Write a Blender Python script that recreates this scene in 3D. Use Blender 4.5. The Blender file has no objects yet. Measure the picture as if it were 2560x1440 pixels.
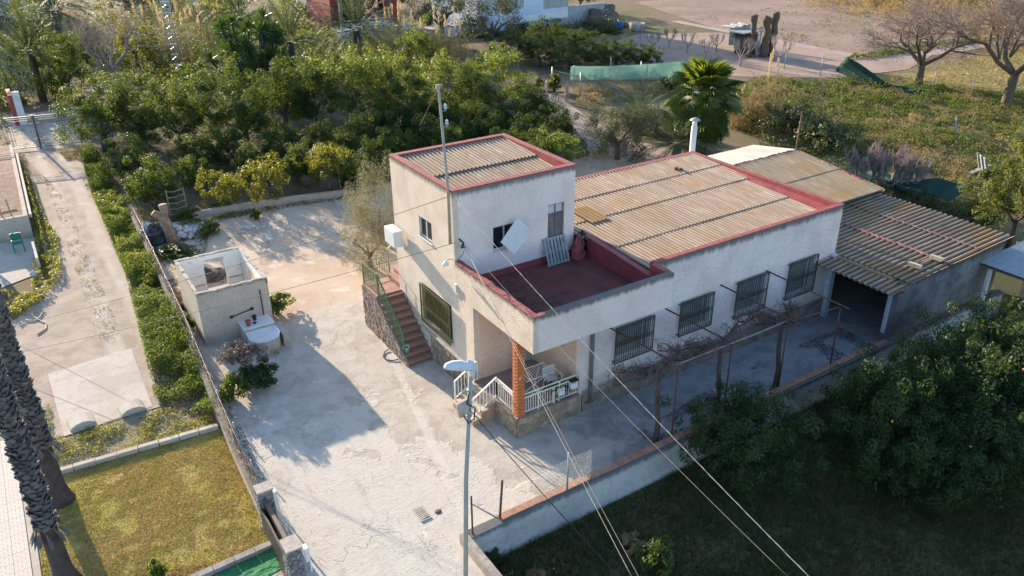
import bpy, bmesh, math, random
import numpy as np
from mathutils import Vector, Matrix
from mathutils.geometry import tessellate_polygon
R = math.radians
rnd = random.Random(7)
rng = np.random.default_rng(11)
scene = bpy.context.scene
C = scene.collection

# ------------------------------------------------------------------ camera
cam_d = bpy.data.cameras.new('camera')
cam = bpy.data.objects.new('camera', cam_d); C.objects.link(cam)
cam_d.sensor_width = 36.0; cam_d.lens = 28.04
cam_d.clip_start = 0.1; cam_d.clip_end = 1500
YAW, PITCH, ROLL = 0.5688, 0.4687, -0.0075
_r = Vector((math.cos(YAW), -math.sin(YAW), 0))
_d = Vector((math.cos(PITCH)*math.sin(YAW), math.cos(PITCH)*math.cos(YAW), -math.sin(PITCH)))
_u = _r.cross(_d)
_r2 = _r*math.cos(ROLL) + _u*math.sin(ROLL)
_u2 = _u*math.cos(ROLL) - _r*math.sin(ROLL)
m = Matrix.Identity(4)
for i in range(3):
    m[i][0] = _r2[i]; m[i][1] = _u2[i]; m[i][2] = -_d[i]
m[0][3], m[1][3], m[2][3] = -11.678, -21.886, 16.454
cam.matrix_world = m
scene.camera = cam

# ------------------------------------------------------------------ sky, sun, exposure
SUN_AZ, SUN_EL = -7.0, 15.0
w = bpy.data.worlds.new('World'); scene.world = w; w.use_nodes = True
nt = w.node_tree; nt.nodes.clear()
sky = nt.nodes.new('ShaderNodeTexSky'); sky.sky_type = 'NISHITA'; sky.sun_disc = False
sky.sun_elevation = R(SUN_EL); sky.sun_rotation = R(SUN_AZ); sky.air_density = 1.0; sky.dust_density = 0.6; sky.ozone_density = 2.2
bg = nt.nodes.new('ShaderNodeBackground'); bg.inputs['Strength'].default_value = 0.15
wo = nt.nodes.new('ShaderNodeOutputWorld')
nt.links.new(sky.outputs[0], bg.inputs[0]); nt.links.new(bg.outputs[0], wo.inputs[0])
sl = bpy.data.lights.new('sun', 'SUN'); sl.energy = 5.0; sl.angle = R(0.55); sl.color = (1.0, 0.83, 0.62)
so = bpy.data.objects.new('sun', sl); C.objects.link(so); so.location = (-5, 60, 40)
_s = Vector((math.sin(R(SUN_AZ))*math.cos(R(SUN_EL)), math.cos(R(SUN_AZ))*math.cos(R(SUN_EL)), math.sin(R(SUN_EL))))
so.rotation_euler = _s.to_track_quat('Z', 'Y').to_euler()
vs = scene.view_settings
vs.view_transform = 'Standard'; vs.look = 'None'; vs.gamma = 1.0; vs.use_curve_mapping = False
vs.exposure = 1.38
scene.cycles.max_bounces = 6; scene.cycles.diffuse_bounces = 3; scene.cycles.glossy_bounces = 2
scene.cycles.transmission_bounces = 3; scene.cycles.transparent_max_bounces = 8
scene.cycles.use_denoising = True

# ------------------------------------------------------------------ materials
MATS = {}
def _mat(name):
    mt = bpy.data.materials.new(name); mt.use_nodes = True
    nt = mt.node_tree; nt.nodes.clear(); MATS[name] = mt
    return mt, nt
def N(nt, t, **kw):
    n = nt.nodes.new(t)
    for k, v in kw.items():
        if k in n.inputs.keys(): n.inputs[k].default_value = v
        else: setattr(n, k, v)
    return n
def rgb(c): return (c[0], c[1], c[2], 1)
def mix(nt, fac, a, b, mode='MIX'):
    n = nt.nodes.new('ShaderNodeMix'); n.data_type = 'RGBA'; n.blend_type = mode
    for sock, v in ((n.inputs[0], fac), (n.inputs[6], a), (n.inputs[7], b)):
        if hasattr(v, 'is_output'): nt.links.new(v, sock)
        elif isinstance(v, (tuple, list)): sock.default_value = rgb(v)
        else: sock.default_value = v
    return n.outputs[2]
def ramp(nt, fac, lo, hi, smooth=True):
    n = nt.nodes.new('ShaderNodeMapRange'); n.clamp = True
    if smooth: n.interpolation_type = 'SMOOTHSTEP'
    nt.links.new(fac, n.inputs[0]); n.inputs[1].default_value = lo; n.inputs[2].default_value = hi
    return n.outputs[0]
def math_(nt, op, a, b=None):
    n = nt.nodes.new('ShaderNodeMath'); n.operation = op
    for i, v in enumerate((a, b)):
        if v is None: continue
        if hasattr(v, 'is_output'): nt.links.new(v, n.inputs[i])
        else: n.inputs[i].default_value = v
    return n.outputs[0]
def coords(nt, world=True, scale=None):
    if world: o = nt.nodes.new('ShaderNodeNewGeometry').outputs['Position']
    else: o = nt.nodes.new('ShaderNodeTexCoord').outputs['Object']
    if scale:
        mp = nt.nodes.new('ShaderNodeMapping'); mp.inputs['Scale'].default_value = scale
        nt.links.new(o, mp.inputs[0]); o = mp.outputs[0]
    return o
def noise(nt, vec, scale, detail=4, rough=0.55, dist=0.0):
    n = nt.nodes.new('ShaderNodeTexNoise'); n.inputs['Scale'].default_value = scale
    n.inputs['Detail'].default_value = detail; n.inputs['Roughness'].default_value = rough
    n.inputs['Distortion'].default_value = dist
    nt.links.new(vec, n.inputs['Vector']); return n.outputs[0]
def voro_edge(nt, vec, scale):
    n = nt.nodes.new('ShaderNodeTexVoronoi'); n.feature = 'DISTANCE_TO_EDGE'; n.inputs['Scale'].default_value = scale
    nt.links.new(vec, n.inputs['Vector']); return n.outputs[0]
def finish(nt, col, rough=0.85, bump=None, bstr=0.3, bdist=0.02, metal=0.0, spec=0.3):
    p = nt.nodes.new('ShaderNodeBsdfPrincipled'); o = nt.nodes.new('ShaderNodeOutputMaterial')
    if hasattr(col, 'is_output'): nt.links.new(col, p.inputs['Base Color'])
    else: p.inputs['Base Color'].default_value = rgb(col)
    p.inputs['Roughness'].default_value = rough; p.inputs['Metallic'].default_value = metal
    p.inputs['Specular IOR Level'].default_value = spec
    if bump is not None:
        b = nt.nodes.new('ShaderNodeBump'); b.inputs['Strength'].default_value = bstr; b.inputs['Distance'].default_value = bdist
        nt.links.new(bump, b.inputs['Height']); nt.links.new(b.outputs[0], p.inputs['Normal'])
    nt.links.new(p.outputs[0], o.inputs[0]); return p
def simple(name, c1, c2=None, scale=3.0, rough=0.85, bstr=0.25, bscale=20, bdist=0.01, metal=0.0, world=True, spec=0.3, objvar=0.0, lo=.35, hi=.65):
    mt, nt = _mat(name); v = coords(nt, world)
    c2 = c2 or tuple(x*0.75 for x in c1)
    col = mix(nt, ramp(nt, noise(nt, v, scale, 5), lo, hi), c1, c2)
    if objvar:
        oi = nt.nodes.new('ShaderNodeObjectInfo')
        col = mix(nt, math_(nt, 'MULTIPLY', oi.outputs['Random'], objvar), col, tuple(x*0.35 for x in c2))
    finish(nt, col, rough, noise(nt, v, bscale, 4) if bstr else None, bstr, bdist, metal, spec)
    return mt
def stucco(name, base, dark, stain, ztop, coarse=14, bstr=0.9, bdist=0.04, depth=0.55, zlow=None):
    mt, nt = _mat(name); v = coords(nt)
    big = noise(nt, v, 0.9, 4); col = mix(nt, ramp(nt, big, .35, .7), base, dark)
    fine = noise(nt, v, coarse*1.6, 3, .7); col = mix(nt, math_(nt, 'MULTIPLY', ramp(nt, fine, .48, .68), .5), col, tuple(x*.66 for x in dark))
    sx = nt.nodes.new('ShaderNodeSeparateXYZ'); nt.links.new(v, sx.inputs[0]); z = sx.outputs[2]
    st = noise(nt, coords(nt, True, (5.5, 5.5, .7)), 1.0, 5, .65)
    st2 = noise(nt, v, 7, 3)
    m1 = ramp(nt, z, ztop-depth, ztop+.02)
    mk = ramp(nt, math_(nt, 'ADD', math_(nt, 'MULTIPLY', m1, .62), math_(nt, 'ADD', math_(nt, 'MULTIPLY', st, .55), math_(nt, 'MULTIPLY', st2, .15))), .56, .92)
    col = mix(nt, math_(nt, 'MULTIPLY', mk, .85), col, stain)
    if zlow is not None:
        m2 = ramp(nt, z, zlow+.9, zlow)
        mk2 = ramp(nt, math_(nt, 'ADD', math_(nt, 'MULTIPLY', m2, .5), math_(nt, 'MULTIPLY', big, .5)), .5, .8)
        col = mix(nt, math_(nt, 'MULTIPLY', mk2, .5), col, tuple(x*.6 for x in dark))
    h = math_(nt, 'ADD', noise(nt, v, coarse, 3, .6), math_(nt, 'MULTIPLY', noise(nt, v, coarse*3.1, 2), .35))
    finish(nt, col, .95, h, bstr, bdist, spec=.1); return mt
def foliage(name, dark, light, trans, tfac=0.4, rough=0.5, spec=0.35, objvar=True, accent=None, acc=.12):
    mt, nt = _mat(name)
    g = nt.nodes.new('ShaderNodeNewGeometry'); col = mix(nt, g.outputs['Random Per Island'], dark, light)
    tcol = mix(nt, g.outputs['Random Per Island'], tuple(x*.75 for x in trans), trans)
    if accent:
        f = ramp(nt, g.outputs['Random Per Island'], 1-acc, 1-acc+.02, False)
        col = mix(nt, f, col, accent); tcol = mix(nt, f, tcol, accent)
    if objvar:
        oi = nt.nodes.new('ShaderNodeObjectInfo')
        f = math_(nt, 'MULTIPLY', oi.outputs['Random'], .35)
        col = mix(nt, f, col, (light[0]*1.05, light[1]*.95, light[2]*.9))
    p = nt.nodes.new('ShaderNodeBsdfPrincipled'); nt.links.new(col, p.inputs['Base Color'])
    p.inputs['Roughness'].default_value = rough; p.inputs['Specular IOR Level'].default_value = spec
    t = nt.nodes.new('ShaderNodeBsdfTranslucent'); nt.links.new(tcol, t.inputs[0])
    mx = nt.nodes.new('ShaderNodeMixShader'); mx.inputs[0].default_value = tfac
    nt.links.new(p.outputs[0], mx.inputs[1]); nt.links.new(t.outputs[0], mx.inputs[2])
    o = nt.nodes.new('ShaderNodeOutputMaterial'); nt.links.new(mx.outputs[0], o.inputs[0]); return mt

# ------------------------------------------------------------------ object helpers
ROOTS = {}
def root_loc(o):
    while o.parent: o = o.parent
    return o.location
def props(o, label=None, cat=None, group=None, kind=None):
    if label: o['label'] = label
    if cat: o['category'] = cat
    if group: o['group'] = group
    if kind: o['kind'] = kind
    return o
def thing(name, label, cat, loc=(0, 0, 0), group=None):
    o = bpy.data.objects.new(name, None); o.empty_display_size = .2; C.objects.link(o); o.location = loc
    return props(o, label, cat, group)
def link(name, me, parent=None, loc=(0, 0, 0), rot=(0, 0, 0), scl=(1, 1, 1)):
    o = bpy.data.objects.new(name, me); C.objects.link(o)
    if parent: o.parent = parent
    o.location = loc; o.rotation_euler = rot; o.scale = scl
    return o
class MB:
    def __init__(s): s.v = []; s.f = []; s.sm = []
    def add(s, vs, fs, smooth=False):
        b = len(s.v); s.v += [tuple(p) for p in vs]
        for f in fs: s.f.append(tuple(i+b for i in f)); s.sm.append(smooth)
        return s
    def box(s, a, b):
        x0, y0, z0 = a; x1, y1, z1 = b
        x0, x1 = min(x0, x1), max(x0, x1); y0, y1 = min(y0, y1), max(y0, y1); z0, z1 = min(z0, z1), max(z0, z1)
        return s.add([(x0,y0,z0),(x1,y0,z0),(x1,y1,z0),(x0,y1,z0),(x0,y0,z1),(x1,y0,z1),(x1,y1,z1),(x0,y1,z1)],
              [(3,2,1,0),(4,5,6,7),(0,1,5,4),(1,2,6,5),(2,3,7,6),(3,0,4,7)])
    def obox(s, c, ax, ay, az):      # centre and three half axes
        c, ax, ay, az = map(Vector, (c, ax, ay, az))
        P = [c+ax*i+ay*j+az*k for k in (-1, 1) for (i, j) in ((-1,-1),(1,-1),(1,1),(-1,1))]
        return s.add(P, [(3,2,1,0),(4,5,6,7),(0,1,5,4),(1,2,6,5),(2,3,7,6),(3,0,4,7)])
    def bar(s, p, q, w, h=None, up=(0, 0, 1)):
        p, q = Vector(p), Vector(q); d = (q-p); L = d.length; d.normalize(); up = Vector(up)
        if abs(d.dot(up)) > .98: up = Vector((0, 1, 0))
        r = d.cross(up).normalized(); u = r.cross(d)
        return s.obox((p+q)/2, d*(L/2), r*(w/2), u*((h or w)/2))
    def tube(s, pts, rad, n=6, cap=True, smooth=True):
        pts = [Vector(p) for p in pts]; k = len(pts)
        rad = rad if hasattr(rad, '__len__') else [rad]*k
        vs = []; fs = []; prev = None
        for i, p in enumerate(pts):
            d = (pts[min(i+1, k-1)] - pts[max(i-1, 0)])
            if d.length < 1e-9: d = Vector((0, 0, 1))
            d.normalize()
            if prev is None:
                a = Vector((0, 0, 1)) if abs(d.z) < .9 else Vector((1, 0, 0)); r = d.cross(a).normalized()
            else:
                r = (prev - d*prev.dot(d)); r = r.normalized() if r.length > 1e-6 else d.orthogonal().normalized()
            prev = r; u = d.cross(r)
            for j in range(n):
                t = 2*math.pi*j/n; vs.append(p + (r*math.cos(t)+u*math.sin(t))*rad[i])
        for i in range(k-1):
            for j in range(n):
                a = i*n+j; b = i*n+(j+1) % n; fs.append((a, b, b+n, a+n))
        if cap: fs.append(tuple(range(n-1, -1, -1))); fs.append(tuple((k-1)*n+j for j in range(n)))
        return s.add(vs, fs, smooth)
    def lathe(s, prof, n=16, c=(0, 0, 0), smooth=True):
        vs = []; fs = []; k = len(prof)
        for r, z in prof:
            for j in range(n):
                t = 2*math.pi*j/n; vs.append((c[0]+r*math.cos(t), c[1]+r*math.sin(t), c[2]+z))
        for i in range(k-1):
            for j in range(n):
                a = i*n+j; b = i*n+(j+1) % n; fs.append((a, b, b+n, a+n))
        fs.append(tuple(range(n-1, -1, -1))); fs.append(tuple((k-1)*n+j for j in range(n)))
        return s.add(vs, fs, smooth)
    def prism(s, poly, z0, z1):
        n = len(poly); vs = [(p[0], p[1], z0) for p in poly]+[(p[0], p[1], z1) for p in poly]
        return s.add(vs, [tuple(range(n-1, -1, -1)), tuple(range(n, 2*n))]+[(i, (i+1) % n, n+(i+1) % n, n+i) for i in range(n)])
    def extr(s, P, d):                # polygon of 3-D points swept along d
        n = len(P); P = [Vector(p) for p in P]; d = Vector(d)
        return s.add(P+[p+d for p in P], [tuple(range(n-1, -1, -1)), tuple(range(n, 2*n))]+[(i, (i+1) % n, n+(i+1) % n, n+i) for i in range(n)])
    def mesh(s, name, mat, off=(0, 0, 0)):
        me = bpy.data.meshes.new(name)
        me.from_pydata([(a-off[0], b-off[1], c-off[2]) for a, b, c in s.v], [], s.f); me.materials.append(mat)
        me.polygons.foreach_set('use_smooth', s.sm)
        bm = bmesh.new(); bm.from_mesh(me); bmesh.ops.recalc_face_normals(bm, faces=bm.faces); bm.to_mesh(me); bm.free()
        return me
    def build(s, name, mat, parent=None, label=None, cat=None, kind=None, group=None, bevel=0, loc=None):
        off = root_loc(parent) if parent else (loc or (0, 0, 0))
        o = link(name, s.mesh(name, mat, off), parent)
        if not parent and loc: o.location = loc
        if bevel:
            b = o.modifiers.new('b', 'BEVEL'); b.width = bevel; b.segments = 2; b.limit_method = 'ANGLE'
        return props(o, label, cat, group, kind)
def sheet(name, poly, z, mat, kind='structure', sub=0, parent=None):
    P = [(p[0], p[1], z) for p in poly]
    T = tessellate_polygon([[Vector(p) for p in P]])
    F = []
    for t in T:
        a, b, c = [Vector(P[i]) for i in t]
        F.append(tuple(t) if (b-a).cross(c-a).z > 0 else tuple(reversed(t)))
    me = bpy.data.meshes.new(name); me.from_pydata(P, [], F); me.materials.append(mat)
    o = link(name, me, parent)
    if kind: o['kind'] = kind
    return o
def wall(mb, p0, p1, z0, z1, th, holes=(), inward=None):
    """vertical wall from p0 to p1 (outer face), thickness th to the left of p0->p1, rectangular holes (u0,u1,za,zb)"""
    p0 = Vector((p0[0], p0[1])); p1 = Vector((p1[0], p1[1])); L = (p1-p0).length; d = (p1-p0)/L; n = Vector((-d.y, d.x))*th
    us = sorted({0, L, *[h[0] for h in holes], *[h[1] for h in holes]}); zs = sorted({z0, z1, *[h[2] for h in holes], *[h[3] for h in holes]})
    us = [u for u in us if 0 <= u <= L]; zs = [z for z in zs if z0 <= z <= z1]
    def solid(i, j):
        if i < 0 or j < 0 or i >= len(us)-1 or j >= len(zs)-1: return False
        u = (us[i]+us[i+1])/2; z = (zs[j]+zs[j+1])/2
        return not any(h[0] < u < h[1] and h[2] < z < h[3] for h in holes)
    def P(u, z, k): q = p0+d*u+n*k; return (q.x, q.y, z)
    for i in range(len(us)-1):
        for j in range(len(zs)-1):
            if not solid(i, j): continue
            a, b, c, e = us[i], us[i+1], zs[j], zs[j+1]
            mb.add([P(a,c,0),P(b,c,0),P(b,e,0),P(a,e,0)], [(0,1,2,3)]); mb.add([P(a,c,1),P(b,c,1),P(b,e,1),P(a,e,1)], [(3,2,1,0)])
            if not solid(i-1, j): mb.add([P(a,c,0),P(a,e,0),P(a,e,1),P(a,c,1)], [(0,1,2,3)])
            if not solid(i+1, j): mb.add([P(b,c,0),P(b,e,0),P(b,e,1),P(b,c,1)], [(3,2,1,0)])
            if not solid(i, j-1): mb.add([P(a,c,0),P(b,c,0),P(b,c,1),P(a,c,1)], [(3,2,1,0)])
            if not solid(i, j+1): mb.add([P(a,e,0),P(b,e,0),P(b,e,1),P(a,e,1)], [(0,1,2,3)])
    return mb
def quads(name, V, mat, parent=None, nper=4, smooth=False, mesh_only=False, loc=None):
    """V: (n, nper, 3) loose faces"""
    V = np.asarray(V, dtype=np.float32)
    if parent is not None and not mesh_only: V = V - np.array(root_loc(parent), dtype=np.float32)
    n = V.shape[0]; me = bpy.data.meshes.new(name)
    me.vertices.add(n*nper); me.vertices.foreach_set('co', V.reshape(-1))
    me.loops.add(n*nper); me.loops.foreach_set('vertex_index', np.arange(n*nper, dtype=np.int32))
    me.polygons.add(n); me.polygons.foreach_set('loop_start', np.arange(0, n*nper, nper, dtype=np.int32))
    try: me.polygons.foreach_set('loop_total', np.full(n, nper, dtype=np.int32))
    except Exception: pass
    me.update(calc_edges=True); me.materials.append(mat)
    if mesh_only: return me
    return link(name, me, parent)
def unit(a): return a/np.maximum(np.linalg.norm(a, axis=-1, keepdims=True), 1e-9)
def leafquads(P, Nn, L, W, rg, up=None, fold=.15):
    n = len(P); Nn = unit(Nn); t = rg.normal(size=(n, 3)) if up is None else up + .25*rg.normal(size=(n, 3))
    t = unit(t - (t*Nn).sum(1, keepdims=True)*Nn); b = np.cross(Nn, t)
    L = np.broadcast_to(np.asarray(L, float), (n,))[:, None]; W = np.broadcast_to(np.asarray(W, float), (n,))[:, None]
    return np.stack([P - t*L/2, P + b*W/2 + Nn*W*fold - t*L*.05, P + t*L/2, P - b*W/2 + Nn*W*fold - t*L*.05], 1)
def inpoly(x, y, poly):
    ins = np.zeros(len(x), bool); n = len(poly); j = n-1
    for i in range(n):
        xi, yi = poly[i][:2]; xj, yj = poly[j][:2]
        c = ((yi > y) != (yj > y)) & (x < (xj-xi)*(y-yi)/((yj-yi)+1e-12)+xi); ins ^= c; j = i
    return ins
def scatter(poly, n, rg):
    P = np.array([p[:2] for p in poly]); lo = P.min(0); hi = P.max(0); out = []; tot = 0
    while tot < n:
        q = lo+(hi-lo)*rg.random((n*2, 2)); q = q[inpoly(q[:, 0], q[:, 1], poly)]; out.append(q); tot += len(q)
    return np.concatenate(out)[:n]
_NG = np.random.default_rng(3).random((64, 64))
def vnoise(x, y, s):
    x, y = np.asarray(x)*.83+np.asarray(y)*.557, np.asarray(y)*.83-np.asarray(x)*.557; x, y = x+.5*s*np.sin(y/s*1.7), y+.5*s*np.sin(x/s*1.3+1)
    x = x/s; y = y/s; i = np.floor(x).astype(int); j = np.floor(y).astype(int); fx = x-i; fy = y-j
    fx = fx*fx*(3-2*fx); fy = fy*fy*(3-2*fy); g = lambda a, b: _NG[a % 64, b % 64]
    return (g(i, j)*(1-fx)+g(i+1, j)*fx)*(1-fy)+(g(i, j+1)*(1-fx)+g(i+1, j+1)*fx)*fy
def blades(P, H, Wd, rg, lean=.5, name='grass', mat=None, parent=None, clumpdir=None):
    n = len(P); a = rg.random(n)*2*np.pi; H = np.broadcast_to(np.asarray(H, float), (n,)); Wd = np.broadcast_to(np.asarray(Wd, float), (n,))
    b = np.stack([np.cos(a), np.sin(a), 0*a], 1)*Wd[:, None]/2
    a2 = rg.random(n)*2*np.pi; le = lean*H*rg.random(n)
    tip = P+np.stack([np.cos(a2)*le, np.sin(a2)*le, H], 1)
    return quads(name, np.stack([P-b, P+b, tip], 1), mat, parent, 3)

# ------------------------------------------------------------------ material library
def ground_mat(name, c1, c2, c3, s1=.25, s2=2.2, bscale=30, bstr=.5, bdist=.03, lo=.4, hi=.62, pebble=None):
    mt, nt = _mat(name); v = coords(nt)
    col = mix(nt, ramp(nt, noise(nt, v, s1, 5), lo, hi), c1, c2)
    col = mix(nt, math_(nt, 'MULTIPLY', ramp(nt, noise(nt, v, s2, 6, .65), .48, .72), .75), col, c3)
    f = noise(nt, v, bscale*1.7, 3, .7); col = mix(nt, math_(nt, 'MULTIPLY', ramp(nt, f, .55, .7), .35), col, tuple(x*.55 for x in c3))
    if pebble:
        col = mix(nt, math_(nt, 'MULTIPLY', ramp(nt, noise(nt, v, 14, 2), .66, .72), .6), col, pebble)
    h = math_(nt, 'ADD', noise(nt, v, bscale, 5, .7), math_(nt, 'MULTIPLY', noise(nt, v, s2, 4), 1.2))
    finish(nt, col, .95, h, bstr, bdist, spec=.1); return mt
TRC, TRK = -1.96, .219
def courtyard_mat():
    mt, nt = _mat('courtyard'); v = coords(nt)
    sx = nt.nodes.new('ShaderNodeSeparateXYZ'); nt.links.new(v, sx.inputs[0]); X, Y = sx.outputs[0], sx.outputs[1]
    big = noise(nt, v, .28, 5, .6); mid = noise(nt, v, 1.3, 6, .65, .6); fin = noise(nt, v, 9, 5, .7)
    conc = mix(nt, ramp(nt, mid, .38, .66), (.52, .465, .40), (.41, .36, .305))
    conc = mix(nt, math_(nt, 'MULTIPLY', ramp(nt, fin, .52, .7), .35), conc, (.33, .29, .245))
    # newer pale screed skim, brushed, peeling to the older slab
    ym = ramp(nt, Y, 5.0, -6.0, False); xm = ramp(nt, X, 1.5, -6.5, False)
    pk = math_(nt, 'ADD', math_(nt, 'MULTIPLY', math_(nt, 'MULTIPLY', ym, xm), .55), math_(nt, 'MULTIPLY', noise(nt, v, .55, 7, .62, .3), .9))
    pm = ramp(nt, pk, .63, .655)
    col = mix(nt, pm, conc, mix(nt, mid, (.60, .555, .49), (.49, .45, .39)))
    pk2 = ramp(nt, noise(nt, v, 1.1, 8, .62, .8), .665, .675)
    near = math_(nt, 'MULTIPLY', ramp(nt, Y, 9, 6), ramp(nt, X, 2, -1))
    col = mix(nt, math_(nt, 'MULTIPLY', math_(nt, 'MULTIPLY', pk2, near), .9), col, (.66, .62, .56))
    tl = math_(nt, 'ABSOLUTE', math_(nt, 'SUBTRACT', math_(nt, 'ADD', X, math_(nt, 'MULTIPLY', Y, -TRK)), TRC))
    trk = math_(nt, 'MULTIPLY', ramp(nt, math_(nt, 'ADD', tl, math_(nt, 'MULTIPLY', mid, .12)), .26, .17), ramp(nt, noise(nt, v, .9, 4), .36, .5))
    col = mix(nt, math_(nt, 'MULTIPLY', trk, .55), col, (.62, .57, .51))
    st_ = noise(nt, coords(nt, True, (1.6, .35, 1)), 1.0, 5, .6)
    col = mix(nt, math_(nt, 'MULTIPLY', ramp(nt, st_, .55, .72), .4), col, (.34, .30, .255))
    # patio side: same concrete greyed and darkened, house shade put into the colour
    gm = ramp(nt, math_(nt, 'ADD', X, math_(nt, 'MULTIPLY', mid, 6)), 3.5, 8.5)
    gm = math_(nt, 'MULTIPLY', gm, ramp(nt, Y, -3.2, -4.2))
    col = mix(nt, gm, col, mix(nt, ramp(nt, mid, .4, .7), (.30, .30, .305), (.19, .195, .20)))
    # trodden earth towards the orchard
    sy = math_(nt, 'ADD', math_(nt, 'ADD', Y, math_(nt, 'MULTIPLY', big, 7)), math_(nt, 'MULTIPLY', mid, 2.2))
    sy = math_(nt, 'ADD', sy, math_(nt, 'MULTIPLY', X, -.15))
    sm = ramp(nt, sy, 12.2, 14.4)
    sand = mix(nt, ramp(nt, big, .4, .65), (.53, .425, .325), (.45, .335, .245))
    sand = mix(nt, math_(nt, 'MULTIPLY', ramp(nt, fin, .5, .7), .4), sand, (.36, .27, .20))
    sand = mix(nt, ramp(nt, noise(nt, v, .7, 6, .6), .56, .66), sand, (.56, .50, .43))
    col = mix(nt, sm, col, sand)
    # cracks
    dv = nt.nodes.new('ShaderNodeVectorMath'); dv.operation = 'ADD'
    nz = nt.nodes.new('ShaderNodeTexNoise'); nz.inputs['Scale'].default_value = 1.4; nz.inputs['Detail'].default_value = 9
    nt.links.new(v, nz.inputs['Vector'])
    sc = nt.nodes.new('ShaderNodeVectorMath'); sc.operation = 'SCALE'; sc.inputs['Scale'].default_value = 1.5; nt.links.new(nz.outputs['Color'], sc.inputs[0])
    nt.links.new(v, dv.inputs[0]); nt.links.new(sc.outputs[0], dv.inputs[1])
    e1 = voro_edge(nt, dv.outputs[0], .38); e2 = voro_edge(nt, dv.outputs[0], 1.05)
    c1 = ramp(nt, e1, .009, .001); c2 = math_(nt, 'MULTIPLY', ramp(nt, e2, .012, .001), ramp(nt, noise(nt, v, .5, 3), .52, .62))
    ck = math_(nt, 'MULTIPLY', math_(nt, 'MAXIMUM', math_(nt, 'MULTIPLY', c1, ramp(nt, noise(nt, v, .45, 3), .46, .6)), c2), math_(nt, 'SUBTRACT', 1.0, sm))
    col = mix(nt, math_(nt, 'MULTIPLY', ck, .55), col, (.2, .17, .14))
    brush = noise(nt, coords(nt, True, (1.1, 9, 1)), 1.6, 4, .6, 2.5)
    h = math_(nt, 'ADD', math_(nt, 'MULTIPLY', fin, .8), math_(nt, 'MULTIPLY', mid, 1.8))
    h = math_(nt, 'ADD', h, math_(nt, 'MULTIPLY', math_(nt, 'MULTIPLY', brush, pm), .9))
    h = math_(nt, 'SUBTRACT', h, math_(nt, 'MULTIPLY', ck, 1.2)); h = math_(nt, 'ADD', h, math_(nt, 'MULTIPLY', pm, .5))
    finish(nt, col, .9, h, .5, .022, spec=.15); return mt
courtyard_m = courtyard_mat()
soil_m = ground_mat('soil', (.16, .115, .08), (.12, .10, .06), (.22, .16, .11))
terrain_m = ground_mat('terrain', (.21, .15, .10), (.13, .125, .055), (.26, .20, .13), s1=.06, s2=.6)
def gravel_mat():
    mt, nt = _mat('gravel'); v = coords(nt); sx = nt.nodes.new('ShaderNodeSeparateXYZ'); nt.links.new(v, sx.inputs[0])
    mid = noise(nt, v, 1.1, 6, .65, .4); fin = noise(nt, v, 24, 4, .7); big = noise(nt, v, .3, 4)
    xx = math_(nt, 'ADD', sx.outputs[0], math_(nt, 'MULTIPLY', math_(nt, 'SUBTRACT', big, .5), 1.0))
    def band(c, w): return ramp(nt, math_(nt, 'ABSOLUTE', math_(nt, 'SUBTRACT', xx, c)), w, w*.3)
    tr = math_(nt, 'MAXIMUM', band(-10.3, .5), band(-9.0, .5))
    col = mix(nt, ramp(nt, mid, .38, .64), (.47, .385, .31), (.37, .295, .23))
    tm = math_(nt, 'MULTIPLY', tr, ramp(nt, math_(nt, 'ADD', mid, math_(nt, 'MULTIPLY', fin, .1)), .35, .75))
    col = mix(nt, tm, col, (.58, .51, .44))
    col = mix(nt, math_(nt, 'MULTIPLY', ramp(nt, fin, .52, .68), .45), col, (.24, .185, .14))
    col = mix(nt, math_(nt, 'MULTIPLY', ramp(nt, noise(nt, v, 3.3, 5, .7), .58, .7), .5), col, (.33, .26, .19))
    col = mix(nt, math_(nt, 'MULTIPLY', ramp(nt, noise(nt, v, 17, 2), .66, .72), .7), col, (.66, .61, .56))
    finish(nt, col, .95, math_(nt, 'ADD', noise(nt, v, 38, 5, .75), math_(nt, 'MULTIPLY', mid, 1.5)), .7, .03, spec=.1); return mt
gravel_m = gravel_mat()
slab_m = ground_mat('slab', (.55, .485, .415), (.47, .405, .34), (.38, .325, .275), s1=.6, s2=3, bscale=18, bstr=.3, bdist=.015)
plough_m = ground_mat('ploughed earth', (.36, .255, .205), (.29, .205, .16), (.22, .165, .12), s1=.12, s2=1.4, bscale=6, bstr=.8, bdist=.12)
path_m = ground_mat('path', (.42, .34, .29), (.36, .28, .24), (.28, .22, .18), s1=.3, s2=2)
lawn_soil_m = ground_mat('lawn soil', (.44, .33, .14), (.38, .33, .10), (.27, .21, .08), s1=.6, s2=3)
field_soil_m = ground_mat('field soil', (.105, .105, .05), (.15, .13, .065), (.07, .075, .035), s1=.5, s2=2.5)
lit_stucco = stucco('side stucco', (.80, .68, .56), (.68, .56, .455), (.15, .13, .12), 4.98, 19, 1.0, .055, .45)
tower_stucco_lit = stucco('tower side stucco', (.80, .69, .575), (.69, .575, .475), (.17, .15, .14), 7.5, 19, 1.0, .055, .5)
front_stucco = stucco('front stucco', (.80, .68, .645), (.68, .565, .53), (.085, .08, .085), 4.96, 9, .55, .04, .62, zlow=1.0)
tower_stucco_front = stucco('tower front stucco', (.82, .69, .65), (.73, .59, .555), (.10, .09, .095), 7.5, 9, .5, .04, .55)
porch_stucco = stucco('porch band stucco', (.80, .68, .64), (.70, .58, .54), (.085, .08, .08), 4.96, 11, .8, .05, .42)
smooth_plaster = stucco('porch plaster', (.68, .50, .385), (.6, .44, .34), (.35, .25, .2), 9, 5, .15, .01)
garage_wall_m = stucco('garage render', (.22, .215, .215), (.105, .105, .11), (.05, .05, .055), 3.0, 3, .4, .03, 1.0, zlow=.2)
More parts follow.
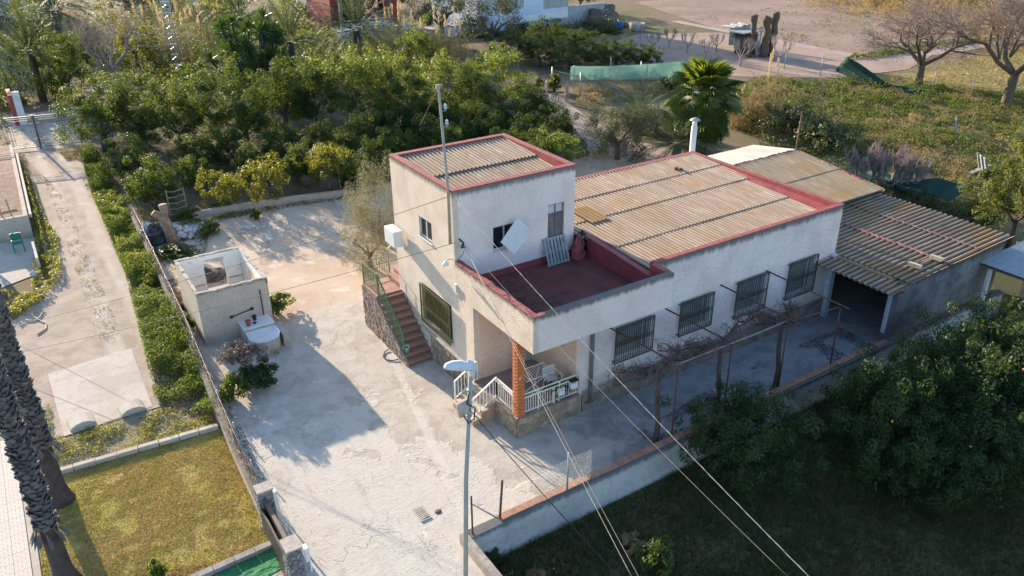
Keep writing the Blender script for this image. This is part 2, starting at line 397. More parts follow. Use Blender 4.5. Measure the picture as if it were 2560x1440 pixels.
hut_m = stucco('hut render', (.53, .455, .385), (.46, .39, .325), (.20, .17, .13), 2.4, 5, .3, .02, .35, zlow=0)
hut_white_m = stucco('hut whitewash', (.80, .79, .76), (.72, .70, .66), (.40, .36, .30), 2.4, 4, .2, .012, .25)
low_wall_m = stucco('garden wall render', (.46, .40, .34), (.36, .305, .25), (.12, .115, .105), .5, 6, .5, .03, .3)
retain_m = stucco('retaining wall block', (.50, .49, .48), (.38, .37, .36), (.10, .10, .105), .42, 4, .4, .03, .45)
red_m = simple('red waterproof paint', (.36, .075, .08), (.235, .055, .06), 2.5, .7, .5, 14, .02, lo=.3, hi=.7)
red_top_m = simple('red parapet top', (.36, .105, .095), (.22, .075, .07), 9, .75, .6, 20, .02)
def terrace_mat():
    mt, nt = _mat('terrace paint'); v = coords(nt)
    col = mix(nt, ramp(nt, noise(nt, v, 1.2, 5), .38, .65), (.185, .058, .052), (.125, .042, .042))
    col = mix(nt, ramp(nt, noise(nt, v, .55, 3), .55, .7), col, (.20, .082, .05))
    mk = noise(nt, coords(nt, True, (2.2, 4.5, 1)), 1.6, 7, .7, .5)
    sx = nt.nodes.new('ShaderNodeSeparateXYZ'); nt.links.new(v, sx.inputs[0])
    a = ramp(nt, sx.outputs[0], 5.5, 0)
    col = mix(nt, math_(nt, 'MULTIPLY', ramp(nt, math_(nt, 'ADD', mk, math_(nt, 'MULTIPLY', a, .13)), .6, .68), .85), col, (.03, .03, .03))
    finish(nt, col, .75, noise(nt, v, 12, 4), .35, .015, spec=.25); return mt
terrace_m = terrace_mat()
def roof_mat(name, base, dark, lichen, pale, lf=.5, ax=1):
    mt, nt = _mat(name); v = coords(nt, False); wv = coords(nt)
    oi = nt.nodes.new('ShaderNodeObjectInfo')
    sc = (9, .9, 1) if ax == 1 else (.9, 9, 1)
    st = noise(nt, coords(nt, True, sc), 1.0, 5, .65)
    col = mix(nt, ramp(nt, st, .38, .62), base, dark)
    col = mix(nt, math_(nt, 'MULTIPLY', ramp(nt, noise(nt, wv, .5, 5, .6), .50, .66), lf), col, lichen)
    col = mix(nt, math_(nt, 'MULTIPLY', ramp(nt, noise(nt, coords(nt, True, sc), .9, 2), .62, .70), .75), col, pale)
    col = mix(nt, math_(nt, 'MULTIPLY', ramp(nt, noise(nt, wv, 22, 3, .7), .55, .68), .45), col, tuple(x*.42 for x in dark))
    col = mix(nt, math_(nt, 'MULTIPLY', oi.outputs['Random'], .35), col, tuple(x*.72 for x in dark))
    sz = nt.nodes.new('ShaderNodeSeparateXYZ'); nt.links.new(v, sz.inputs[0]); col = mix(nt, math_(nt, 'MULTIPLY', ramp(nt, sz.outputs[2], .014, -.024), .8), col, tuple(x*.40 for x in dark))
    finish(nt, col, .92, noise(nt, wv, 26, 4, .7), .35, .012, spec=.15); return mt
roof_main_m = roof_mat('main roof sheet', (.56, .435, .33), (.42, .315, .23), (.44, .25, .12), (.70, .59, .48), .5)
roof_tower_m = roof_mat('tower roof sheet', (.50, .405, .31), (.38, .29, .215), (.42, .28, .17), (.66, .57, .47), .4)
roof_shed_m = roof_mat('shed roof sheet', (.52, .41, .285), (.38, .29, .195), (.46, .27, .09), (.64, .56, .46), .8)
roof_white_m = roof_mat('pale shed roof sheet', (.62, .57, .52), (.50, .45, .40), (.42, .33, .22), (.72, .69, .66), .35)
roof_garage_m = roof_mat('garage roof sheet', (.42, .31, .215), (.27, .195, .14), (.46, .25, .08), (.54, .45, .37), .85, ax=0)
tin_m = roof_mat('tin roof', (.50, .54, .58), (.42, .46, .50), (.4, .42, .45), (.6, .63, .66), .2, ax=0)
mortar_m = simple('mortar', (.50, .44, .38), (.38, .33, .28), 8, .95, .5, 30, .02)
pink_mortar_m = simple('pink mortar', (.36, .17, .15), (.25, .13, .115), 9, .95, .7, 25, .03)
stone_m = simple('plinth stone', (.45, .335, .225), (.34, .25, .17), 3, .9, .5, 14, .02, objvar=.55)
stone_grey_m = simple('wall stone', (.33, .29, .24), (.25, .215, .175), 3, .9, .5, 14, .02, objvar=.55)
stair_stone_m = simple('stair wall stone', (.42, .32, .25), (.31, .235, .185), 4, .9, .5, 16, .02, objvar=.6)
joint_m = simple('stone joint', (.36, .31, .26), (.28, .24, .20), 8, .95, .4, 30, .01)
tread_m = simple('stair tile', (.40, .235, .175), (.32, .19, .145), 5, .7, .15, 20, .005, objvar=.25)
riser_m = simple('stair riser', (.27, .13, .09), (.2, .095, .07), 6, .7, .15, 20, .005)
landing_m = simple('landing tile', (.46, .27, .20), (.39, .22, .165), 5, .7, .15, 20, .005, objvar=.3)
coping_m = simple('coping tile', (.50, .265, .175), (.40, .205, .14), 6, .8, .3, 24, .01, objvar=.35)
brick_m = simple('orange brick', (.60, .20, .075), (.52, .165, .06), 7, .8, .3, 30, .006, objvar=.12)
brick_joint_m = simple('brick joint', (.46, .185, .085), (.40, .15, .07), 9, .95, .2, 30, .005)
white_paint_m = simple('white paint', (.76, .74, .70), (.70, .67, .62), 3, .5, .1, 20, .003)
rail_m = simple('cream railing', (.80, .76, .68), (.72, .67, .58), 4, .5, .05, 20, .003)
green_rail_m = simple('green railing', (.10, .16, .075), (.16, .19, .09), 2, .5, .1, 20, .003)
bright_green_m = simple('green tape rail', (.02, .20, .085), (.015, .15, .065), 2, .5, .1, 20, .003)
grille_m = simple('dark green grille', (.035, .055, .042), (.05, .06, .045), 3, .5, .1, 20, .003)
grille_sun_m = simple('olive grille', (.13, .125, .045), (.09, .09, .035), 3, .5, .1, 20, .003)
alu_m = simple('pale window frame', (.55, .56, .57), (.48, .49, .5), 3, .4, .05, 20, .003)
shutter_m = simple('grey shutter', (.27, .275, .27), (.2, .205, .2), 3, .6, .1, 20, .003)
def glass_mat(name, c, rough=.08):
    mt, nt = _mat(name); p = finish(nt, c, rough, spec=.6); return mt
glass_m = glass_mat('dark glass', (.012, .014, .016))
glass2_m = glass_mat('window glass', (.03, .04, .045), .05)
door_wood_m = simple('weathered door', (.185, .16, .155), (.13, .115, .115), 3, .8, .4, 18, .01)
pale_door_m = simple('pale metal door', (.46, .46, .45), (.42, .42, .41), 3, .5, .1, 20, .003)
pallet_m = simple('weathered pallet wood', (.33, .335, .33), (.25, .25, .245), 5, .85, .3, 25, .006)
wood_m = simple('dry timber', (.34, .24, .15), (.25, .17, .11), 5, .85, .3, 25, .006)
panel_m = simple('white panel', (.70, .72, .73), (.66, .68, .69), 3, .4, .03, 20, .002)
rust_m = simple('rusty steel', (.155, .085, .055), (.10, .06, .04), 6, .8, .3, 30, .004)
steel_m = simple('galvanised steel', (.40, .41, .41), (.33, .34, .34), 5, .45, .1, 20, .003, metal=.3)
pole_m = simple('lamp pole paint', (.33, .345, .335), (.28, .295, .285), 2, .5, .15, 10, .004)
lamp_m = simple('lamp head', (.62, .66, .70), (.56, .60, .64), 3, .35, .05, 10, .003)
conc_pole_m = simple('concrete pole', (.40, .36, .32), (.33, .295, .26), 4, .9, .3, 25, .006)
black_m = simple('black rubber', (.02, .02, .022), (.03, .03, .03), 4, .6, .1, 20, .003)
cable_m = simple('grey cable', (.25, .22, .18), (.19, .17, .14), 5, .6, .1, 40, .002)
bright_cable_m = simple('pale twisted cable', (.36, .34, .31), (.24, .22, .2), 9, .5, .1, 40, .002)
ac_m = simple('air conditioner casing', (.78, .77, .74), (.72, .71, .68), 3, .45, .05, 20, .003)
plastic_m = simple('white plastic', (.78, .78, .77), (.72, .72, .71), 3, .35, .03, 10, .002)
clay_m = simple('terracotta', (.44, .17, .10), (.36, .13, .08), 5, .8, .2, 20, .004)
dark_clay_m = simple('dark red plastic pot', (.13, .035, .03), (.10, .03, .025), 5, .6, .1, 20, .004)
ceramic_m = simple('white basin ceramic', (.74, .77, .79), (.68, .71, .73), 2, .25, .02, 20, .002, spec=.5)
red_plastic_m = simple('red plastic', (.50, .025, .035), (.42, .02, .03), 4, .4, .05, 20, .003)
green_net_m = simple('green shade net', (.10, .34, .24), (.08, .28, .20), 1.5, .8, .3, 40, .01)
dark_net_m = simple('dark green shade net', (.035, .095, .075), (.025, .07, .055), 1.5, .8, .5, 40, .01)
turf_m = simple('artificial turf', (.05, .25, .10), (.04, .15, .065), 1.6, .95, 1.0, 5, .08)
rubble_m = simple('pale rubble', (.62, .60, .60), (.5, .48, .47), 5, .9, .4, 20, .02, objvar=.4)
bag_m = simple('dark plastic bag', (.045, .06, .075), (.03, .04, .05), 3, .35, .6, 9, .05)
bark_m = simple('bark', (.15, .11, .08), (.10, .075, .055), 5, .95, .7, 18, .03)
pale_bark_m = simple('pale bark', (.30, .245, .20), (.22, .18, .145), 5, .95, .6, 18, .02)
stump_m = simple('sawn stump bark', (.33, .24, .17), (.20, .145, .105), 3, .95, .8, 12, .05)
twig_m = simple('dry twig', (.30, .235, .20), (.23, .175, .15), 5, .95, 0)
pink_twig_m = simple('grey pink twig', (.36, .29, .27), (.28, .22, .205), 5, .95, 0)
vine_m = simple('vine wood', (.115, .08, .07), (.08, .058, .05), 6, .95, .5, 30, .01)
palm_boot_m = simple('palm leaf base', (.21, .195, .195), (.13, .12, .12), 5, .85, .5, 30, .01, objvar=.45)
palm_trunk_m = simple('palm trunk', (.085, .065, .06), (.06, .047, .045), 4, .95, .7, 25, .02)
dead_frond_m = simple('dead frond', (.22, .13, .075), (.16, .095, .06), 6, .95, .4, 30, .01)
blue_barrel_m = simple('blue barrel', (.03, .10, .33), (.025, .08, .27), 3, .4, .05, 20, .003)
blue_house_m = stucco('blue white house wall', (.62, .70, .80), (.55, .63, .74), (.35, .38, .42), 9, 2, .1, .01)
house_white_m = stucco('white house wall', (.72, .70, .68), (.65, .62, .60), (.4, .38, .36), 9, 2, .1, .01)
house_red_m = simple('red house wall', (.34, .07, .07), (.28, .06, .06), 2, .8, .1, 10, .01)
grey_block_m = simple('grey rendered wall', (.40, .40, .40), (.33, .33, .33), 2, .9, .2, 10, .01)
roof_tile_m = simple('brown house roof', (.26, .20, .17), (.2, .15, .13), 3, .9, .3, 10, .02)
skin_m = simple('skin', (.52, .32, .235), (.48, .29, .21), 4, .6, 0)
coat_m = simple('white coat', (.70, .68, .70), (.64, .62, .64), 5, .8, .2, 20, .005)
jacket_m = simple('navy jacket', (.03, .035, .05), (.022, .026, .04), 5, .8, .2, 20, .005)
boot_m = simple('dark brown boots', (.06, .03, .022), (.05, .025, .02), 5, .6, .1, 20, .003)
hair_m = simple('fair hair', (.33, .20, .10), (.26, .15, .075), 6, .7, .2, 40, .003)
dark_hair_m = simple('dark hair', (.035, .025, .02), (.03, .02, .018), 6, .6, .2, 40, .003)
dog_m = simple('cream dog fur', (.60, .49, .38), (.52, .42, .32), 5, .9, .3, 40, .005)
leaf_m = foliage('citrus leaf', (.008, .026, .010), (.028, .060, .016), (.30, .40, .045), .26, .62, .15)
leaf_yellow_m = foliage('yellowing citrus leaf', (.03, .052, .012), (.10, .115, .02), (.46, .44, .03), .34, .5, .2)
leaf_lime_m = foliage('bright shrub leaf', (.02, .05, .014), (.065, .105, .022), (.42, .50, .06), .34, .5, .2)
leaf_near_m = foliage('orange tree leaf', (.010, .028, .011), (.028, .058, .018), (.22, .32, .04), .22, .5, .25)
hedge_m = foliage('ground cover leaf', (.022, .055, .010), (.075, .125, .018), (.30, .40, .04), .32, .55, .12, False)
hedge_y_m = foliage('yellow green weed leaf', (.05, .085, .012), (.15, .17, .025), (.48, .46, .04), .4, .5, .3, False)
olive_m = foliage('olive leaf', (.075, .085, .05), (.15, .155, .095), (.22, .23, .10), .22, .6, .15)
olive_dark_m = foliage('dark olive leaf', (.045, .058, .035), (.10, .115, .065), (.18, .20, .07), .22, .6, .15)
grey_leaf_m = foliage('silver shrub leaf', (.13, .135, .085), (.24, .235, .15), (.34, .32, .16), .3, .7, .1)
palm_leaf_m = foliage('fan palm leaf', (.025, .055, .014), (.075, .12, .02), (.36, .44, .03), .32, .35, .5)
date_leaf_m = foliage('date palm leaf', (.05, .075, .04), (.10, .13, .065), (.20, .24, .08), .25, .6, .12)
yucca_m = foliage('yucca leaf', (.012, .04, .012), (.04, .09, .02), (.16, .28, .04), .22, .4, .5)
reed_m = foliage('reed leaf', (.085, .12, .035), (.16, .19, .07), (.36, .42, .10), .4, .6, .3)
dry_reed_m = foliage('dry reed leaf', (.30, .21, .10), (.42, .31, .15), (.50, .36, .14), .35, .8, .15)
plume_m = foliage('reed plume', (.48, .37, .22), (.60, .48, .31), (.6, .45, .25), .4, .9, .1)
dry_grass_m = foliage('dry grass', (.30, .22, .10), (.46, .35, .17), (.45, .33, .13), .3, .8, .15)
lawn_m = foliage('lawn blade', (.42, .37, .07), (.66, .51, .16), (.6, .52, .11), .35, .6, .25, False)
shade_grass_m = foliage('rank grass', (.022, .04, .012), (.075, .085, .03), (.14, .18, .04), .28, .6, .25, False, accent=(.22, .17, .08), acc=.10)
weed_m = foliage('field weed leaf', (.03, .065, .013), (.095, .135, .025), (.26, .34, .05), .32, .6, .12, False, accent=(.20, .20, .05), acc=.2)
purple_m = foliage('purple brown shrub leaf', (.055, .04, .038), (.16, .12, .105), (.2, .13, .08), .2, .6, .3, accent=(.30, .24, .21), acc=.25)
bramble_m = foliage('bramble leaf', (.025, .045, .014), (.07, .09, .03), (.16, .20, .05), .25, .5, .35)
lit_shrub_m = foliage('sunlit evergreen leaf', (.03, .055, .014), (.085, .10, .028), (.34, .36, .05), .33, .55, .2)

# ------------------------------------------------------------------ ground
def terrain():
    xs = sorted(set([-400, -250, -160, -100, -70, -50] + list(np.arange(-40, 130, 4.0)) + [-3.95, -3.9, 23.4, 23.5, 26, 160, 220, 300, 420]))
    ys = sorted(set([-400, -250, -150, -90, -60, -45] + list(np.arange(-36, 150, 4.0)) + [-7.22, -7.12, 0, 180, 240, 330, 450]))
    V = []; F = []
    for y in ys:
        for x in xs:
            z = -.06
            low = (x >= -3.9) and (y <= -7.2)
            if low: z = -.86
            if x > 24 and -7.2 < y < 0: z = -.06 - .8*(-y/7.2)
            if y > 90: z += (y-90)*.02
            V.append((x, y, z))
    nx = len(xs)
    for j in range(len(ys)-1):
        for i in range(nx-1): F.append((j*nx+i, j*nx+i+1, (j+1)*nx+i+1, (j+1)*nx+i))
    MB().add(V, F).build('ground', terrain_m, kind='structure')
terrain()
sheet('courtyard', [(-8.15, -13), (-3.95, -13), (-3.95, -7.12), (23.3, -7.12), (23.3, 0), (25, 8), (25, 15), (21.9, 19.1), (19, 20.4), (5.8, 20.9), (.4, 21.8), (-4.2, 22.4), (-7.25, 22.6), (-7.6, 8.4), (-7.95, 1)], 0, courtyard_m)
sheet('driveway', [(-12.2, 54), (-11.8, 41.8), (-11.7, 26), (-11.7, 18), (-13.4, 14.8), (-18, 13), (-18, 7.6), (-13.2, 7.3), (-13.2, 4.6), (-9.6, 4.6), (-9.2, 9.4), (-8.7, 16), (-8.4, 30), (-7.8, 40), (-6.3, 54)], -.02, gravel_m)
sheet('concrete_slab', [(-12.75, 9.2), (-9.75, 9.45), (-9.85, 4.75), (-12.7, 4.55)], -.012, slab_m)
sheet('orchard_soil', [(-7.2, 22.8), (.4, 22.0), (5.8, 21.1), (19, 20.6), (24, 21), (27, 27), (30, 36), (40, 48), (44, 58), (20, 62), (-6.2, 62), (-6.6, 41)], -.03, soil_m)
sheet('garden_strip', [(-9.75, 4.6), (-8.05, 2.3), (-7.6, 9), (-7.2, 23), (-6.9, 40), (-7.8, 40), (-8.4, 30), (-8.7, 16), (-9.2, 9.4)], -.035, soil_m)
sheet('front_strip', [(-13.95, 6.8), (-13.0, 6.8), (-13.0, 4.6), (-9.7, 4.6), (-8.05, 2.25), (-13.95, 2.6)], -.04, ground_mat('front strip earth', (.36, .28, .20), (.26, .21, .12), (.42, .36, .31), s1=.5, s2=2.5))
sheet('lawn', [(-13.9, 2.5), (-8.1, 2.1), (-8.25, -4.6), (-13.9, -2.4), (-13.95, -6)], -.045, lawn_soil_m)
sheet('lower_field', [(-3.85, -7.3), (40, -7.3), (60, -40), (-3.85, -40)], -.855, field_soil_m)
sheet('ploughed_field', [(66, 50), (75, 78), (110, 72), (160, 45), (150, 20), (96, 26), (74, 27.5), (66, 31)], -.035, plough_m)
sheet('far_field', [(76, 80), (120, 74), (200, 60), (260, 120), (120, 140), (85, 110)], -.037, plough_m)
sheet('bare_plot', [(46, 40), (45, 36), (48, 31), (55, 25.5), (64, 24), (73, 27), (65.5, 31), (65, 50), (56, 55), (45, 50)], -.031, ground_mat('bare plot earth', (.40, .29, .235), (.33, .24, .19), (.26, .20, .155), s1=.3, s2=2))
sheet('path', [(66, 60), (67.5, 60), (66.5, 31.5), (75, 28.6), (96, 27.2), (96, 25.6), (74, 26.4), (64.8, 30)], -.026, path_m)
sheet('garden_path', [(20.3, 19.0), (22.5, 21.5), (25.8, 29.0), (28.2, 36), (29.7, 35.6), (27.4, 28.5), (25.6, 22), (26.5, 18), (28.5, 13), (26, 11.5), (24.6, 15.0)], -.022, path_m)
sheet('weed_field', [(34, 1), (37, 5), (33, 12), (34, 19), (41, 27), (49, 30), (60, 17.5), (66, 8), (70, -4), (36, -8)], -.034, field_soil_m)
sheet('dry_meadow', [(60, 18.4), (55, 24), (64, 23), (96, 25), (150, 19), (150, -20), (72, -6)], -.038, ground_mat('dry meadow', (.27, .22, .09), (.20, .19, .06), (.34, .26, .14), s1=.2, s2=2))

# ------------------------------------------------------------------ shape builders
def ring(mb, x0, y0, x1, y1, t, z0, z1, sides='nesw'):
    o = [(x0, y0), (x1, y0), (x1, y1), (x0, y1)]; i = [(x0+t, y0+t), (x1-t, y0+t), (x1-t, y1-t), (x0+t, y1-t)]
    for k, s in enumerate('senw'):
        if s not in sides: continue
        a, b, c, d = o[k], o[(k+1) % 4], i[(k+1) % 4], i[k]; mb.prism([a, b, c, d], z0, z1)
    return mb
def clip(poly, a, b, c):              # keep a*x+b*y<=c
    out = []
    for k in range(len(poly)):
        p, q = poly[k], poly[(k+1) % len(poly)]; dp = a*p[0]+b*p[1]-c; dq = a*q[0]+b*q[1]-c
        if dp <= 0: out.append(p)
        if (dp < 0) != (dq < 0) and abs(dp-dq) > 1e-12:
            t = dp/(dp-dq); out.append((p[0]+(q[0]-p[0])*t, p[1]+(q[1]-p[1])*t))
    return out
def cells(poly, size, rr, joint=.018, jit=.38, aspect=1.0):
    """irregular stones filling a convex outline"""
    xs = [p[0] for p in poly]; ys = [p[1] for p in poly]; pts = []; sx = size*aspect; row = 0; y = min(ys)-size/2
    while y < max(ys)+size:
        x = min(xs)-sx*(.5 if row % 2 else 1)
        while x < max(xs)+sx: pts.append((x+rr.uniform(-jit, jit)*sx, y+rr.uniform(-jit, jit)*size)); x += sx
        y += size*.9; row += 1
    out = []
    for i, p in enumerate(pts):
        c = list(poly)
        for j, q in enumerate(pts):
            if i == j or abs(p[0]-q[0]) > 3*sx or abs(p[1]-q[1]) > 3*size: continue
            a, b = q[0]-p[0], q[1]-p[1]; L = math.hypot(a, b); a /= L; b /= L
            c = clip(c, a, b, (a*(p[0]+q[0])+b*(p[1]+q[1]))/2-joint/2)
            if len(c) < 3: break
        if len(c) < 3: continue
        A = abs(sum(c[k][0]*c[(k+1) % len(c)][1]-c[(k+1) % len(c)][0]*c[k][1] for k in range(len(c))))/2
        if A > size*size*.06: out.append(c)
    return out
def stones(parent, poly, size, frame, mat, name='stone', depth=(.012, .04), rr=None, joint=.02, aspect=1.0, limit=300):
    """frame maps (a, b, outward) to a point"""
    rr = rr or rnd; rest = MB(); n = 0
    for c in cells(poly, size, rr, joint, aspect=aspect):
        d = rr.uniform(*depth); cx = sum(p[0] for p in c)/len(c); cy = sum(p[1] for p in c)/len(c)
        top = [(cx+(p[0]-cx)*.86, cy+(p[1]-cy)*.86) for p in c]; k = len(c)
        V = [frame(p[0], p[1], -.02) for p in c]+[frame(p[0], p[1], d*.6) for p in c]+[frame(p[0], p[1], d) for p in top]
        F = [tuple(range(2*k, 3*k))]+[(i, (i+1) % k, k+(i+1) % k, k+i) for i in range(k)]+[(k+i, k+(i+1) % k, 2*k+(i+1) % k, 2*k+i) for i in range(k)]
        if n < limit: MB().add(V, F).build(name, mat, parent)
        else: rest.add(V, F)
        n += 1
    if rest.v: rest.build(name, mat, parent, kind='stuff')
def corrugated(name, waves, pitch, length, mat, amp=.026, th=.009, seg=8):
    n = waves*seg; m = n+1; V = []; F = []; sm = []
    def row(y, k): return [(i*pitch/seg, y, amp*math.cos(2*math.pi*i/seg)-k*th) for i in range(m)]
    for k in (0, 1):
        b = len(V); V += row(0, k)+row(-length, k)
        for i in range(n):
            q = (b+i, b+m+i, b+m+i+1, b+i+1); F.append(q if k == 0 else q[::-1]); sm.append(True)
    for y, fl in ((0, 0), (-length, 1)):
        b = len(V); V += row(y, 0)+row(y, 1)
        for i in range(n):
            q = (b+i, b+i+1, b+m+i+1, b+m+i); F.append(q[::-1] if fl else q); sm.append(False)
    me = bpy.data.meshes.new(name); me.from_pydata(V, [], F); me.materials.append(mat)
    me.polygons.foreach_set('use_smooth', sm); return me
def roof_row(parent, x0, y0, y1, z0, z1, nsheets, waves, pitch, mat, along='Y', lift=.0, jit=.004, amp=.033):
    """one row of sheets: from (x0, y0) down-slope to y1; along='X' turns the sheets so that they run along +X"""
    L = math.hypot(y1-y0, z1-z0); me = corrugated('roof_sheet', waves, pitch, L+.08, mat, amp); sl = math.atan2(z0-z1, abs(y1-y0))
    off = root_loc(parent)
    for i in range(nsheets):
        dz = rnd.uniform(-jit, jit)+lift
        if along == 'Y':
            link('roof_sheet', me, parent, (x0+i*waves*pitch-off[0], y0-off[1], z0+dz-off[2]), (sl+rnd.uniform(-.002, .002), 0, 0))
        elif along == 'B':  # runs down towards +Y
            o = link('roof_sheet', me, parent); o.matrix_basis = Matrix.Translation((x0+(i+1)*waves*pitch-off[0], y0-off[1], z0+dz-off[2])) @ Matrix.Rotation(math.pi, 4, 'Z') @ Matrix.Rotation(sl, 4, 'X')
        else:       # x0 is the Y of the first wave, y0/y1 are X
            Rm = Matrix.Rotation(R(-90 if y1 < y0 else 90), 4, 'Z') @ Matrix.Rotation(sl, 4, 'X')
            o = link('roof_sheet', me, parent)
            if y1 < y0: o.matrix_basis = Matrix.Translation((y0-off[0], x0-i*waves*pitch-off[1], z0+dz-off[2])) @ Rm
            else: o.matrix_basis = Matrix.Translation((y0-off[0], x0+i*waves*pitch-off[1], z0+dz-off[2])) @ Rm
def bars(parent, name, pts, axis, w, mat):
    """identical bars sharing one mesh; axis = (start->end vector)"""
    me = MB().bar((0, 0, 0), axis, w, w).mesh(name, mat); off = Vector(root_loc(parent))
    for p in pts: link(name, me, parent, Vector(p)-off)

# ------------------------------------------------------------------ the house
WX, WY, ZT, ZP, PY, PX, ZB, MY, X2, Y2 = 5.06, 4.81, 7.475, 4.944, -4.775, 5.644, 3.689, -3.855, 15.63, 4.666
house = thing('house', 'two storey pale stucco house with red parapets, square tower and porch under a red terrace', 'house', (7, 0, 0))
# tower
mb = wall(MB(), (0, WY), (0, 0), 0, ZT, .2, [(WY-2.62, WY-1.63, 5.02, 5.8), (WY-2.7, WY-.4, 1.48, 3.05)])
mb.build('tower_side_wall', tower_stucco_lit, house)
mb = wall(MB(), (.2, 0), (WX, 0), 3.7, ZT, .2, [(1.34, 2.33, 4.96, 5.86), (3.67, 4.40, 3.96, 6.18)])
wall(mb, (WX, .2), (WX, WY-.2), 3.7, ZT, .2); wall(mb, (WX, WY), (.2, WY), 0, ZT, .2)
mb.build('tower_wall', tower_stucco_front, house)
rd = ring(MB(), -.015, -.015, WX+.015, WY+.015, .235, ZT-.02, ZT+.03); rd.build('tower_parapet_top', red_top_m, house)
ri = ring(MB(), .2, .2, WX-.2, WY-.2, .012, 6.9, ZT-.021); ri.build('tower_parapet_lining', red_m, house)
tr = MB().box((.22, .22, 6.75), (WX-.22, WY-.22, 6.9)).build('tower_roof', mortar_m, house)
roof_row(tr, .215, 2.36, .23, 7.235, 7.09, 4, 7, 4.63/28, roof_tower_m)
roof_row(tr, .215, WY-.215, 2.3, 7.41, 7.28, 4, 7, 4.63/28, roof_tower_m, lift=.012)
# ground-floor side wall, porch bands, slab, terrace
wall(MB(), (0, -.002), (0, -1.16), 0, ZP, .25).build('side_wall', lit_stucco, house)
mb = wall(MB(), (0, -1.162), (0, PY), ZB, ZP, .2); mb.build('terrace_side_band', lit_stucco, house)
mb = wall(MB(), (.2, PY), (PX, PY), ZB, ZP, .2); wall(mb, (PX, PY+.2), (PX, MY-.002), ZB, ZP, .2)
mb.build('terrace_front_band', porch_stucco, house)
MB().box((.2, PY+.2, 3.72), (PX-.2, -.001, 3.93)).build('porch_ceiling', smooth_plaster, house)
MB().box((.21, PY+.21, 3.931), (PX-.21, -.011, 3.955)).build('terrace_floor', terrace_m, house)
lin = MB().box((.2, PY+.2, 3.9), (.214, -.0, ZP-.012)).box((.214, PY+.2, 3.9), (PX-.2, PY+.214, ZP-.03)).box((PX-.214, PY+.214, 3.9), (PX-.2, MY-.002, ZP-.012)).box((.214, -.014, 3.9), (3.86, -.0015, 4.2)).box((4.61, -.014, 3.9), (WX, -.0015, 4.2))
lin.build('terrace_lining', red_m, house)
tp = MB()
rr_ = random.Random(5); ys = [i*-.16-.02 for i in range(30)]
for a, b in zip(ys, ys[1:]):
    if a < -4.6: break
    tp.box((-.012+rr_.uniform(-.012, .012), max(b, PY+.02), ZP-.015), (.218+rr_.uniform(-.012, .012), a, ZP+.016+rr_.uniform(0, .014)))
tp.box((.0, PY+.01, ZP-.015), (.5, PY+.16, ZP+.02)); tp.build('terrace_parapet_top', red_top_m, house)
MB().box((PX-.21, PY+.22, ZP-.015), (PX+.012, MY, ZP+.018)).build('terrace_parapet_top', red_top_m, house)
MB().extr([(5.42, -.37, 3.9), (5.42, MY, 3.9), (5.42, MY, 4.52), (5.42, -.37, 4.74)], (.2, 0, 0)).build('roof_edge_wall', red_m, house)
MB().bar((5.5, -.36, 4.745), (5.5, MY+.02, 4.527), .24, .03).build('roof_edge_top', red_top_m, house)
# main block
wins = [(3.96, 5.72, 1.53, 2.97), (6.93, 8.62, 1.66, 3.08), (9.82, 11.56, 1.52, 3.12), (12.72, 14.45, 1.48, 3.14)]
mb = wall(MB(), (2.55, MY), (5.6, MY), 0, 3.721, .22, [(wins[0][0]+.1-2.55, wins[0][1]-.1-2.55, wins[0][2]+.08, wins[0][3]-.02)])
wall(mb, (5.602, MY), (X2, MY), 0, ZP, .22, [(w[0]+.1-5.602, w[1]-.1-5.602, w[2]+.08, w[3]-.08) for w in wins[1:]])
mb.build('front_wall', front_stucco, house)
MB().box((5.588, MY+.001, 3.95), (5.602, MY+.22, ZP-.02)).build('wall_end', red_m, house)
mb = wall(MB(), (X2, MY+.22), (X2, Y2-.2), 0, ZP, .2); wall(mb, (X2, Y2), (WX+.001, Y2), 0, ZP, .2)
mb.build('rear_wall', front_stucco, house)
rt = MB(); x0, x1, y0, y1 = 5.6, X2+.015, MY-.012, Y2+.015
rt.prism([(x0, y0), (x1, y0), (x1-.23, y0+.2), (x0, y0+.2)], ZP-.02, ZP+.022)
rt.prism([(x1, y0), (x1, y1), (x1-.23, y1-.23), (x1-.23, y0+.2)], ZP-.02, ZP+.03)
rt.prism([(x1, y1), (WX, y1), (WX, y1-.23), (x1-.23, y1-.23)], ZP-.02, ZP+.026)
rt.build('roof_parapet_top', red_top_m, house)
MB().box((X2-.225, MY+.23, 4.3), (X2-.2, Y2-.2, ZP-.02)).box((WX, Y2-.215, 4.3), (X2-.23, Y2-.2, ZP-.02)).build('roof_parapet_lining', red_m, house)
MB().extr([(X2-.226, Y2-.25, 4.86), (X2-.5, Y2-.25, 4.87), (X2-.62, MY+.25, 4.585), (X2-.226, MY+.25, 4.70)], (0, 0, .05)).build('roof_flashing', red_m, house)
mr = MB().box((5.63, MY+.23, 4.2), (X2-.24, Y2-.22, 4.3)).build('main_roof', mortar_m, house)
rows = [(Y2-.215, 2.7, 4.86), (2.74, .87, 4.80), (.91, -1.5, 4.735), (-1.46, MY+.2, 4.65)]
for k, (a, b, z) in enumerate(rows):
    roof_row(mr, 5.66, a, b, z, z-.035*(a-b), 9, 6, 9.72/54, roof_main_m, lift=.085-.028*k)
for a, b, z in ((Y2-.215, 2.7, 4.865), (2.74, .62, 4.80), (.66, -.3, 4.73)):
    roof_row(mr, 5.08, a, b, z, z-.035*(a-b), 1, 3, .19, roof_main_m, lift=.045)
roof_row(mr, 6.2, 1.9, .52, 4.80, 4.745, 1, 5, 9.72/54, roof_mat('lichened roof sheet', (.40, .27, .15), (.33, .22, .12), (.42, .24, .06), (.45, .33, .2), .7), lift=.07)
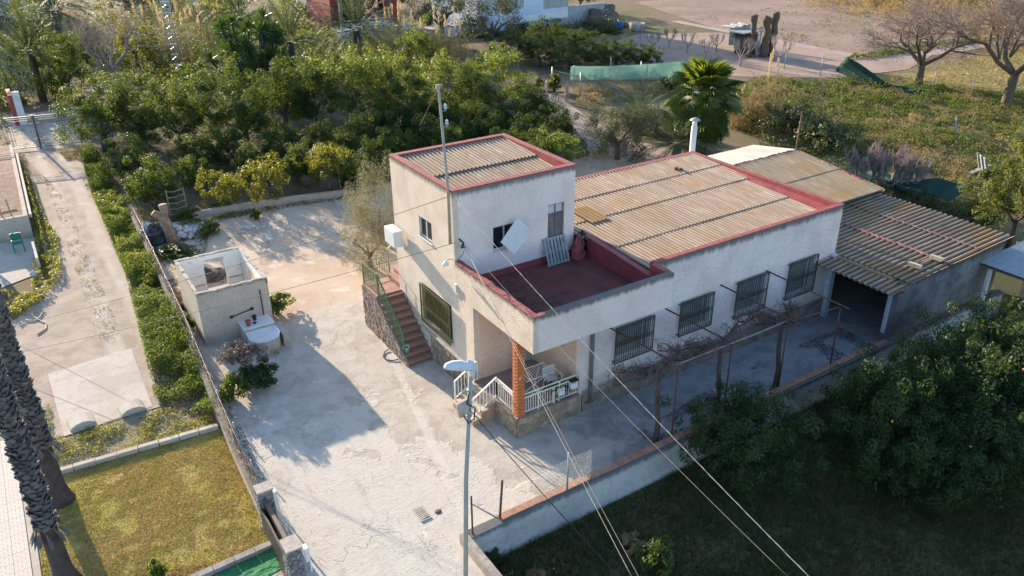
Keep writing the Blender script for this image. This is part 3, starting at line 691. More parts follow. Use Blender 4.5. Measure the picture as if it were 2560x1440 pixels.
# porch
mb = wall(MB(), (.25, -1.16), (2.55, -1.16), .75, 3.73, .2, [(1.30, 2.22, .75, 2.85)])
mb.build('porch_back_wall', smooth_plaster, house)
MB().box((2.55, MY+.22, 0), (2.75, -1.161, 3.725)).build('porch_right_wall', smooth_plaster, house)
MB().box((.02, MY+.02, 0), (2.55, -.9, .735)).build('porch_base', joint_m, house)
MB().box((-.03, MY-.03, .735), (2.58, -1.16, .755)).build('porch_floor', ground_mat('porch granite', (.30, .255, .23), (.24, .2, .18), (.42, .38, .35), s1=2, s2=14, bscale=30, bstr=.1), house)
dr = MB().box((1.552, -1.06, .757), (2.468, -1.02, 2.846)).build('front_door', pale_door_m, house)
for k in range(5): MB().box((1.60+k*.175, -1.074, .85), (1.745+k*.175, -1.061, 2.75)).build('door_panel', pale_door_m, dr)
# brick pillar on the porch corner
pl = MB().box((.035, MY+.005, .757), (.285, MY+.255, 3.73)).build('brick_pillar', brick_joint_m, house)
bl = MB().box((-.075, -.035, 0), (.075, .035, .058)).mesh('brick', brick_m)
off = house.location
for c in range(46):
    z = .762+c*.0645
    for k in range(4):
        a = math.pi/2*k; q = .113
        s = 1 if c % 2 else -1
        cx, cy = .16, MY+.13
        px, py = (s*.058, -q) if k == 0 else (q, s*.058) if k == 1 else (-s*.058, q) if k == 2 else (-q, -s*.058)
        link('brick', bl, pl, (cx+px-off[0], cy+py-off[1], z), (0, 0, a))
MB().box((-.004, MY-.03, .72), (.32, MY+.3, .7595)).build('pillar_base', mortar_m, house)
# porch railings (white-cream steel)
def railing(p, q, h0, h1, n, mat, name='railing', parent=house, w=.02, top=.045, posts=(0, 1), low=True):
    p, q = Vector(p), Vector(q)
    b = MB().bar(p+Vector((0, 0, h1)), q+Vector((0, 0, h1)), top, top*.8)
    if low: b.bar(p+Vector((0, 0, h0)), q+Vector((0, 0, h0)), .03, .03)
    for t in posts:
        s = p+(q-p)*t; b.bar(s, s+Vector((0, 0, h1)), .04, .04)
    r = b.build(name, mat, parent)
    bars(r, 'baluster', [p+(q-p)*((i+1)/(n+1))+Vector((0, 0, h0)) for i in range(n)], (0, 0, h1-h0), w, mat)
    return r
railing((.30, MY+.06, .755), (2.53, MY+.06, .755), .1, .66, 22, rail_m, w=.018, posts=(.55,))
MB().bar((.30, MY+.06, 1.56), (2.53, MY+.06, 1.56), .045, .035).bar((.9, MY+.06, .755), (.9, MY+.06, 1.55), .03).bar((1.75, MY+.06, .755), (1.75, MY+.06, 1.55), .03).build('handrail', rail_m, house)
railing((.06, -3.55, .755), (.06, -2.5, .755), .1, .72, 8, rail_m, w=.018)
MB().bar((.06, -3.55, 1.58), (.06, -2.46, 1.58), .05, .035).bar((.06, -2.48, .755), (.06, -2.48, 1.57), .04).build('handrail', rail_m, house)
def slope_rail(y):
    a, b = Vector((-.86, y, .25)), Vector((.06, y, .79))
    o = MB().bar(a+Vector((0, 0, .82)), b+Vector((0, 0, .82)), .055, .035).bar(a+Vector((0, 0, .12)), b+Vector((0, 0, .1)), .03).bar(a-Vector((0, 0, .2)), a+Vector((0, 0, .82)), .045).bar(b, b+Vector((0, 0, .82)), .04).build('step_railing', rail_m, house)
    bars(o, 'baluster', [a+(b-a)*((i+1)/7)+Vector((0, 0, .12)) for i in range(6)], (0, 0, .68), .018, rail_m)
slope_rail(-2.50); slope_rail(-1.22)
# porch steps
for k, (x, z) in enumerate(((-.92, .25), (-.60, .50), (-.28, .72))):
    st = MB().box((x, -2.56-.002*k, 0), (-.001 if k < 2 else .03, -1.155, z-.035)).build('porch_step', simple('porch step side %d' % k, (.42, .29, .20), (.33, .21, .145), 3, .9, .3, 15, .01), house)
    MB().box((x-.025, -2.585, z-.034), (x+.34, -1.15, z)).build('tread', simple('cream step %d' % k, (.62, .52, .40), (.5, .41, .31), 4, .7, .2, 20, .005), st)
# stone plinths
def plinth(poly, frame, size, back, mat=stone_m, aspect=1.15, rr=None):
    pb = MB().extr([frame(a, b, 0) for a, b in poly], Vector(frame(0, 0, -.03))-Vector(frame(0, 0, 0))).build('stone_plinth', back, house)
    stones(pb, poly, size, frame, mat, rr=rr or random.Random(len(poly)+int(size*100)), aspect=aspect); return pb
plinth([(0, 0), (2.62, 0), (2.62, .73), (0, .73)], lambda a, b, o: (a-.02, MY-.035-o, b), .27, joint_m)
plinth([(0, 0), (1.3, 0), (1.3, .73), (0, .73)], lambda a, b, o: (-.035-o, -2.585-a, b), .24, joint_m, rr=random.Random(31))
plinth([(0, 0), (12.95, 0), (12.95, .86), (0, .86)], lambda a, b, o: (2.66+a, MY-.035-o, b), .32, joint_m, stone_grey_m, rr=random.Random(17))
MB().box((2.7, MY-.055, .861), (15.6, MY-.002, .89)).build('plinth_cap', mortar_m, house)
plinth([(0, 0), (3.3, 0), (3.3, 1.12), (0, 1.12)], lambda a, b, o: (-.035-o, 2.12-a, b), .21, joint_m, stair_stone_m, rr=random.Random(4))
MB().box((-.10, -1.18, 1.121), (-.002, 2.95, 1.165)).build('plinth_cap', slab_m, house)
# drain pipe
MB().tube([(2.98, MY-.09, .35), (2.98, MY-.09, 3.7)], .07, 10).build('drain_pipe', simple('asbestos pipe', (.20, .18, .18), (.13, .12, .12), 3, .9, .3, 20, .01), house)
MB().box((2.80, MY-.12, .30), (3.12, MY-.04, .36)).build('pipe_shoe', red_m, house)
# windows with grilles
def frame_rect(mb, P, x0, x1, z0, z1, t, d):     # P(x, z, depth)
    for a, b, c, e in ((x0, x1, z0, z0+t), (x0, x1, z1-t, z1), (x0, x0+t, z0+t, z1-t), (x1-t, x1, z0+t, z1-t)):
        V = [P(a, c, 0), P(b, c, 0), P(b, e, 0), P(a, e, 0), P(a, c, d), P(b, c, d), P(b, e, d), P(a, e, d)]
        mb.add(V, [(0,1,2,3),(7,6,5,4),(0,4,5,1),(1,5,6,2),(2,6,7,3),(3,7,4,0)])
    return mb
for k, (a, b, c, e) in enumerate(wins):
    Pw = lambda x, z, d: (x, MY+.09+d, z)
    f = frame_rect(MB(), Pw, a+.102, b-.102, c+.082, e-.082, .07, .05)
    f.box((b-.38, MY+.09, c+.15), (b-.33, MY+.14, e-.15)); f = f.build('window', alu_m, house)
    MB().box((a+.17, MY+.115, c+.15), (b-.17, MY+.13, e-.15)).build('pane', shutter_m, f)
    MB().box((a+.03, MY-.05, c+.02), (b-.03, MY+.08, c+.075)).build('sill', stucco('window sill %d' % k, (.55, .47, .44), (.45, .38, .36), (.2, .18, .18), 9, 8, .3, .01), f)
    Pg = lambda x, z, d: (x, MY-.13+d, z)
    g = frame_rect(MB(), Pg, a, b, c, e, .035, .03); zm = (c+e)/2+.02
    for z in (zm-.05, zm+.05, e-.12): g.box((a+.035, MY-.128, z-.012), (b-.035, MY-.108, z+.012))
    for x, z in ((a, c+.1), (a, e-.1), (b, c+.1), (b, e-.1)): g.box((x-.015, MY-.115, z-.012), (x+.015, MY+.0, z+.012))
    for i in range(6): g.bar((a+.12+i*(b-a-.24)/6, MY-.118, zm-.04), (a+.12+(i+1)*(b-a-.24)/6, MY-.118, zm+.04 if i % 2 else zm+.0), .014)
    g = g.build('window_grille', grille_m, house)
    bars(g, 'bar', [(a+(b-a)*(i+1)/17, MY-.118, c+.03) for i in range(16)], (0, 0, e-c-.06), .018, grille_m)
# big grille on the side wall
Pg = lambda y, z, d: (-.12+d, y, z)
g = frame_rect(MB(), Pg, .37, 2.71, 1.44, 3.08, .035, .03)
for z in (2.17, 2.27, 2.98, 1.54): g.box((-.118, .405, z-.013), (-.098, 2.675, z+.013))
for i in range(8): g.bar((-.108, .5+i*.26, 2.18), (-.108, .5+(i+1)*.26, 2.26 if i % 2 else 2.18), .014)
for y, z in ((.37, 1.6), (.37, 2.9), (2.71, 1.6), (2.71, 2.9)): g.box((-.11, y-.015, z-.012), (0, y+.015, z+.012))
g = g.build('window_grille', grille_sun_m, house)
bars(g, 'bar', [(-.108, .37+2.34*(i+1)/23, 1.47) for i in range(22)], (0, 0, 1.58), .02, grille_sun_m)
f = frame_rect(MB(), lambda y, z, d: (.06+d, y, z), .402, 2.698, 1.482, 3.048, .06, .05).build('window', alu_m, house)
MB().box((.075, .462, 1.54), (.09, 2.638, 2.99)).build('pane', glass_m, f)
# small windows and door of the tower
f = frame_rect(MB(), lambda y, z, d: (.05+d, y, z), 1.632, 2.618, 5.022, 5.798, .05, .05); f.box((.05, 2.10, 5.07), (.1, 2.15, 5.75))
f = f.build('window', white_paint_m, house)
MB().box((.07, 1.682, 5.07), (.08, 2.568, 5.75)).build('pane', glass2_m, f)
MB().box((-.04, 1.6, 4.965), (.05, 2.65, 5.02)).build('sill', white_paint_m, f)
f = frame_rect(MB(), lambda x, z, d: (x, .06+d, z), 1.542, 2.528, 4.962, 5.858, .05, .05); f.box((2.0, .06, 5.01), (2.05, .11, 5.81))
f = f.build('window', alu_m, house)
MB().box((1.592, .085, 5.01), (2.478, .095, 5.81)).build('pane', glass_m, f)
MB().box((1.5, -.035, 4.90), (2.56, .06, 4.958)).build('sill', alu_m, f)
d = MB().box((3.872, .10, 3.962), (4.598, .14, 6.178)).build('terrace_door', door_wood_m, house)
for x in (3.89, 4.245): MB().box((x, .075, 4.05), (x+.335, .099, 4.75)).build('door_panel', door_wood_m, d); MB().box((x, .075, 4.85), (x+.335, .099, 5.75)).build('door_panel', door_wood_m, d); MB().box((x+.03, .085, 5.82), (x+.305, .099, 6.12)).build('pane', alu_m, d)
# side stairs
ST = (2.06, 4.64, 10, 1.94)
n = ST[2]; dy = (ST[1]-ST[0])/n; dz = ST[3]/n
prof = [(ST[0], 0)]
for k in range(n): prof += [(ST[0]+k*dy, (k+1)*dz), (ST[0]+(k+1)*dy, (k+1)*dz)]
prof += [(6.02, ST[3]), (6.02, 0)]
V = [(x, y, z) for x in (-1.08, -.002) for y, z in prof]; k = len(prof)
Fs = [(i, i+1, k+i+1, k+i) for i in range(k-1)]
core = MB()
for i in range(n):
    core.box((-1.05, ST[0]+i*dy, 0), (-.003, 6.0 if i == n-1 else ST[0]+(i+1)*dy, (i+1)*dz-.04))
stairs = core.build('staircase', riser_m, house)
tm = MB().box((-1.1, 0, -.04), (-.004, dy+.03, 0)).box((-1.1, 0, -.07), (-.004, .03, -.04)).mesh('tread', tread_m)
for i in range(n-1): link('tread', tm, stairs, Vector((0, ST[0]+i*dy-.03, (i+1)*dz))-off)
lt = MB().box((0, 0, 0), (.268, .335, .04)).mesh('landing_tile', landing_m)
for i in range(4):
    for j in range(4): link('landing_tile', lt, stairs, Vector((-1.1+i*.275, 4.61+j*.342, ST[3]-.04+.0008*((i*3+j) % 4)))-off)
for i, (x, z) in enumerate(((.02, 2.12), (.30, 2.30), (.58, 2.48))):
    MB().box((x, 4.86, 0), (1.2, 6.0, z)).build('upper_step', landing_m, stairs)
swf = lambda a, b, o: (-1.115-o, a, b)
wp = [(2.02, 0), (6.04, 0), (6.04, 1.86), (4.62, 1.86), (2.02, .12)]
sw = MB().extr([(-1.115, a, b) for a, b in wp], (.06, 0, 0)).build('stair_wall', joint_m, house)
stones(sw, wp, .15, swf, stair_stone_m, rr=random.Random(23), depth=(.008, .04), joint=.014, aspect=.8)
stones(sw, [(-1.1, 0), (0, 0), (0, 1.86), (-1.1, 1.86)], .17, lambda a, b, o: (a, 6.045+o, b), stair_stone_m, rr=random.Random(29), depth=(.008, .04))
A, B, Cc, D = Vector((-1.06, 2.42, .38)), Vector((-1.06, 4.5, 1.98)), Vector((-1.06, 5.93, 1.95)), Vector((.1, 5.95, 1.95))
up = lambda v, h: v+Vector((0, 0, h))
g = MB().bar(up(A, .95), up(B, .95), .045, .04).bar(up(A, .12), up(B, .1), .025).bar(up(A, -.1), up(A, .95), .04).build('stair_railing', bright_green_m, house)
bars(g, 'baluster', [A+(B-A)*((i+1)/18)+Vector((0, 0, .12)) for i in range(17)], (0, 0, .83), .016, green_rail_m)
g = MB().bar(up(B, .95), up(Cc, .95), .04).bar(up(B, .1), up(Cc, .1), .025).bar(B, up(B, .97), .045).bar(up(Cc, -.15), up(Cc, .97), .045).bar(up(Cc, .95), up(D, .95), .04).bar(up(Cc, .1), up(D, .1), .025).bar(D, up(D, 1.25), .04).bar(up(D, 1.25), (.75, 5.95, 3.75), .04).build('landing_railing', green_rail_m, house)
bars(g, 'baluster', [B+(Cc-B)*((i+1)/14)+Vector((0, 0, .1)) for i in range(13)]+[Cc+(D-Cc)*((i+1)/11)+Vector((0, 0, .1)) for i in range(10)], (0, 0, .85), .016, green_rail_m)
MB().bar(up(B, .5)+Vector((0, 0, .05)), up(Cc, .55), .012).bar(up(Cc, .55), up(D, .55), .012).build('railing_wire', green_rail_m, house)

# ------------------------------------------------------------------ garage beside the house
gar = thing('garage', 'low grey rendered garage with bold corrugated roof and a dark open bay', 'garage', (19, -4, 0))
mb = wall(MB(), (15.32, -7.1), (22.5, -7.1), -.02, 2.80, .2); wall(mb, (22.5, -6.9), (22.5, -1.0), -.02, 2.95, .2)
wall(mb, (22.3, -1.0), (15.65, -1.0), -.02, 2.95, .2)
mb.build('garage_wall', garage_wall_m, gar)
MB().extr([(15.32, -7.102, 2.801), (22.5, -7.102, 2.801), (22.5, -7.102, 3.0), (18.4, -7.102, 2.93)], (0, .2, 0)).build('gable_wall', garage_wall_m, gar)
bluewhite = simple('blue white limewash', (.52, .57, .66), (.40, .45, .53), 3, .9, .3, 14, .01)
MB().box((15.40, -6.899, 0), (15.62, -6.62, 2.72)).build('door_post', garage_wall_m, gar)
MB().box((15.30, -6.88, .55), (15.399, -6.70, 2.5)).build('door_post', bluewhite, gar)
MB().box((15.36, -4.08, 0), (15.62, MY-.004, 2.85)).build('door_post', bluewhite, gar)
MB().box((15.42, -6.62, 2.66), (15.60, -4.08, 2.82)).build('lintel', wood_m, gar)
MB().bar((15.0, -7.02, 2.58), (15.34, -7.25, 2.5), .08).build('purlin_end', rust_m, gar)
gr = MB().box((16, -6.8, 2.60), (22.2, -4.2, 2.66)).build('garage_roof', wood_m, gar)
roof_row(gr, -1.02, 22.72, 20.4, 3.10, 3.03, 5, 5, 6.3/25, roof_garage_m, along='X', amp=.04)
roof_row(gr, -1.02, 20.45, 18.2, 3.03, 2.965, 5, 5, 6.3/25, roof_garage_m, along='X', lift=-.02, amp=.04)
roof_row(gr, -1.02, 18.3, 15.66, 2.97, 2.875, 5, 5, 6.3/25, roof_garage_m, along='X', lift=-.035, amp=.04)
roof_row(gr, -3.9, 15.64, 14.5, 2.815, 2.72, 2, 7, 3.43/14, roof_garage_m, along='X', lift=-.045, amp=.04)
def lumpy(name, p, q, w, h, mat, parent, n=24, seed=1):
    r = random.Random(seed); p, q = Vector(p), Vector(q); d = (q-p).normalized(); s = d.cross(Vector((0, 0, 1))); b = MB()
    pts = [p+(q-p)*(i/n)+s*r.uniform(-.04, .04) for i in range(n+1)]
    b.tube([v+Vector((0, 0, r.uniform(-.01, .01))) for v in pts], [w*r.uniform(.6, 1.1) for _ in pts], 6)
    return b.build(name, mat, parent)
lumpy('ridge_mortar', (18.28, -1.1, 2.975), (18.28, -7.2, 2.975), .055, .05, pink_mortar_m, gar, 60, 3)
lumpy('ridge_mortar', (20.42, -1.1, 3.04), (20.42, -7.2, 3.04), .035, .03, pink_mortar_m, gar, 60, 4)
for k, (p, a) in enumerate((((16.8, -6.62, 2.99), .1), ((18.05, -6.75, 3.03), .05))):
    b = MB().box((-.13, -.24, 0), (.13, .24, .1)).box((-.13, -.24, .1), (-.05, .24, .15))
    o = b.build('roof_weight_block', simple('pale concrete block %d' % k, (.55, .47, .33), (.45, .38, .27), 6, .9, .3, 20, .01), label=('pale concrete block lying on the garage roof near its eave', 'pale concrete block on the garage roof beside the pink mortar ridge')[k], cat='block', group='blocks weighing down the garage roof')
    o.location = p; o.rotation_euler = (0, .03, a)
MB().bar((16.95, -6.5, 3.0), (17.9, -6.58, 3.04), .05, .03).build('batten', wood_m, label='thin timber batten lying between two blocks on the garage roof', cat='batten')

# shed behind the garage
shed = thing('shed', 'low shed with tan lichened corrugated roof edged in red mortar behind the house', 'shed', (19, 2, 0))
mb = wall(MB(), (22.3, -.99), (22.3, 6.4), -.02, 3.46, .2); wall(mb, (22.1, 6.4), (15.7, 6.4), -.02, 3.46, .2); wall(mb, (15.85, -.99), (22.1, -.99), -.02, 3.42, .2)
mb.build('shed_wall', garage_wall_m, shed)
MB().box((15.66, -1.2, 3.36), (22.42, -1.1, 3.46)).build('gutter', simple('blue grey gutter', (.12, .145, .19), (.08, .1, .13), 3, .5, .1), shed)
sr = MB().box((15.8, -.8, 3.35), (22.0, 6.2, 3.42)).build('shed_roof', wood_m, shed)
p = 6.75/36
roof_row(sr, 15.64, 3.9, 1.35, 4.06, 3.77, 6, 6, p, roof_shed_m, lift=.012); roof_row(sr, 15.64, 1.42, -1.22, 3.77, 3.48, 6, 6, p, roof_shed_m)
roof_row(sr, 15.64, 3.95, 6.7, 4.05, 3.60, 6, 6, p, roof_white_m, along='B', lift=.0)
lumpy('ridge_mortar', (15.7, 3.92, 4.06), (22.4, 3.92, 4.06), .06, .05, red_m, shed, 60, 5)
lumpy('verge_mortar', (22.38, 3.9, 4.05), (22.38, -1.2, 3.46), .055, .05, red_m, shed, 50, 6)

# open lean-to with a tin roof at the right edge
lean = thing('lean_to', 'open lean-to with blue grey tin roof beside the garage', 'lean-to', (24, -8, -.8))
lr = MB().box((20.9, -10.6, 2.15), (25.4, -7.16, 2.19)).build('lean_to_roof', wood_m, lean)
roof_row(lr, -7.13, 25.6, 20.95, 2.62, 2.30, 4, 10, .088, tin_m, along='X', amp=.018)
for x, y in ((21.05, -7.5), (21.0, -10.4), (25.2, -10.4)): MB().box((x-.07, y-.07, -.86), (x+.07, y+.07, 2.13)).build('post', plastic_m if y > -8 else steel_m, lean)
MB().box((25.3, -10.5, -.86), (25.42, -7.12, 2.13)).build('back_wall', garage_wall_m, lean)
def drum(loc, r, h, mat, label, cat='canister', group=None, name='canister'):
    o = thing(name, label, cat, loc, group); x, y, z = loc
    MB().lathe([(r*.9, 0), (r, .03), (r, h*.85), (r*.8, h*.95), (r*.3, h)], 14, loc).build('body', mat, o)
    MB().lathe([(r*.22, h), (r*.22, h+.06)], 10, loc).build('cap', steel_m, o); return o
white_can = simple('white canister', (.66, .68, .70), (.58, .6, .62), 3, .4)
for k, (x, y) in enumerate(((21.9, -7.9), (22.1, -8.35), (22.3, -8.8))):
    o = thing('canister', ('white canister under the lean-to, nearest the garage wall', 'white canister under the lean-to, middle of three', 'white canister under the lean-to, farthest from the garage')[k], 'canister', (x, y, -.86), 'white canisters under the lean-to')
    MB().box((x-.17, y-.17, -.86), (x+.17, y+.17, -.3)).build('body', white_can, o, bevel=.03); MB().lathe([(.06, 0), (.06, .06)], 10, (x, y, -.3)).build('cap', blue_barrel_m, o)
o = thing('water_tank', 'round beige tank with white label under the lean-to', 'tank', (23.4, -9.0, -.86))
MB().lathe([(.55, 0), (.62, .05), (.62, .9), (.4, 1.15), (.15, 1.2)], 20, (23.4, -9.0, -.86)).build('tank_body', simple('beige tank', (.42, .38, .32), (.36, .32, .27), 3, .5), o)
MB().box((22.76, -9.15, -.35), (22.79, -8.85, -.05)).build('paper_label', plastic_m, o)

# roofless hut
hut = thing('hut', 'roofless rendered hut with whitewashed inside and a window hole', 'hut', (-5.8, 9.7, 0))
HX0, HX1, HY0, HY1, HZ = -7.2, -4.42, 7.87, 11.62, 2.34
mb = wall(MB(), (HX0, HY0), (HX1, HY0), 0, HZ, .13); wall(mb, (HX1, HY1), (HX0, HY1), 0, HZ, .13, [(HX1+5.22, HX1+6.11, .72, 2.12)])
wall(mb, (HX0, HY1-.13), (HX0, HY0+.13), 0, HZ, .13); wall(mb, (HX1, HY0+.13), (HX1, HY1-.13), 0, HZ-.03, .13, [(1.45, 2.45, 0, 1.95)])
mb.build('hut_wall', hut_m, hut)
mb = wall(MB(), (HX1-.13, HY1-.131), (HX0+.13, HY1-.131), 0, HZ-.012, .012, [(HX1-.13+5.22, HX1-.13+6.11, .72, 2.12)])
wall(mb, (HX0+.131, HY1-.145), (HX0+.131, HY0+.145), 0, HZ-.012, .012); wall(mb, (HX1-.131, HY0+.145), (HX1-.131, HY1-.145), 0, HZ-.04, .012, [(1.435, 2.435, 0, 1.95)])
wall(mb, (HX0+.145, HY0+.131), (HX1-.145, HY0+.131), 0, HZ-.012, .012); mb.build('whitewash', hut_white_m, hut)
r_ = random.Random(8); top = MB()
for (xa, ya, xb, yb) in ((HX0, HY0+.06, HX1, HY0+.06), (HX0, HY1-.06, HX1, HY1-.06), (HX0+.06, HY0, HX0+.06, HY1), (HX1-.06, HY0, HX1-.06, HY1)):
    n = 14
    for i in range(n):
        t = (i+.5)/n; w_ = r_.uniform(.045, .085); L = math.hypot(xb-xa, yb-ya)/n*.55; dx, dy = (L, w_) if ya == yb else (w_, L)
        top.box((xa+(xb-xa)*t-dx, ya+(yb-ya)*t-dy, HZ-.03), (xa+(xb-xa)*t+dx, ya+(yb-ya)*t+dy, HZ+r_.uniform(.005, .045)))
top.build('broken_wall_top', mortar_m, hut, kind='stuff')
MB().box((HX0+.15, HY1-.22, 1.0), (-6.2, HY1-.148, 1.05)).build('shelf_ledge', hut_m, hut); MB().box((-5.15, HY1-.22, 1.05), (HX1-.16, HY1-.148, 1.1)).build('shelf_ledge', hut_m, hut)
MB().tube([(-4.78, HY0-.03, 1.9), (-4.78, HY0-.03, .75)], .022, 8).build('black_pipe', black_m, hut)
MB().tube([(-6.05, HY0-.05, 1.03), (-5.2, HY0-.05, 1.16)], .022, 8).build('wall_bracket', black_m, hut)
for x, z in ((-6.05, 1.03), (-5.2, 1.16)): MB().box((x-.05, HY0-.08, z-.05), (x+.05, HY0-.001, z+.05)).build('bracket_plate', black_m, hut)
MB().box((HX1-.06, HY0-.012, 2.1), (HX1+.004, HY0+.05, 2.3)).build('rust_stain_iron', rust_m, hut)
sheet('hut_floor', [(HX0+.14, HY0+.14), (HX1-.14, HY0+.14), (HX1-.14, HY1-.14), (HX0+.14, HY1-.14)], .012, soil_m)
sheet('hut_apron', [(-8.0, 3.2), (-7.3, 3.2), (-6.9, 5.0), (-7.2, 7.86), (-7.22, 10.6), (-7.65, 10.6)], .006, slab_m)

# wash basin against the hut
wb = thing('wash_basin', 'pale rendered wash basin with curved front and white rim against the hut', 'wash basin', (-5.2, 6.8, 0))
def dshape(s, y1): return [(-5.2+.58*s, y1), (-5.2+.6*s, 6.45), (-5.2+.45*s, 6.12-.06*(s-1)), (-5.2+.18*s, 5.98), (-5.2-.18*s, 5.97), (-5.2-.45*s, 6.1), (-5.2-.6*s, 6.45), (-5.2-.58*s, y1)]
MB().prism([(x, y) for x, y in dshape(1.0, 7.05)], 0, .54).build('basin_body', mortar_m, wb, bevel=.02)
o_ = dshape(1.03, 7.05); i_ = [(-5.2+(x+5.2)*.87, 6.55+(y-6.55)*.82) for x, y in o_]
V = [(x, y, .541) for x, y in o_]+[(x, y, .60) for x, y in o_]+[(x, y, .60) for x, y in i_]+[(x, y, .555) for x, y in i_]; k = 8
MB().add(V, [(i, (i+1) % k, k+(i+1) % k, k+i) for i in range(k)]+[(k+i, k+(i+1) % k, 2*k+(i+1) % k, 2*k+i) for i in range(k)]+[(2*k+i, 2*k+(i+1) % k, 3*k+(i+1) % k, 3*k+i) for i in range(k)]+[tuple(range(3*k, 4*k)), tuple(range(k-1, -1, -1))]).build('basin_rim', ceramic_m, wb)
MB().box((-5.82, 7.051, 0), (-4.55, HY0-.002, .70)).build('back_block', mortar_m, wb)
MB().box((-5.85, 7.03, .701), (-4.60, HY0-.003, .74)).build('shelf_top', ceramic_m, wb)
MB().box((-4.55, 6.2, 0), (-4.28, 7.3, .52)).build('side_block', mortar_m, wb)
def pot(loc, r, h, mat, label, group=None, plant=None, cat='plant pot'):
    o = thing('plant_pot', label, cat, loc, group)
    MB().lathe([(r*.72, 0), (r*.95, h*.82), (r*1.08, h*.82), (r*1.08, h), (r*.93, h), (r*.85, h*.7)], 16, loc).build('pot_body', mat, o)
    MB().lathe([(r*.87, h*.72), (r*.1, h*.78)], 12, loc).build('earth', soil_m, o)
    if plant:
        n = 260; P = rng.normal(size=(n, 3))*np.array([r*.9, r*.9, plant*.28])+np.array([loc[0], loc[1], loc[2]+h+plant*.5])
        quads('leaves', leafquads(P, rng.normal(size=(n, 3)), .11, .05, rng), leaf_near_m, o)
    return o
pot((-5.57, 7.28, .74), .11, .24, clay_m, 'terracotta pot on the basin shelf, larger one in front', 'empty pots on the wash basin')
pot((-5.22, 7.62, .74), .09, .2, dark_clay_m, 'dark red pot on the basin shelf touching the hut wall', 'empty pots on the wash basin')
o = thing('pot_saucer', 'small dark red saucer on the basin shelf', 'saucer', (-5.3, 7.35, .74)); MB().lathe([(.06, 0), (.085, .03), (.07, .03), (.06, .012)], 14, (-5.3, 7.35, .74)).build('saucer', dark_clay_m, o)

# boundary wall of the yard with its wire fence
bw = thing('boundary_wall', 'long low rendered wall between driveway garden and yard', 'wall', (-7.7, 10, 0))
path = [(-7.12, 24.3), (-7.25, 20), (-7.42, 15.5), (-7.62, 9.5), (-7.98, 3), (-8.1, .5), (-8.22, -3.2)]
def strip(path, w, z0, z1):
    b = MB(); L = []
    for i, p_ in enumerate(path):
        a = Vector(path[max(i-1, 0)]); c = Vector(path[min(i+1, len(path)-1)]); d = (c-a).normalized(); nrm = Vector((-d.y, d.x)); q = Vector(p_)
        L.append((q+nrm*w/2, q-nrm*w/2))
    V = []
    for a, c in L: V += [(a.x, a.y, z0), (c.x, c.y, z0), (c.x, c.y, z1), (a.x, a.y, z1)]
    F = [(0, 1, 2, 3)]+[(4*i+j, 4*i+(j+1) % 4, 4*i+4+(j+1) % 4, 4*i+4+j) for i in range(len(L)-1) for j in range(4)]
    n = len(L)-1; F.append((4*n+3, 4*n+2, 4*n+1, 4*n)); return b.add(V, F)
strip(path, .26, -.05, .42).build('wall_body', low_wall_m, bw)
# dead creeper hanging on the wire of that wall
def along(path, t):
    L = [math.dist(a, b) for a, b in zip(path, path[1:])]; s = t*sum(L)
    for (a, b), l in zip(zip(path, path[1:]), L):
        if s <= l: return a[0]+(b[0]-a[0])*s/l, a[1]+(b[1]-a[1])*s/l
        s -= l
    return path[-1]
fence = thing('wire_fence', 'wire fence with thin posts and dead creeper along the low yard wall', 'fence', (-7.6, 10, .4))
tw = MB(); r_ = random.Random(12)
for i in range(620):
    x, y = along(path, r_.random()); x += .05; z = .42+r_.random()*.30
    pts = [(x+r_.uniform(-.04, .04), y, z)]
    for _ in range(4): pts.append((pts[-1][0]+r_.uniform(-.04, .04), pts[-1][1]-r_.uniform(.05, .3), min(.85, max(.42, pts[-1][2]+r_.uniform(-.11, .11)))))
    tw.tube(pts, [.014, .012, .01, .008, .005], 3, cap=False)
tw.build('dead_creeper', simple('dead creeper', (.24, .175, .135), (.15, .11, .09), 5, .95, 0), fence, kind='stuff')
for x, y in ((-7.15, 24.0), (-7.2, 20.4), (-7.32, 17.2), (-7.55, 13.4), (-7.78, 7.2), (-7.95, 3.0), (-8.0, .8), (-8.08, -1.4)):
    MB().tube([(x+.06, y, .41), (x+.06, y, .95)], .022, 6).build('post', steel_m, fence)
for z in (.55, .85): MB().tube([(a+.06, b, z) for a, b in path], .006, 4).build('wire', steel_m, fence)
# low wall and posts towards the orchard
ow = thing('orchard_wall', 'low rendered wall along the orchard edge of the yard', 'wall', (0, 22, 0))
strip([(-4.3, 22.6), (-2.0, 22.4), (.6, 22.0), (3.6, 21.4), (6.2, 21.0), (12, 20.6), (19, 20.3), (22.4, 18.4)], .24, -.05, .34).build('wall_body', low_wall_m, ow)
for k, (x, y) in enumerate(((-2.08, 22.55), (.73, 22.15), (4.0, 21.45))):
    o = thing('fence_post', ('thin pale fence post on the orchard wall, nearest the boundary wall', 'thin pale fence post on the orchard wall, middle of three', 'thin pale fence post on the orchard wall, nearest the house')[k], 'fence post', (x, y, .34), 'posts on the orchard wall')
    MB().tube([(x, y, .3), (x-.03, y, 1.75)], .025, 6).build('post', pale_bark_m, o)
o = thing('pole_gate', 'ladder like rustic gate of bent poles in the orchard corner', 'gate', (-4.9, 22.9, 0))
for x in (-5.35, -4.45): MB().tube([(x, 22.9, 0), (x, 22.9, 1.75)], .03, 6).build('upright', pale_bark_m, o)
for z in (.3, .62, .95, 1.3, 1.62): MB().tube([(-5.4, 22.88, z+.03), (-4.95, 22.88, z-.05), (-4.4, 22.88, z+.06)], .022, 6).build('rung', pale_bark_m, o)

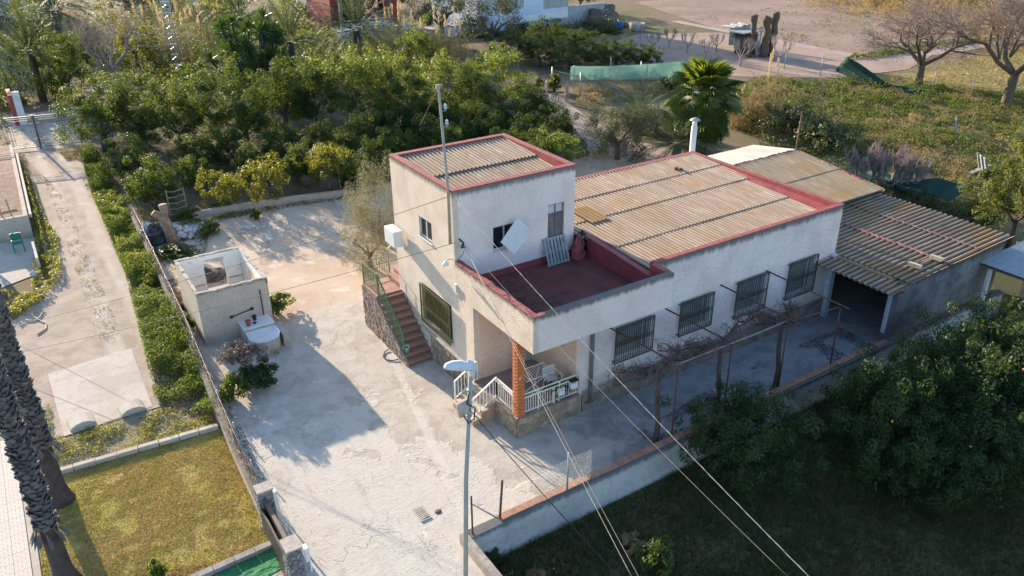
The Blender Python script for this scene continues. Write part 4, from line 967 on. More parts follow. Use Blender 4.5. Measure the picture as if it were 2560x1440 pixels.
# retaining wall of the patio
rw = thing('retaining_wall', 'grey block retaining wall with terracotta coping along the patio', 'wall', (8, -7.2, 0))
MB().box((-3.75, -7.34, -.9), (23.2, -7.02, .38)).build('wall_body', retain_m, rw)
MB().box((-3.97, -13, -.9), (-3.751, -7.02, .34)).build('return_wall', low_wall_m, rw)
ct = MB().box((0, 0, 0), (.136, .24, .035)).mesh('coping_tile', coping_m)
for i in range(int(17.9/.142)):
    link('coping_tile', ct, rw, (-2.75+i*.142-8, -7.24+7.2+rnd.uniform(-.006, .006), .381+rnd.uniform(0, .006)), (0, 0, rnd.uniform(-.015, .015)))
r_ = random.Random(3); rub = MB()
for i in range(70):
    x = r_.uniform(15.3, 22.5); y = -7.22+r_.uniform(-.06, .1); s = r_.uniform(.04, .12)
    rub.obox((x, y, .38+s*.4), (s, 0, .01), (0, s*.7, 0), (0, 0, s*.5))
rub.build('broken_rubble', simple('brick rubble', (.25, .15, .12), (.15, .11, .1), 6, .95, .4, 20, .01), rw, kind='stuff')
# patio fence
pf = thing('patio_fence', 'remains of a chain link fence on the retaining wall', 'fence', (-1, -7.2, .4))
MB().tube([(-3.66, -7.22, .3), (-3.66, -7.22, 1.72)], .028, 8).build('post', rust_m, pf)
MB().tube([(-3.63, -7.22, 1.42), (-2.72, -7.26, .40)], .022, 8).build('brace', steel_m, pf)
MB().tube([(-2.72, -7.14, .4), (-2.62, -7.14, 1.72)], .035, 8).build('post', rust_m, pf, label='leaning rusty brown post')
MB().tube([(-.46, -7.26, .3), (-.42, -7.26, 1.80)], .03, 8).build('post', steel_m, pf)
wm = MB(); H = 1.1; x0, x1 = -1.6, 1.2
s = .07
for i in range(int((x1-x0+H)/s)):
    for sg in (1, -1):
        a = x0-H+i*s if sg == 1 else x0+i*s; b = a+H*sg; pa, pb = (a, .5), (b, .5+H)
        ta = max(0, (x0-a)/(b-a)) if sg == 1 else max(0, (x1-a)/(b-a)); tb = min(1, (x1-a)/(b-a)) if sg == 1 else min(1, (x0-a)/(b-a))
        if tb <= ta: continue
        f_ = lambda t: (a+(b-a)*t, -7.26, .5+H*t-.18*abs(a+(b-a)*t+.4)*.35*t); wm.tube([f_(ta), f_(tb)], .0035, 3, cap=False)
wm.build('wire_mesh', steel_m, pf, kind='stuff')

# street gate at the bottom of the yard
def stone_pillar(x0, x1, y0, y1, h, label):
    o = thing('gate_pillar', label, 'gate pillar', ((x0+x1)/2, (y0+y1)/2, 0), 'stone pillars of the yard gate')
    MB().box((x0+.01, y0+.01, -.05), (x1-.01, y1-.01, h)).build('pillar_core', joint_m, o)
    MB().box((x0-.03, y0-.03, h), (x1+.03, y1+.03, h+.05)).build('cap', mortar_m, o)
    sm = simple('slate facing', (.30, .30, .31), (.21, .19, .18), 4, .8, .4, 18, .01, objvar=.5)
    stones(o, [(0, 0), (x1-x0, 0), (x1-x0, h), (0, h)], .16, lambda a, b, c: (x0+a, y0-c, b), sm, rr=random.Random(2))
    stones(o, [(0, 0), (y1-y0, 0), (y1-y0, h), (0, h)], .16, lambda a, b, c: (x0-c, y0+a, b), sm, rr=random.Random(3))
    return o
stone_pillar(-8.40, -8.0, -3.62, -3.28, 1.42, 'slate faced gate pillar where the low yard wall ends')
stone_pillar(-8.45, -8.08, -6.2, -5.72, 1.42, 'slate faced gate pillar by the green turf strip')
gt = thing('sliding_gate', 'dark sheet metal yard gate with brown top rail between stone pillars', 'gate', (-8.25, -4.7, 0))
MB().box((-8.30, -5.72, .05), (-8.26, -3.63, 1.18)).build('gate_sheet', simple('black gate sheet', (.025, .022, .022), (.035, .03, .028), 3, .5), gt)
MB().box((-8.32, -5.72, 1.181), (-8.22, -3.63, 1.25)).build('top_rail', simple('brown rail', (.17, .115, .095), (.13, .09, .075), 4, .6), gt)
MB().box((-8.42, -5.70, .02), (-8.36, -3.63, .9)).build('gate_leaf', simple('grey gate leaf', (.07, .065, .06), (.05, .045, .045), 3, .6), gt)
for k, (y, lab) in enumerate(((-3.42, 'white box fixed to the gate pillar by the low wall'), (-6.0, 'white box fixed to the gate pillar by the turf'))):
    o = thing('meter_box', lab, 'box', (-7.93, y, .7), 'white boxes on the gate pillars')
    MB().box((-7.995, y-.10, .75), (-7.87, y+.12, 1.2)).build('box_body', plastic_m, o, bevel=.01); MB().box((-7.90, y-.08, .35), (-7.86, y+.06, .74)).build('conduit', plastic_m, o)
sheet('gate_threshold', [(-8.15, -5.7), (-7.7, -5.7), (-7.75, -3.6), (-8.1, -3.6)], .008, slab_m)
# kerbs round the lawn
def kerb(label, pts, n, w, z0, z1, mat):
    o = thing('kerb', label, 'kerb', (*pts[0], 0), 'kerbs round the lawn'); a, b = Vector(pts[0]), Vector(pts[1]); d = (b-a); nn = Vector((-d.y, d.x)).normalized()*w/2
    for i in range(n):
        p_, q_ = a+d*((i+.02)/n), a+d*((i+.98)/n); MB().prism([p_+nn, p_-nn, q_-nn, q_+nn], z0, z1+rnd.uniform(-.01, .01)).build('kerb_block', mat, o)
kerb('pale kerb between lawn and front strip', ((-13.9, 2.62), (-8.2, 2.2)), 9, .17, -.06, .12, slab_m)
kerb('rough grey kerb between lawn and turf strip', ((-12.3, -4.35), (-8.3, -4.15)), 7, .2, -.06, .1, simple('grey kerb stone', (.33, .31, .29), (.24, .225, .21), 4, .9, .5, 16, .02))
sheet('artificial_turf', [(-11.0, -4.48), (-8.42, -4.3), (-8.46, -5.15), (-11.0, -5.7)], -.02, turf_m)
sheet('stone_paving', [(-11.0, -5.72), (-8.46, -5.17), (-8.46, -8), (-11, -8)], -.03, joint_m)
sp = bpy.data.objects['stone_paving']
stones(sp, [(-11.0, -5.8), (-8.5, -5.2), (-8.5, -7.4), (-11, -7.4)], .3, lambda a, b, c: (a, b, -.03+c), slab_m, name='paving_stone', rr=random.Random(6), depth=(.01, .02))
# tiled pavement at the lower left
pv = sheet('pavement', [(-17, 7), (-14.12, 7), (-14.12, -9), (-17, -9)], -.02, joint_m)
def tile_mat():
    mt, nt = _mat('pavement tile'); v = coords(nt, False); n = nt.nodes.new('ShaderNodeTexBrick')
    n.inputs['Scale'].default_value = 1; n.inputs['Brick Width'].default_value = .2; n.inputs['Row Height'].default_value = .1; n.inputs['Mortar Size'].default_value = .006
    n.inputs['Color1'].default_value = (1, 1, 1, 1); n.inputs['Color2'].default_value = (1, 1, 1, 1); n.inputs['Mortar'].default_value = (0, 0, 0, 1); nt.links.new(v, n.inputs['Vector'])
    c = mix(nt, n.outputs['Color'], (.33, .28, .24), (.62, .555, .49)); oi = nt.nodes.new('ShaderNodeObjectInfo')
    c = mix(nt, math_(nt, 'MULTIPLY', oi.outputs['Random'], .25), c, (.45, .4, .35)); finish(nt, c, .85, n.outputs['Color'], .6, .008); return mt
pt = MB().box((0, 0, 0), (.394, .394, .022)).mesh('paving_tile', tile_mat())
for i in range(6):
    for j in range(26): link('paving_tile', pt, pv, (-14.53-i*.4, -5.0+j*.4, -.018+rnd.uniform(0, .002)))
o = thing('pavement_kerb', 'pale kerb edging the tiled pavement beside the palms', 'kerb', (-14, 0, 0))
for j in range(16): MB().box((-14.11, -6+j*.8, -.06), (-13.93, -6+j*.8+.785, .02+rnd.uniform(-.006, .006))).build('kerb_block', slab_m, o)
# humped concrete ramps at the end of the driveway
for k, (x, y, a) in enumerate(((-12.1, 5.05, .08), (-10.5, 4.98, .08))):
    o = MB(); prof = [(-.42, 0), (-.38, .1), (-.2, .2), (0, .23), (.2, .2), (.38, .1), (.42, 0)]
    o.add([(px, yy, pz) for yy in (-.33, .33) for px, pz in prof], [(0, 1, 8, 7), (1, 2, 9, 8), (2, 3, 10, 9), (3, 4, 11, 10), (4, 5, 12, 11), (5, 6, 13, 12), (6, 0, 7, 13), tuple(range(6, -1, -1)), tuple(range(7, 14))])
    o = o.build('concrete_hump', slab_m, label=('curved pale concrete hump on the slab, nearer the palms', 'curved pale concrete hump on the slab, nearer the ground cover strip')[k], cat='concrete block', group='concrete humps on the slab')
    o.location = (x, y, -.012); o.rotation_euler = (0, 0, a)

# planter walls and breeze blocks on the far left
o = thing('planter_wall', 'grey rendered raised bed wall at the left edge of the driveway', 'wall', (-14, 26, 0))
mb = wall(MB(), (-16.5, 24.7), (-12.0, 24.7), -.05, 1.15, .25); wall(mb, (-12.0, 24.95), (-11.75, 41), -.05, .9, .2); mb.build('wall_body', hut_m, o)
sheet('raised_bed', [(-16.5, 24.95), (-12.2, 24.95), (-11.95, 41), (-16.5, 41)], .85, plough_m)
bbm = simple('breeze block', (.50, .46, .42), (.42, .385, .35), 5, .9, .3, 20, .01)
bbv = MB()
for xx, zz, w_, h_ in ((-.1, 0, .2, .03), (-.1, .17, .2, .03), (-.1, .03, .03, .14), (.07, .03, .03, .14)): bbv.box((xx, -.05, zz), (xx+w_, .05, zz+h_))
bbm_ = MB()
for (a0, a1, z0_, z1_) in ((0, .19, 0, .03), (0, .19, .16, .19), (0, .03, .03, .16), (.16, .19, .03, .16)): bbm_.box((-.06, a0, z0_), (.06, a1, z1_))
bbme = bbm_.mesh('pierced_block', bbm)
o = thing('pierced_block_wall', 'low wall of pierced concrete blocks along the raised bed', 'wall', (-11.85, 25, .9))
for i in range(64): link('pierced_block', bbme, o, (-.0+i*.2/16*.25, i*.2, 0))
o = thing('pierced_block_wall', 'short free standing screen of pierced blocks below the raised bed', 'wall', (-12.1, 19.8, 0))
for i in range(12):
    for z in range(3): link('pierced_block', bbme, o, (0, i*.2, z*.2))
o = thing('wall_disc', 'red disc hung on the grey raised bed wall', 'disc', (-13.6, 24.66, .55))
MB().lathe([(.30, 0), (.33, .02), (.33, .05), (.28, .07)], 22).build('disc', red_plastic_m, o).rotation_euler = (R(90), 0, 0)
MB().lathe([(.09, 0), (.09, .03)], 14).build('hub', dark_clay_m, o).rotation_euler = (R(90), 0, 0); bpy.data.objects['hub'].location = (0, -.071, 0)
o = thing('timber_frame', 'pale open timber frame standing on the raised bed', 'frame', (-13.2, 25.6, .86))
for a, b in (((-13.9, 25.5, .9), (-12.4, 25.7, .9)), ((-13.9, 26.7, .9), (-12.4, 26.9, .9)), ((-13.1, 25.6, .9), (-13.15, 25.6, 1.6)), ((-12.7, 25.65, .9), (-12.75, 25.7, 1.9))): MB().bar(a, b, .07, .05).build('timber', wood_m, o)

# ornamental iron gate across the driveway
dg = thing('driveway_gate', 'ornamental iron double gate of nested rectangles across the driveway', 'gate', (-10, 42.3, 0))
ironm = simple('grey iron', (.18, .17, .165), (.25, .235, .22), 3, .5, .1)
def leaf(x0, x1, y0, y1):
    P = lambda x, z: (x, y0+(y1-y0)*(x-x0)/(x1-x0), z)
    b = MB()
    for a, c in (((x0, .15), (x1, .15)), ((x0, 2.3), (x1, 2.3)), ((x0, .15), (x0, 2.3)), ((x1, .15), (x1, 2.3))): b.bar(P(*a), P(*c), .07)
    f = b.build('gate_frame', ironm, dg)
    W = (x1-x0)/2
    for k in range(2):
        xa, xb = x0+k*W, x0+(k+1)*W
        for q in (.12, .26):
            for a, c in (((xa+q, .15+q), (xb-q, .15+q)), ((xa+q, 2.3-q), (xb-q, 2.3-q)), ((xa+q, .15+q), (xa+q, 2.3-q)), ((xb-q, .15+q), (xb-q, 2.3-q))): MB().bar(P(*a), P(*c), .03).build('bar', ironm, f)
        for xx in (xa, xb): MB().bar(P(max(x0, xx-.3), .7), P(min(x1, xx+.3), .7), .03).build('bar', ironm, f); MB().bar(P(max(x0, xx-.3), 1.8), P(min(x1, xx+.3), 1.8), .03).build('bar', ironm, f)
    for q in (-.06, .06): MB().bar(P((x0+x1)/2+q, .3), P((x0+x1)/2+q, 2.2), .03).build('bar', ironm, f)
leaf(-13.4, -10.15, 42.9, 42.3); leaf(-10.05, -6.9, 42.25, 41.7)
for x, y in ((-10.1, 42.28),): MB().bar((x, y, 0), (x, y, 2.4), .13).build('gate_post', ironm, dg)
o = thing('gate_wall_pillar', 'cream square pillar with red side behind the driveway gate', 'pillar', (-10.7, 50.5, 0))
MB().box((-10.85, 50.2, -.05), (-10.35, 50.7, 2.5)).build('pillar_body', house_white_m, o); MB().box((-11.15, 50.25, -.05), (-10.86, 53, 2.3)).build('red_wall', house_red_m, o)
o = thing('gate_side_wall', 'cream low wall beyond the driveway gate', 'wall', (-8.6, 51, 0)); MB().box((-10.34, 50.3, -.05), (-6.5, 50.5, .55)).build('wall_body', hut_m, o)

# ------------------------------------------------------------------ vegetation builders
def crown_pts(rx, ry, rz, ncl, nl, rc, rg, zc=None, low=-.75, shell=.45, flat=1.0):
    d = unit(rg.normal(size=(ncl*3, 3))); d = d[d[:, 2] > low][:ncl]; k = len(d)
    rad = shell+(1-shell)*rg.random(k)**.5; c = d*rad[:, None]*np.array([rx, ry, rz])*(1+.22*rg.normal(size=(k, 1)))
    i = rg.integers(0, k, nl); u = unit(rg.normal(size=(nl, 3))); s = (rc*(.55+.7*rg.random(k)))[i]*(.35+.65*rg.random(nl)**.5)
    P = c[i]+u*s[:, None]*np.array([1, 1, flat]); Nn = unit(u*1.0+.55*rg.normal(size=(nl, 3))+.35*unit(P)+np.array([0, 0, .35]))
    return P+np.array([0, 0, zc if zc is not None else rz]), Nn
def limbs(b, base, top, r0, n, reach, rr, sides=6):
    base, top = Vector(base), Vector(top)
    mid = (base+top)/2+Vector((rr.uniform(-.1, .1), rr.uniform(-.1, .1), 0))*(top-base).length*.3
    b.tube([base, mid, top], [r0, r0*.8, r0*.6], sides+2)
    for i in range(n):
        a = 2*math.pi*(i+rr.random()*.6)/n; t = rr.uniform(.6, 1); s = mid+(top-mid)*t; L = reach*rr.uniform(.7, 1.1)
        e = s+Vector((math.cos(a)*L, math.sin(a)*L, L*rr.uniform(.5, 1.0))); m = (s+e)/2+Vector((0, 0, L*.12)); b.tube([s, m, e], [r0*.5, r0*.33, r0*.15], 5, cap=False)
    return b
class Proto:                                   # a tree kind: list of (part name, mesh)
    def __init__(s, parts): s.parts = parts
    def place(s, name, label, cat, loc, rz=0, scl=(1, 1, 1), group=None):
        o = thing(name, label, cat, loc, group); o.rotation_euler = (0, 0, rz); o.scale = scl
        for n, me in s.parts:
            c = link(n, me, o)
            if n in ('plumes', 'branches', 'dry_leaves', 'leaves'): c['kind'] = 'stuff'
        return o
def make_tree(mat, rx, rz, ncl, nl, rc, L, W, seed, trunk_h=.6, bark=None, z0=.35, low=-.75, shell=.45, ry=None, flat=1.0, nlimb=5, name='crown'):
    rg = np.random.default_rng(seed); rr = random.Random(seed)
    P, Nn = crown_pts(rx, ry or rx, rz, ncl, nl, rc, rg, z0+rz, low, shell, flat)
    P[:, 2] = np.maximum(P[:, 2], .08+.25*rg.random(len(P)))
    me = quads(name, leafquads(P, Nn, L*(.7+.6*rg.random(nl)), W*(.7+.6*rg.random(nl)), rg), mat, mesh_only=True)
    tb = limbs(MB(), (0, 0, -.1), (0, 0, max(trunk_h, z0+rz*.45)), .07+.03*rx, nlimb, rx*.62, rr).mesh('trunk', bark or bark_m)
    return Proto([('crown', me), ('trunk', tb)])
citrus = [make_tree(leaf_m, .86, .95, 60, 7000, .25, .085, .045, 40+i, z0=.1) for i in range(4)]
citrus_y = [make_tree(leaf_yellow_m, .88, .95, 50, 4600, .25, .085, .046, 60+i, z0=.1) for i in range(2)]
citrus_l = [make_tree(leaf_lime_m, .88, 1.0, 55, 5200, .25, .085, .045, 70+i, z0=.15) for i in range(2)]
big = [make_tree(leaf_m, .86, .98, 90, 13000, .19, .05, .027, 80+i, z0=.1) for i in range(3)]
big_l = [make_tree(leaf_lime_m, .9, .98, 80, 10000, .19, .05, .026, 90+i, z0=.1) for i in range(2)]
olive = [make_tree(olive_dark_m, 1.0, .95, 90, 18000, .24, .07, .018, 100+i, z0=-.02, low=-.95) for i in range(2)]
olive_d = [make_tree(olive_dark_m, 1.0, .9, 46, 9500, .24, .075, .018, 110+i, z0=.15, low=-.7) for i in range(2)]
silver = [make_tree(grey_leaf_m, 1.0, 1.5, 60, 11000, .30, .10, .016, 120+i, z0=-.15, flat=1.9, low=-.95, trunk_h=.3) for i in range(2)]
ORD = ['first', 'second', 'third', 'fourth', 'fifth', 'sixth', 'seventh', 'eighth', 'ninth', 'tenth', 'eleventh', 'twelfth', 'thirteenth', 'fourteenth', 'fifteenth', 'sixteenth', 'seventeenth', 'eighteenth', 'nineteenth', 'twentieth']
KIND = {'g': (citrus, 'dark green citrus tree'), 'y': (citrus_y, 'yellowing citrus tree'), 'l': (citrus_l, 'bright lime citrus tree'), 'b': (big, 'large dark citrus tree'), 'B': (big_l, 'large sunlit lime green citrus tree')}
def orchard(rows):
    for rowname, frm, lst in rows:
        for i, (p, H, r, k) in enumerate(lst):
            pr, txt = KIND[k]; pr = pr[i % len(pr)]
            x, y, z = p; h = H/2.0*(1.0 if k in 'gyl' else 1.08)
            pr.place('citrus_tree', '%s, %s from %s in the %s' % (txt.replace('large sunlit lime green', 'sunlit lime'), ORD[i], frm, rowname), 'tree', (x, y, -.04), rnd.uniform(0, 6.28), (r*rnd.uniform(.92, 1.08)*(.86 if k in 'gyl' else .95), r*rnd.uniform(.92, 1.08)*(.86 if k in 'gyl' else .95), h), 'citrus trees of the orchard')
orchard([
 ('front orchard row', 'the driveway', [((-5.66, 25.22, 2.3),2.8,1.8,'g'), ((-2.54, 22.84, 2.1),2.5,1.5,'y'), ((-0.17, 22.32, 2.2),2.6,1.5,'y'), ((2.62, 24.67, 2.1),2.5,1.5,'g'), ((3.69, 22.38, 2.5),2.9,1.9,'y'), ((4.94, 21.59, 1.9),2.3,1.4,'g')]),
 ('second orchard row', 'the driveway', [((-5.76, 31.23, 2.2),2.6,1.7,'g'), ((-3.03, 27.06, 1.8),2.2,1.3,'g'), ((-2.14, 30.35, 2.2),2.6,1.8,'g'), ((0.19, 30.27, 2.1),2.5,1.7,'g'), ((0.37, 26.58, 2),2.4,1.6,'g'), ((2.96, 29.08, 2.2),2.6,1.7,'g'), ((5.65, 28.64, 2.2),2.6,1.7,'g'), ((6.18, 25.53, 2),2.4,1.5,'g'), ((6.91, 23.16, 1.9),2.3,1.5,'g')]),
 ('third orchard row', 'the gate', [((8.36, 28, 2.2),2.6,1.9,'g'), ((10.36, 30.2, 2.2),2.6,1.7,'g'), ((9.34, 25.13, 1.9),2.3,1.6,'g'), ((11.88, 29.17, 2.2),2.6,1.7,'g'), ((11.79, 25.62, 2.1),2.5,1.6,'g'), ((15.05, 29.49, 2.2),2.6,1.9,'g'), ((14.9, 27.38, 2),2.4,1.6,'g'), ((12.82, 23.91, 1.9),2.3,1.6,'l'), ((16.27, 26.58, 2.2),2.6,1.7,'g'), ((14.68, 24.31, 1.9),2.3,1.5,'g'), ((16.46, 24.63, 2),2.4,1.6,'g'), ((18.64, 26.26, 2.1),2.5,1.8,'g'), ((18.01, 22.77, 1.9),2.3,1.6,'g'), ((17.44, 20.31, 1.9),2.3,1.6,'g'), ((15.21, 21.49, 1.9),2.3,1.6,'g'), ((21.17, 26.21, 2.6),3.0,2.1,'g'), ((20.56, 22.59, 2.2),2.6,1.8,'g'), ((17.49, 17.88, 2),2.4,1.8,'l'), ((15.92, 18.58, 1.7),2.1,1.4,'g')]),
 ('tall back row', 'the driveway gate', [((-6.3, 39.01, 3.7),4.3,3.0,'b'), ((-3.76, 39.5, 3.9),4.5,3.3,'b'), ((-1.85, 36.28, 3.5),4.0,2.7,'b'), ((1.01, 37.72, 4.1),4.8,3.5,'b'), ((2.12, 34.07, 3.4),4.0,2.8,'b'), ((5.82, 36.63, 3.9),4.6,2.9,'b'), ((8.22, 36.49, 4.1),4.8,3.0,'b'), ((10.13, 34.59, 4.2),5.0,3.2,'B'), ((12.82, 34.91, 4.3),5.0,3.4,'B'), ((13.4, 31.4, 3.7),4.3,2.7,'b'), ((17.71, 33.58, 3.9),4.5,2.9,'B'), ((18.37, 30.46, 3.4),4.0,2.5,'b'), ((21.11, 30.87, 4.2),5.0,3.1,'B')]),
 ('plot beside the green net', 'the olive', [((34.84, 49.76, 0),2.6,2.5,'b'), ((35.15, 45.78, 0),2.5,2.6,'b'), ((39.72, 49.02, 0),2.8,2.8,'b'), ((36.83, 42.95, 0),2.3,2.3,'b'), ((40.85, 45.58, 0),2.7,2.6,'b'), ((39.68, 41.45, 0),2.2,2.3,'b'), ((42.1, 42.19, 0),2.3,2.4,'b'), ((42.72, 39.82, 0),2.1,2.1,'b'), ((43.61, 38.73, 0),1.9,1.7,'b'), ((41.16, 53.71, 0),2.8,2.6,'b')]),
])
# near orange trees of the lower field
near_t = [make_tree(leaf_near_m, 2.0, 1.45, 260, 26000, .30, .105, .042, 200+i, z0=.2, shell=.42) for i in range(3)]
fr_me = MB().lathe([(.012, -.04), (.034, -.026), (.042, 0), (.034, .026), (.012, .04)], 8).mesh('orange_fruit', simple('orange peel', (.70, .20, .02), (.62, .16, .015), 5, .5, .1))
for k, (p, s, hs, lab) in enumerate((((5.4, -8.75), .95, 1.0, 'dark orange tree at the retaining wall, nearest the street lamp'), ((9.53, -10.74, 2.9), .92, 1.25, 'orange tree with a few fruit and lit top, second from the street lamp'), ((12.7, -11.16, 3), 1.0, 1.32, 'orange tree with sunlit top opposite the garage wall'), ((14.12, -11.95, 3), 1.1, 1.32, 'broad orange tree with sunlit top at the right edge'), ((16.4, -10.54, 2.7), .95, 1.2, 'orange tree with sunlit top in front of the lean-to'), ((11.45, -12.85, 2.2), 1.0, 1.0, 'large shaded orange tree at the lower right edge'), ((9.76, -12.06, 1.8), .85, .85, 'shaded orange tree in the middle of the lower field'))):
    o = near_t[k % 3].place('orange_tree', lab, 'tree', (p[0], p[1], -.87), rnd.uniform(0, 6.28), (s, s, hs), 'orange trees of the lower field')
    if k >= 1:
        for j in range(5):
            a = rnd.uniform(0, 6.28); e = rnd.uniform(-.1, 1.0); link('orange_fruit', fr_me, o, (2.05*math.cos(a)*math.cos(e), 2.05*math.sin(a)*math.cos(e), 1.7+1.5*math.sin(e)))
# single shrubs and trees round the house
x, y, _ = (22.01, 17.64, 0); olive[0].place('olive_tree', 'round grey green olive tree behind the house beside the garden path', 'tree', (x, y, -.03), 1.0, (2.2, 2.1, 2.0))
silver[0].place('silver_shrub', 'tall wispy silver shrub rising behind the tower roof', 'shrub', (3.0, 13.6, 0), .4, (1.5, 1.4, 1.55))
silver[1].place('silver_shrub', 'silver shrub against the left edge of the tower', 'shrub', (1.35, 11.2, 0), 2.0, (1.35, 1.2, 1.2))
x, y, _ = (34.5, 54.03, 0); olive_d[0].place('olive_tree', 'big dense olive tree in front of the pale blue house wall', 'tree', (x, y, -.03), 0, (3.9, 3.6, 3.9))
x, y, _ = (33.18, 63, 0); olive_d[1].place('pepper_tree', 'broad dark green tree left of the pale blue house', 'tree', (x, y, -.03), 1, (5.3, 4, 3.9))
lit_t = [make_tree(lit_shrub_m, 1.7, 2.3, 90, 16000, .4, .13, .06, 300, z0=.2, shell=.55)]
x, y, _ = (29.54, -4.06, 0); lit_t[0].place('evergreen_tree', 'tall sunlit evergreen behind the garage at the right edge', 'tree', (x+.5, y, -.3), 0, (1.3, 1.3, 1.2))
# shrubs of the yard
pm = make_tree(purple_m, .8, .42, 46, 5200, .17, .055, .032, 310, z0=.55, low=-.3, nlimb=8)
pm.place('jade_shrub', 'brown purple shrub with pale flower heads beside the wash basin', 'shrub', (-6.55, 4.55, 0), 0, (1.05, 1.0, 1.1))
db = make_tree(leaf_near_m, .65, .5, 40, 5200, .2, .085, .05, 320, z0=.05)
db.place('round_shrub', 'dark round shrub below the brown shrub in the yard', 'shrub', (-6.35, 3.85, 0), 0, (1.0, .9, .95))
db2 = make_tree(leaf_lime_m, .5, .4, 26, 2200, .18, .10, .06, 321, z0=.05)
db2.place('leafy_shrub', 'bright green leafy shrub against the low yard wall below the brown shrub', 'shrub', (-7.35, 3.55, 0), 1, (1.05, .95, 1.1))
db2.place('leafy_shrub', 'bright green shrub growing along the right side of the roofless hut', 'shrub', (-3.95, 9.0, 0), 2, (.7, 1.7, .95))
db2.place('leafy_shrub', 'small green shrub between hut and low yard wall', 'shrub', (-7.45, 9.6, 0), 3, (.55, .6, .8))
db2.place('leafy_shrub', 'small green shrub inside the roofless hut', 'shrub', (-5.3, 10.9, 0), 3, (.75, .6, .7))
db2.place('leafy_shrub', 'grey green weed clump at the lawn edge by the turf strip', 'shrub', (-11.3, -3.75, -.05), 4, (.55, .5, .75))
for k, (p, s, lab) in enumerate((((-4.53, 22.71, 0), .9, 'nettle patch beside the pole gate'), ((-4.11, 20.03, 0), 1.2, 'bright weeds beside the rubble heap'), ((-6.08, 17.63, 0), 1.3, 'low weeds between rubble heap and hut'), ((-2.52, 22.84, 0), .8, 'weeds along the orchard wall near the pole gate'), ((-1.37, 20.6, 0), .6, 'small weed tuft in the sandy yard'))):
    db2.place('weed_clump', lab, 'weeds', (p[0], p[1], 0), k, (s*1.7, s, .55), 'weed clumps in the yard corner')
# pillar shrubs near the orchard's right end
for k, (p, s, lab) in enumerate((((29.92, 36.01, 0), 1.2, 'bright leafy tuft beside the man in the dark jacket'), ((29.28, 37.58, 0), .8, 'small bright leafy tuft left of the two people'))):
    db2.place('leafy_tuft', lab, 'plant', (p[0], p[1], 0), k, (s*1.2, s*1.2, s*1.3), 'bright tufts by the garden path')
dk = make_tree(bramble_m, 1.3, .6, 40, 5000, .3, .10, .055, 330, z0=.0)
for k, (p, s, lab) in enumerate((((36.36, 15.83, 0), 1.9, 'dark bramble thicket behind the pale shed roof'), ((35.47, 11.6, 0), 1.8, 'dark bramble thicket right of the rusty post'), ((28.58, 21.11, 0), 1.5, 'dark undergrowth bush at the foot of the fan palm'), ((39.43, 30.04, 0), 1.2, 'dark bush below the green shade net'), ((30.71, 1.36, 0), .7, 'dark bush behind the garage roof'), ((30.55, -1.76, 0), .9, 'brownish bush by the dark net behind the garage'))):
    dk.place('bramble', lab, 'bush', (p[0], p[1], -.05), k, (s, s, s*1.0), 'dark brambles behind the sheds')

# palms ---------------------------------------------------------------
def fan_leaf(rg, R_=1.05, n=26):
    Q = []; a0 = -2.1; da = 4.2/n
    for i in range(n):
        a = a0+i*da; b = a+da; m = (a+b)/2; L = R_*(.82+.18*math.cos(m*.7))*(.95+.1*rg.random())
        base = np.array([0, 0, 0.]); l1 = np.array([math.cos(a)*L*.62, math.sin(a)*L*.62, -.02]); l2 = np.array([math.cos(b)*L*.62, math.sin(b)*L*.62, -.02]); md = np.array([math.cos(m)*L*.62, math.sin(m)*L*.62, .05])
        tip = np.array([math.cos(m)*L, math.sin(m)*L, -.10-.10*rg.random()])
        Q.append([base, l1, tip, md]); Q.append([base, md, tip, l2])
    return np.array(Q)
def place_q(Q, o, d, up):                     # local x -> d
    d = np.array(d)/np.linalg.norm(d); s = np.cross(up, d); s = s/np.linalg.norm(s); u = np.cross(d, s)
    return np.array(o)+Q[..., 0:1]*d+Q[..., 1:2]*s+Q[..., 2:3]*u
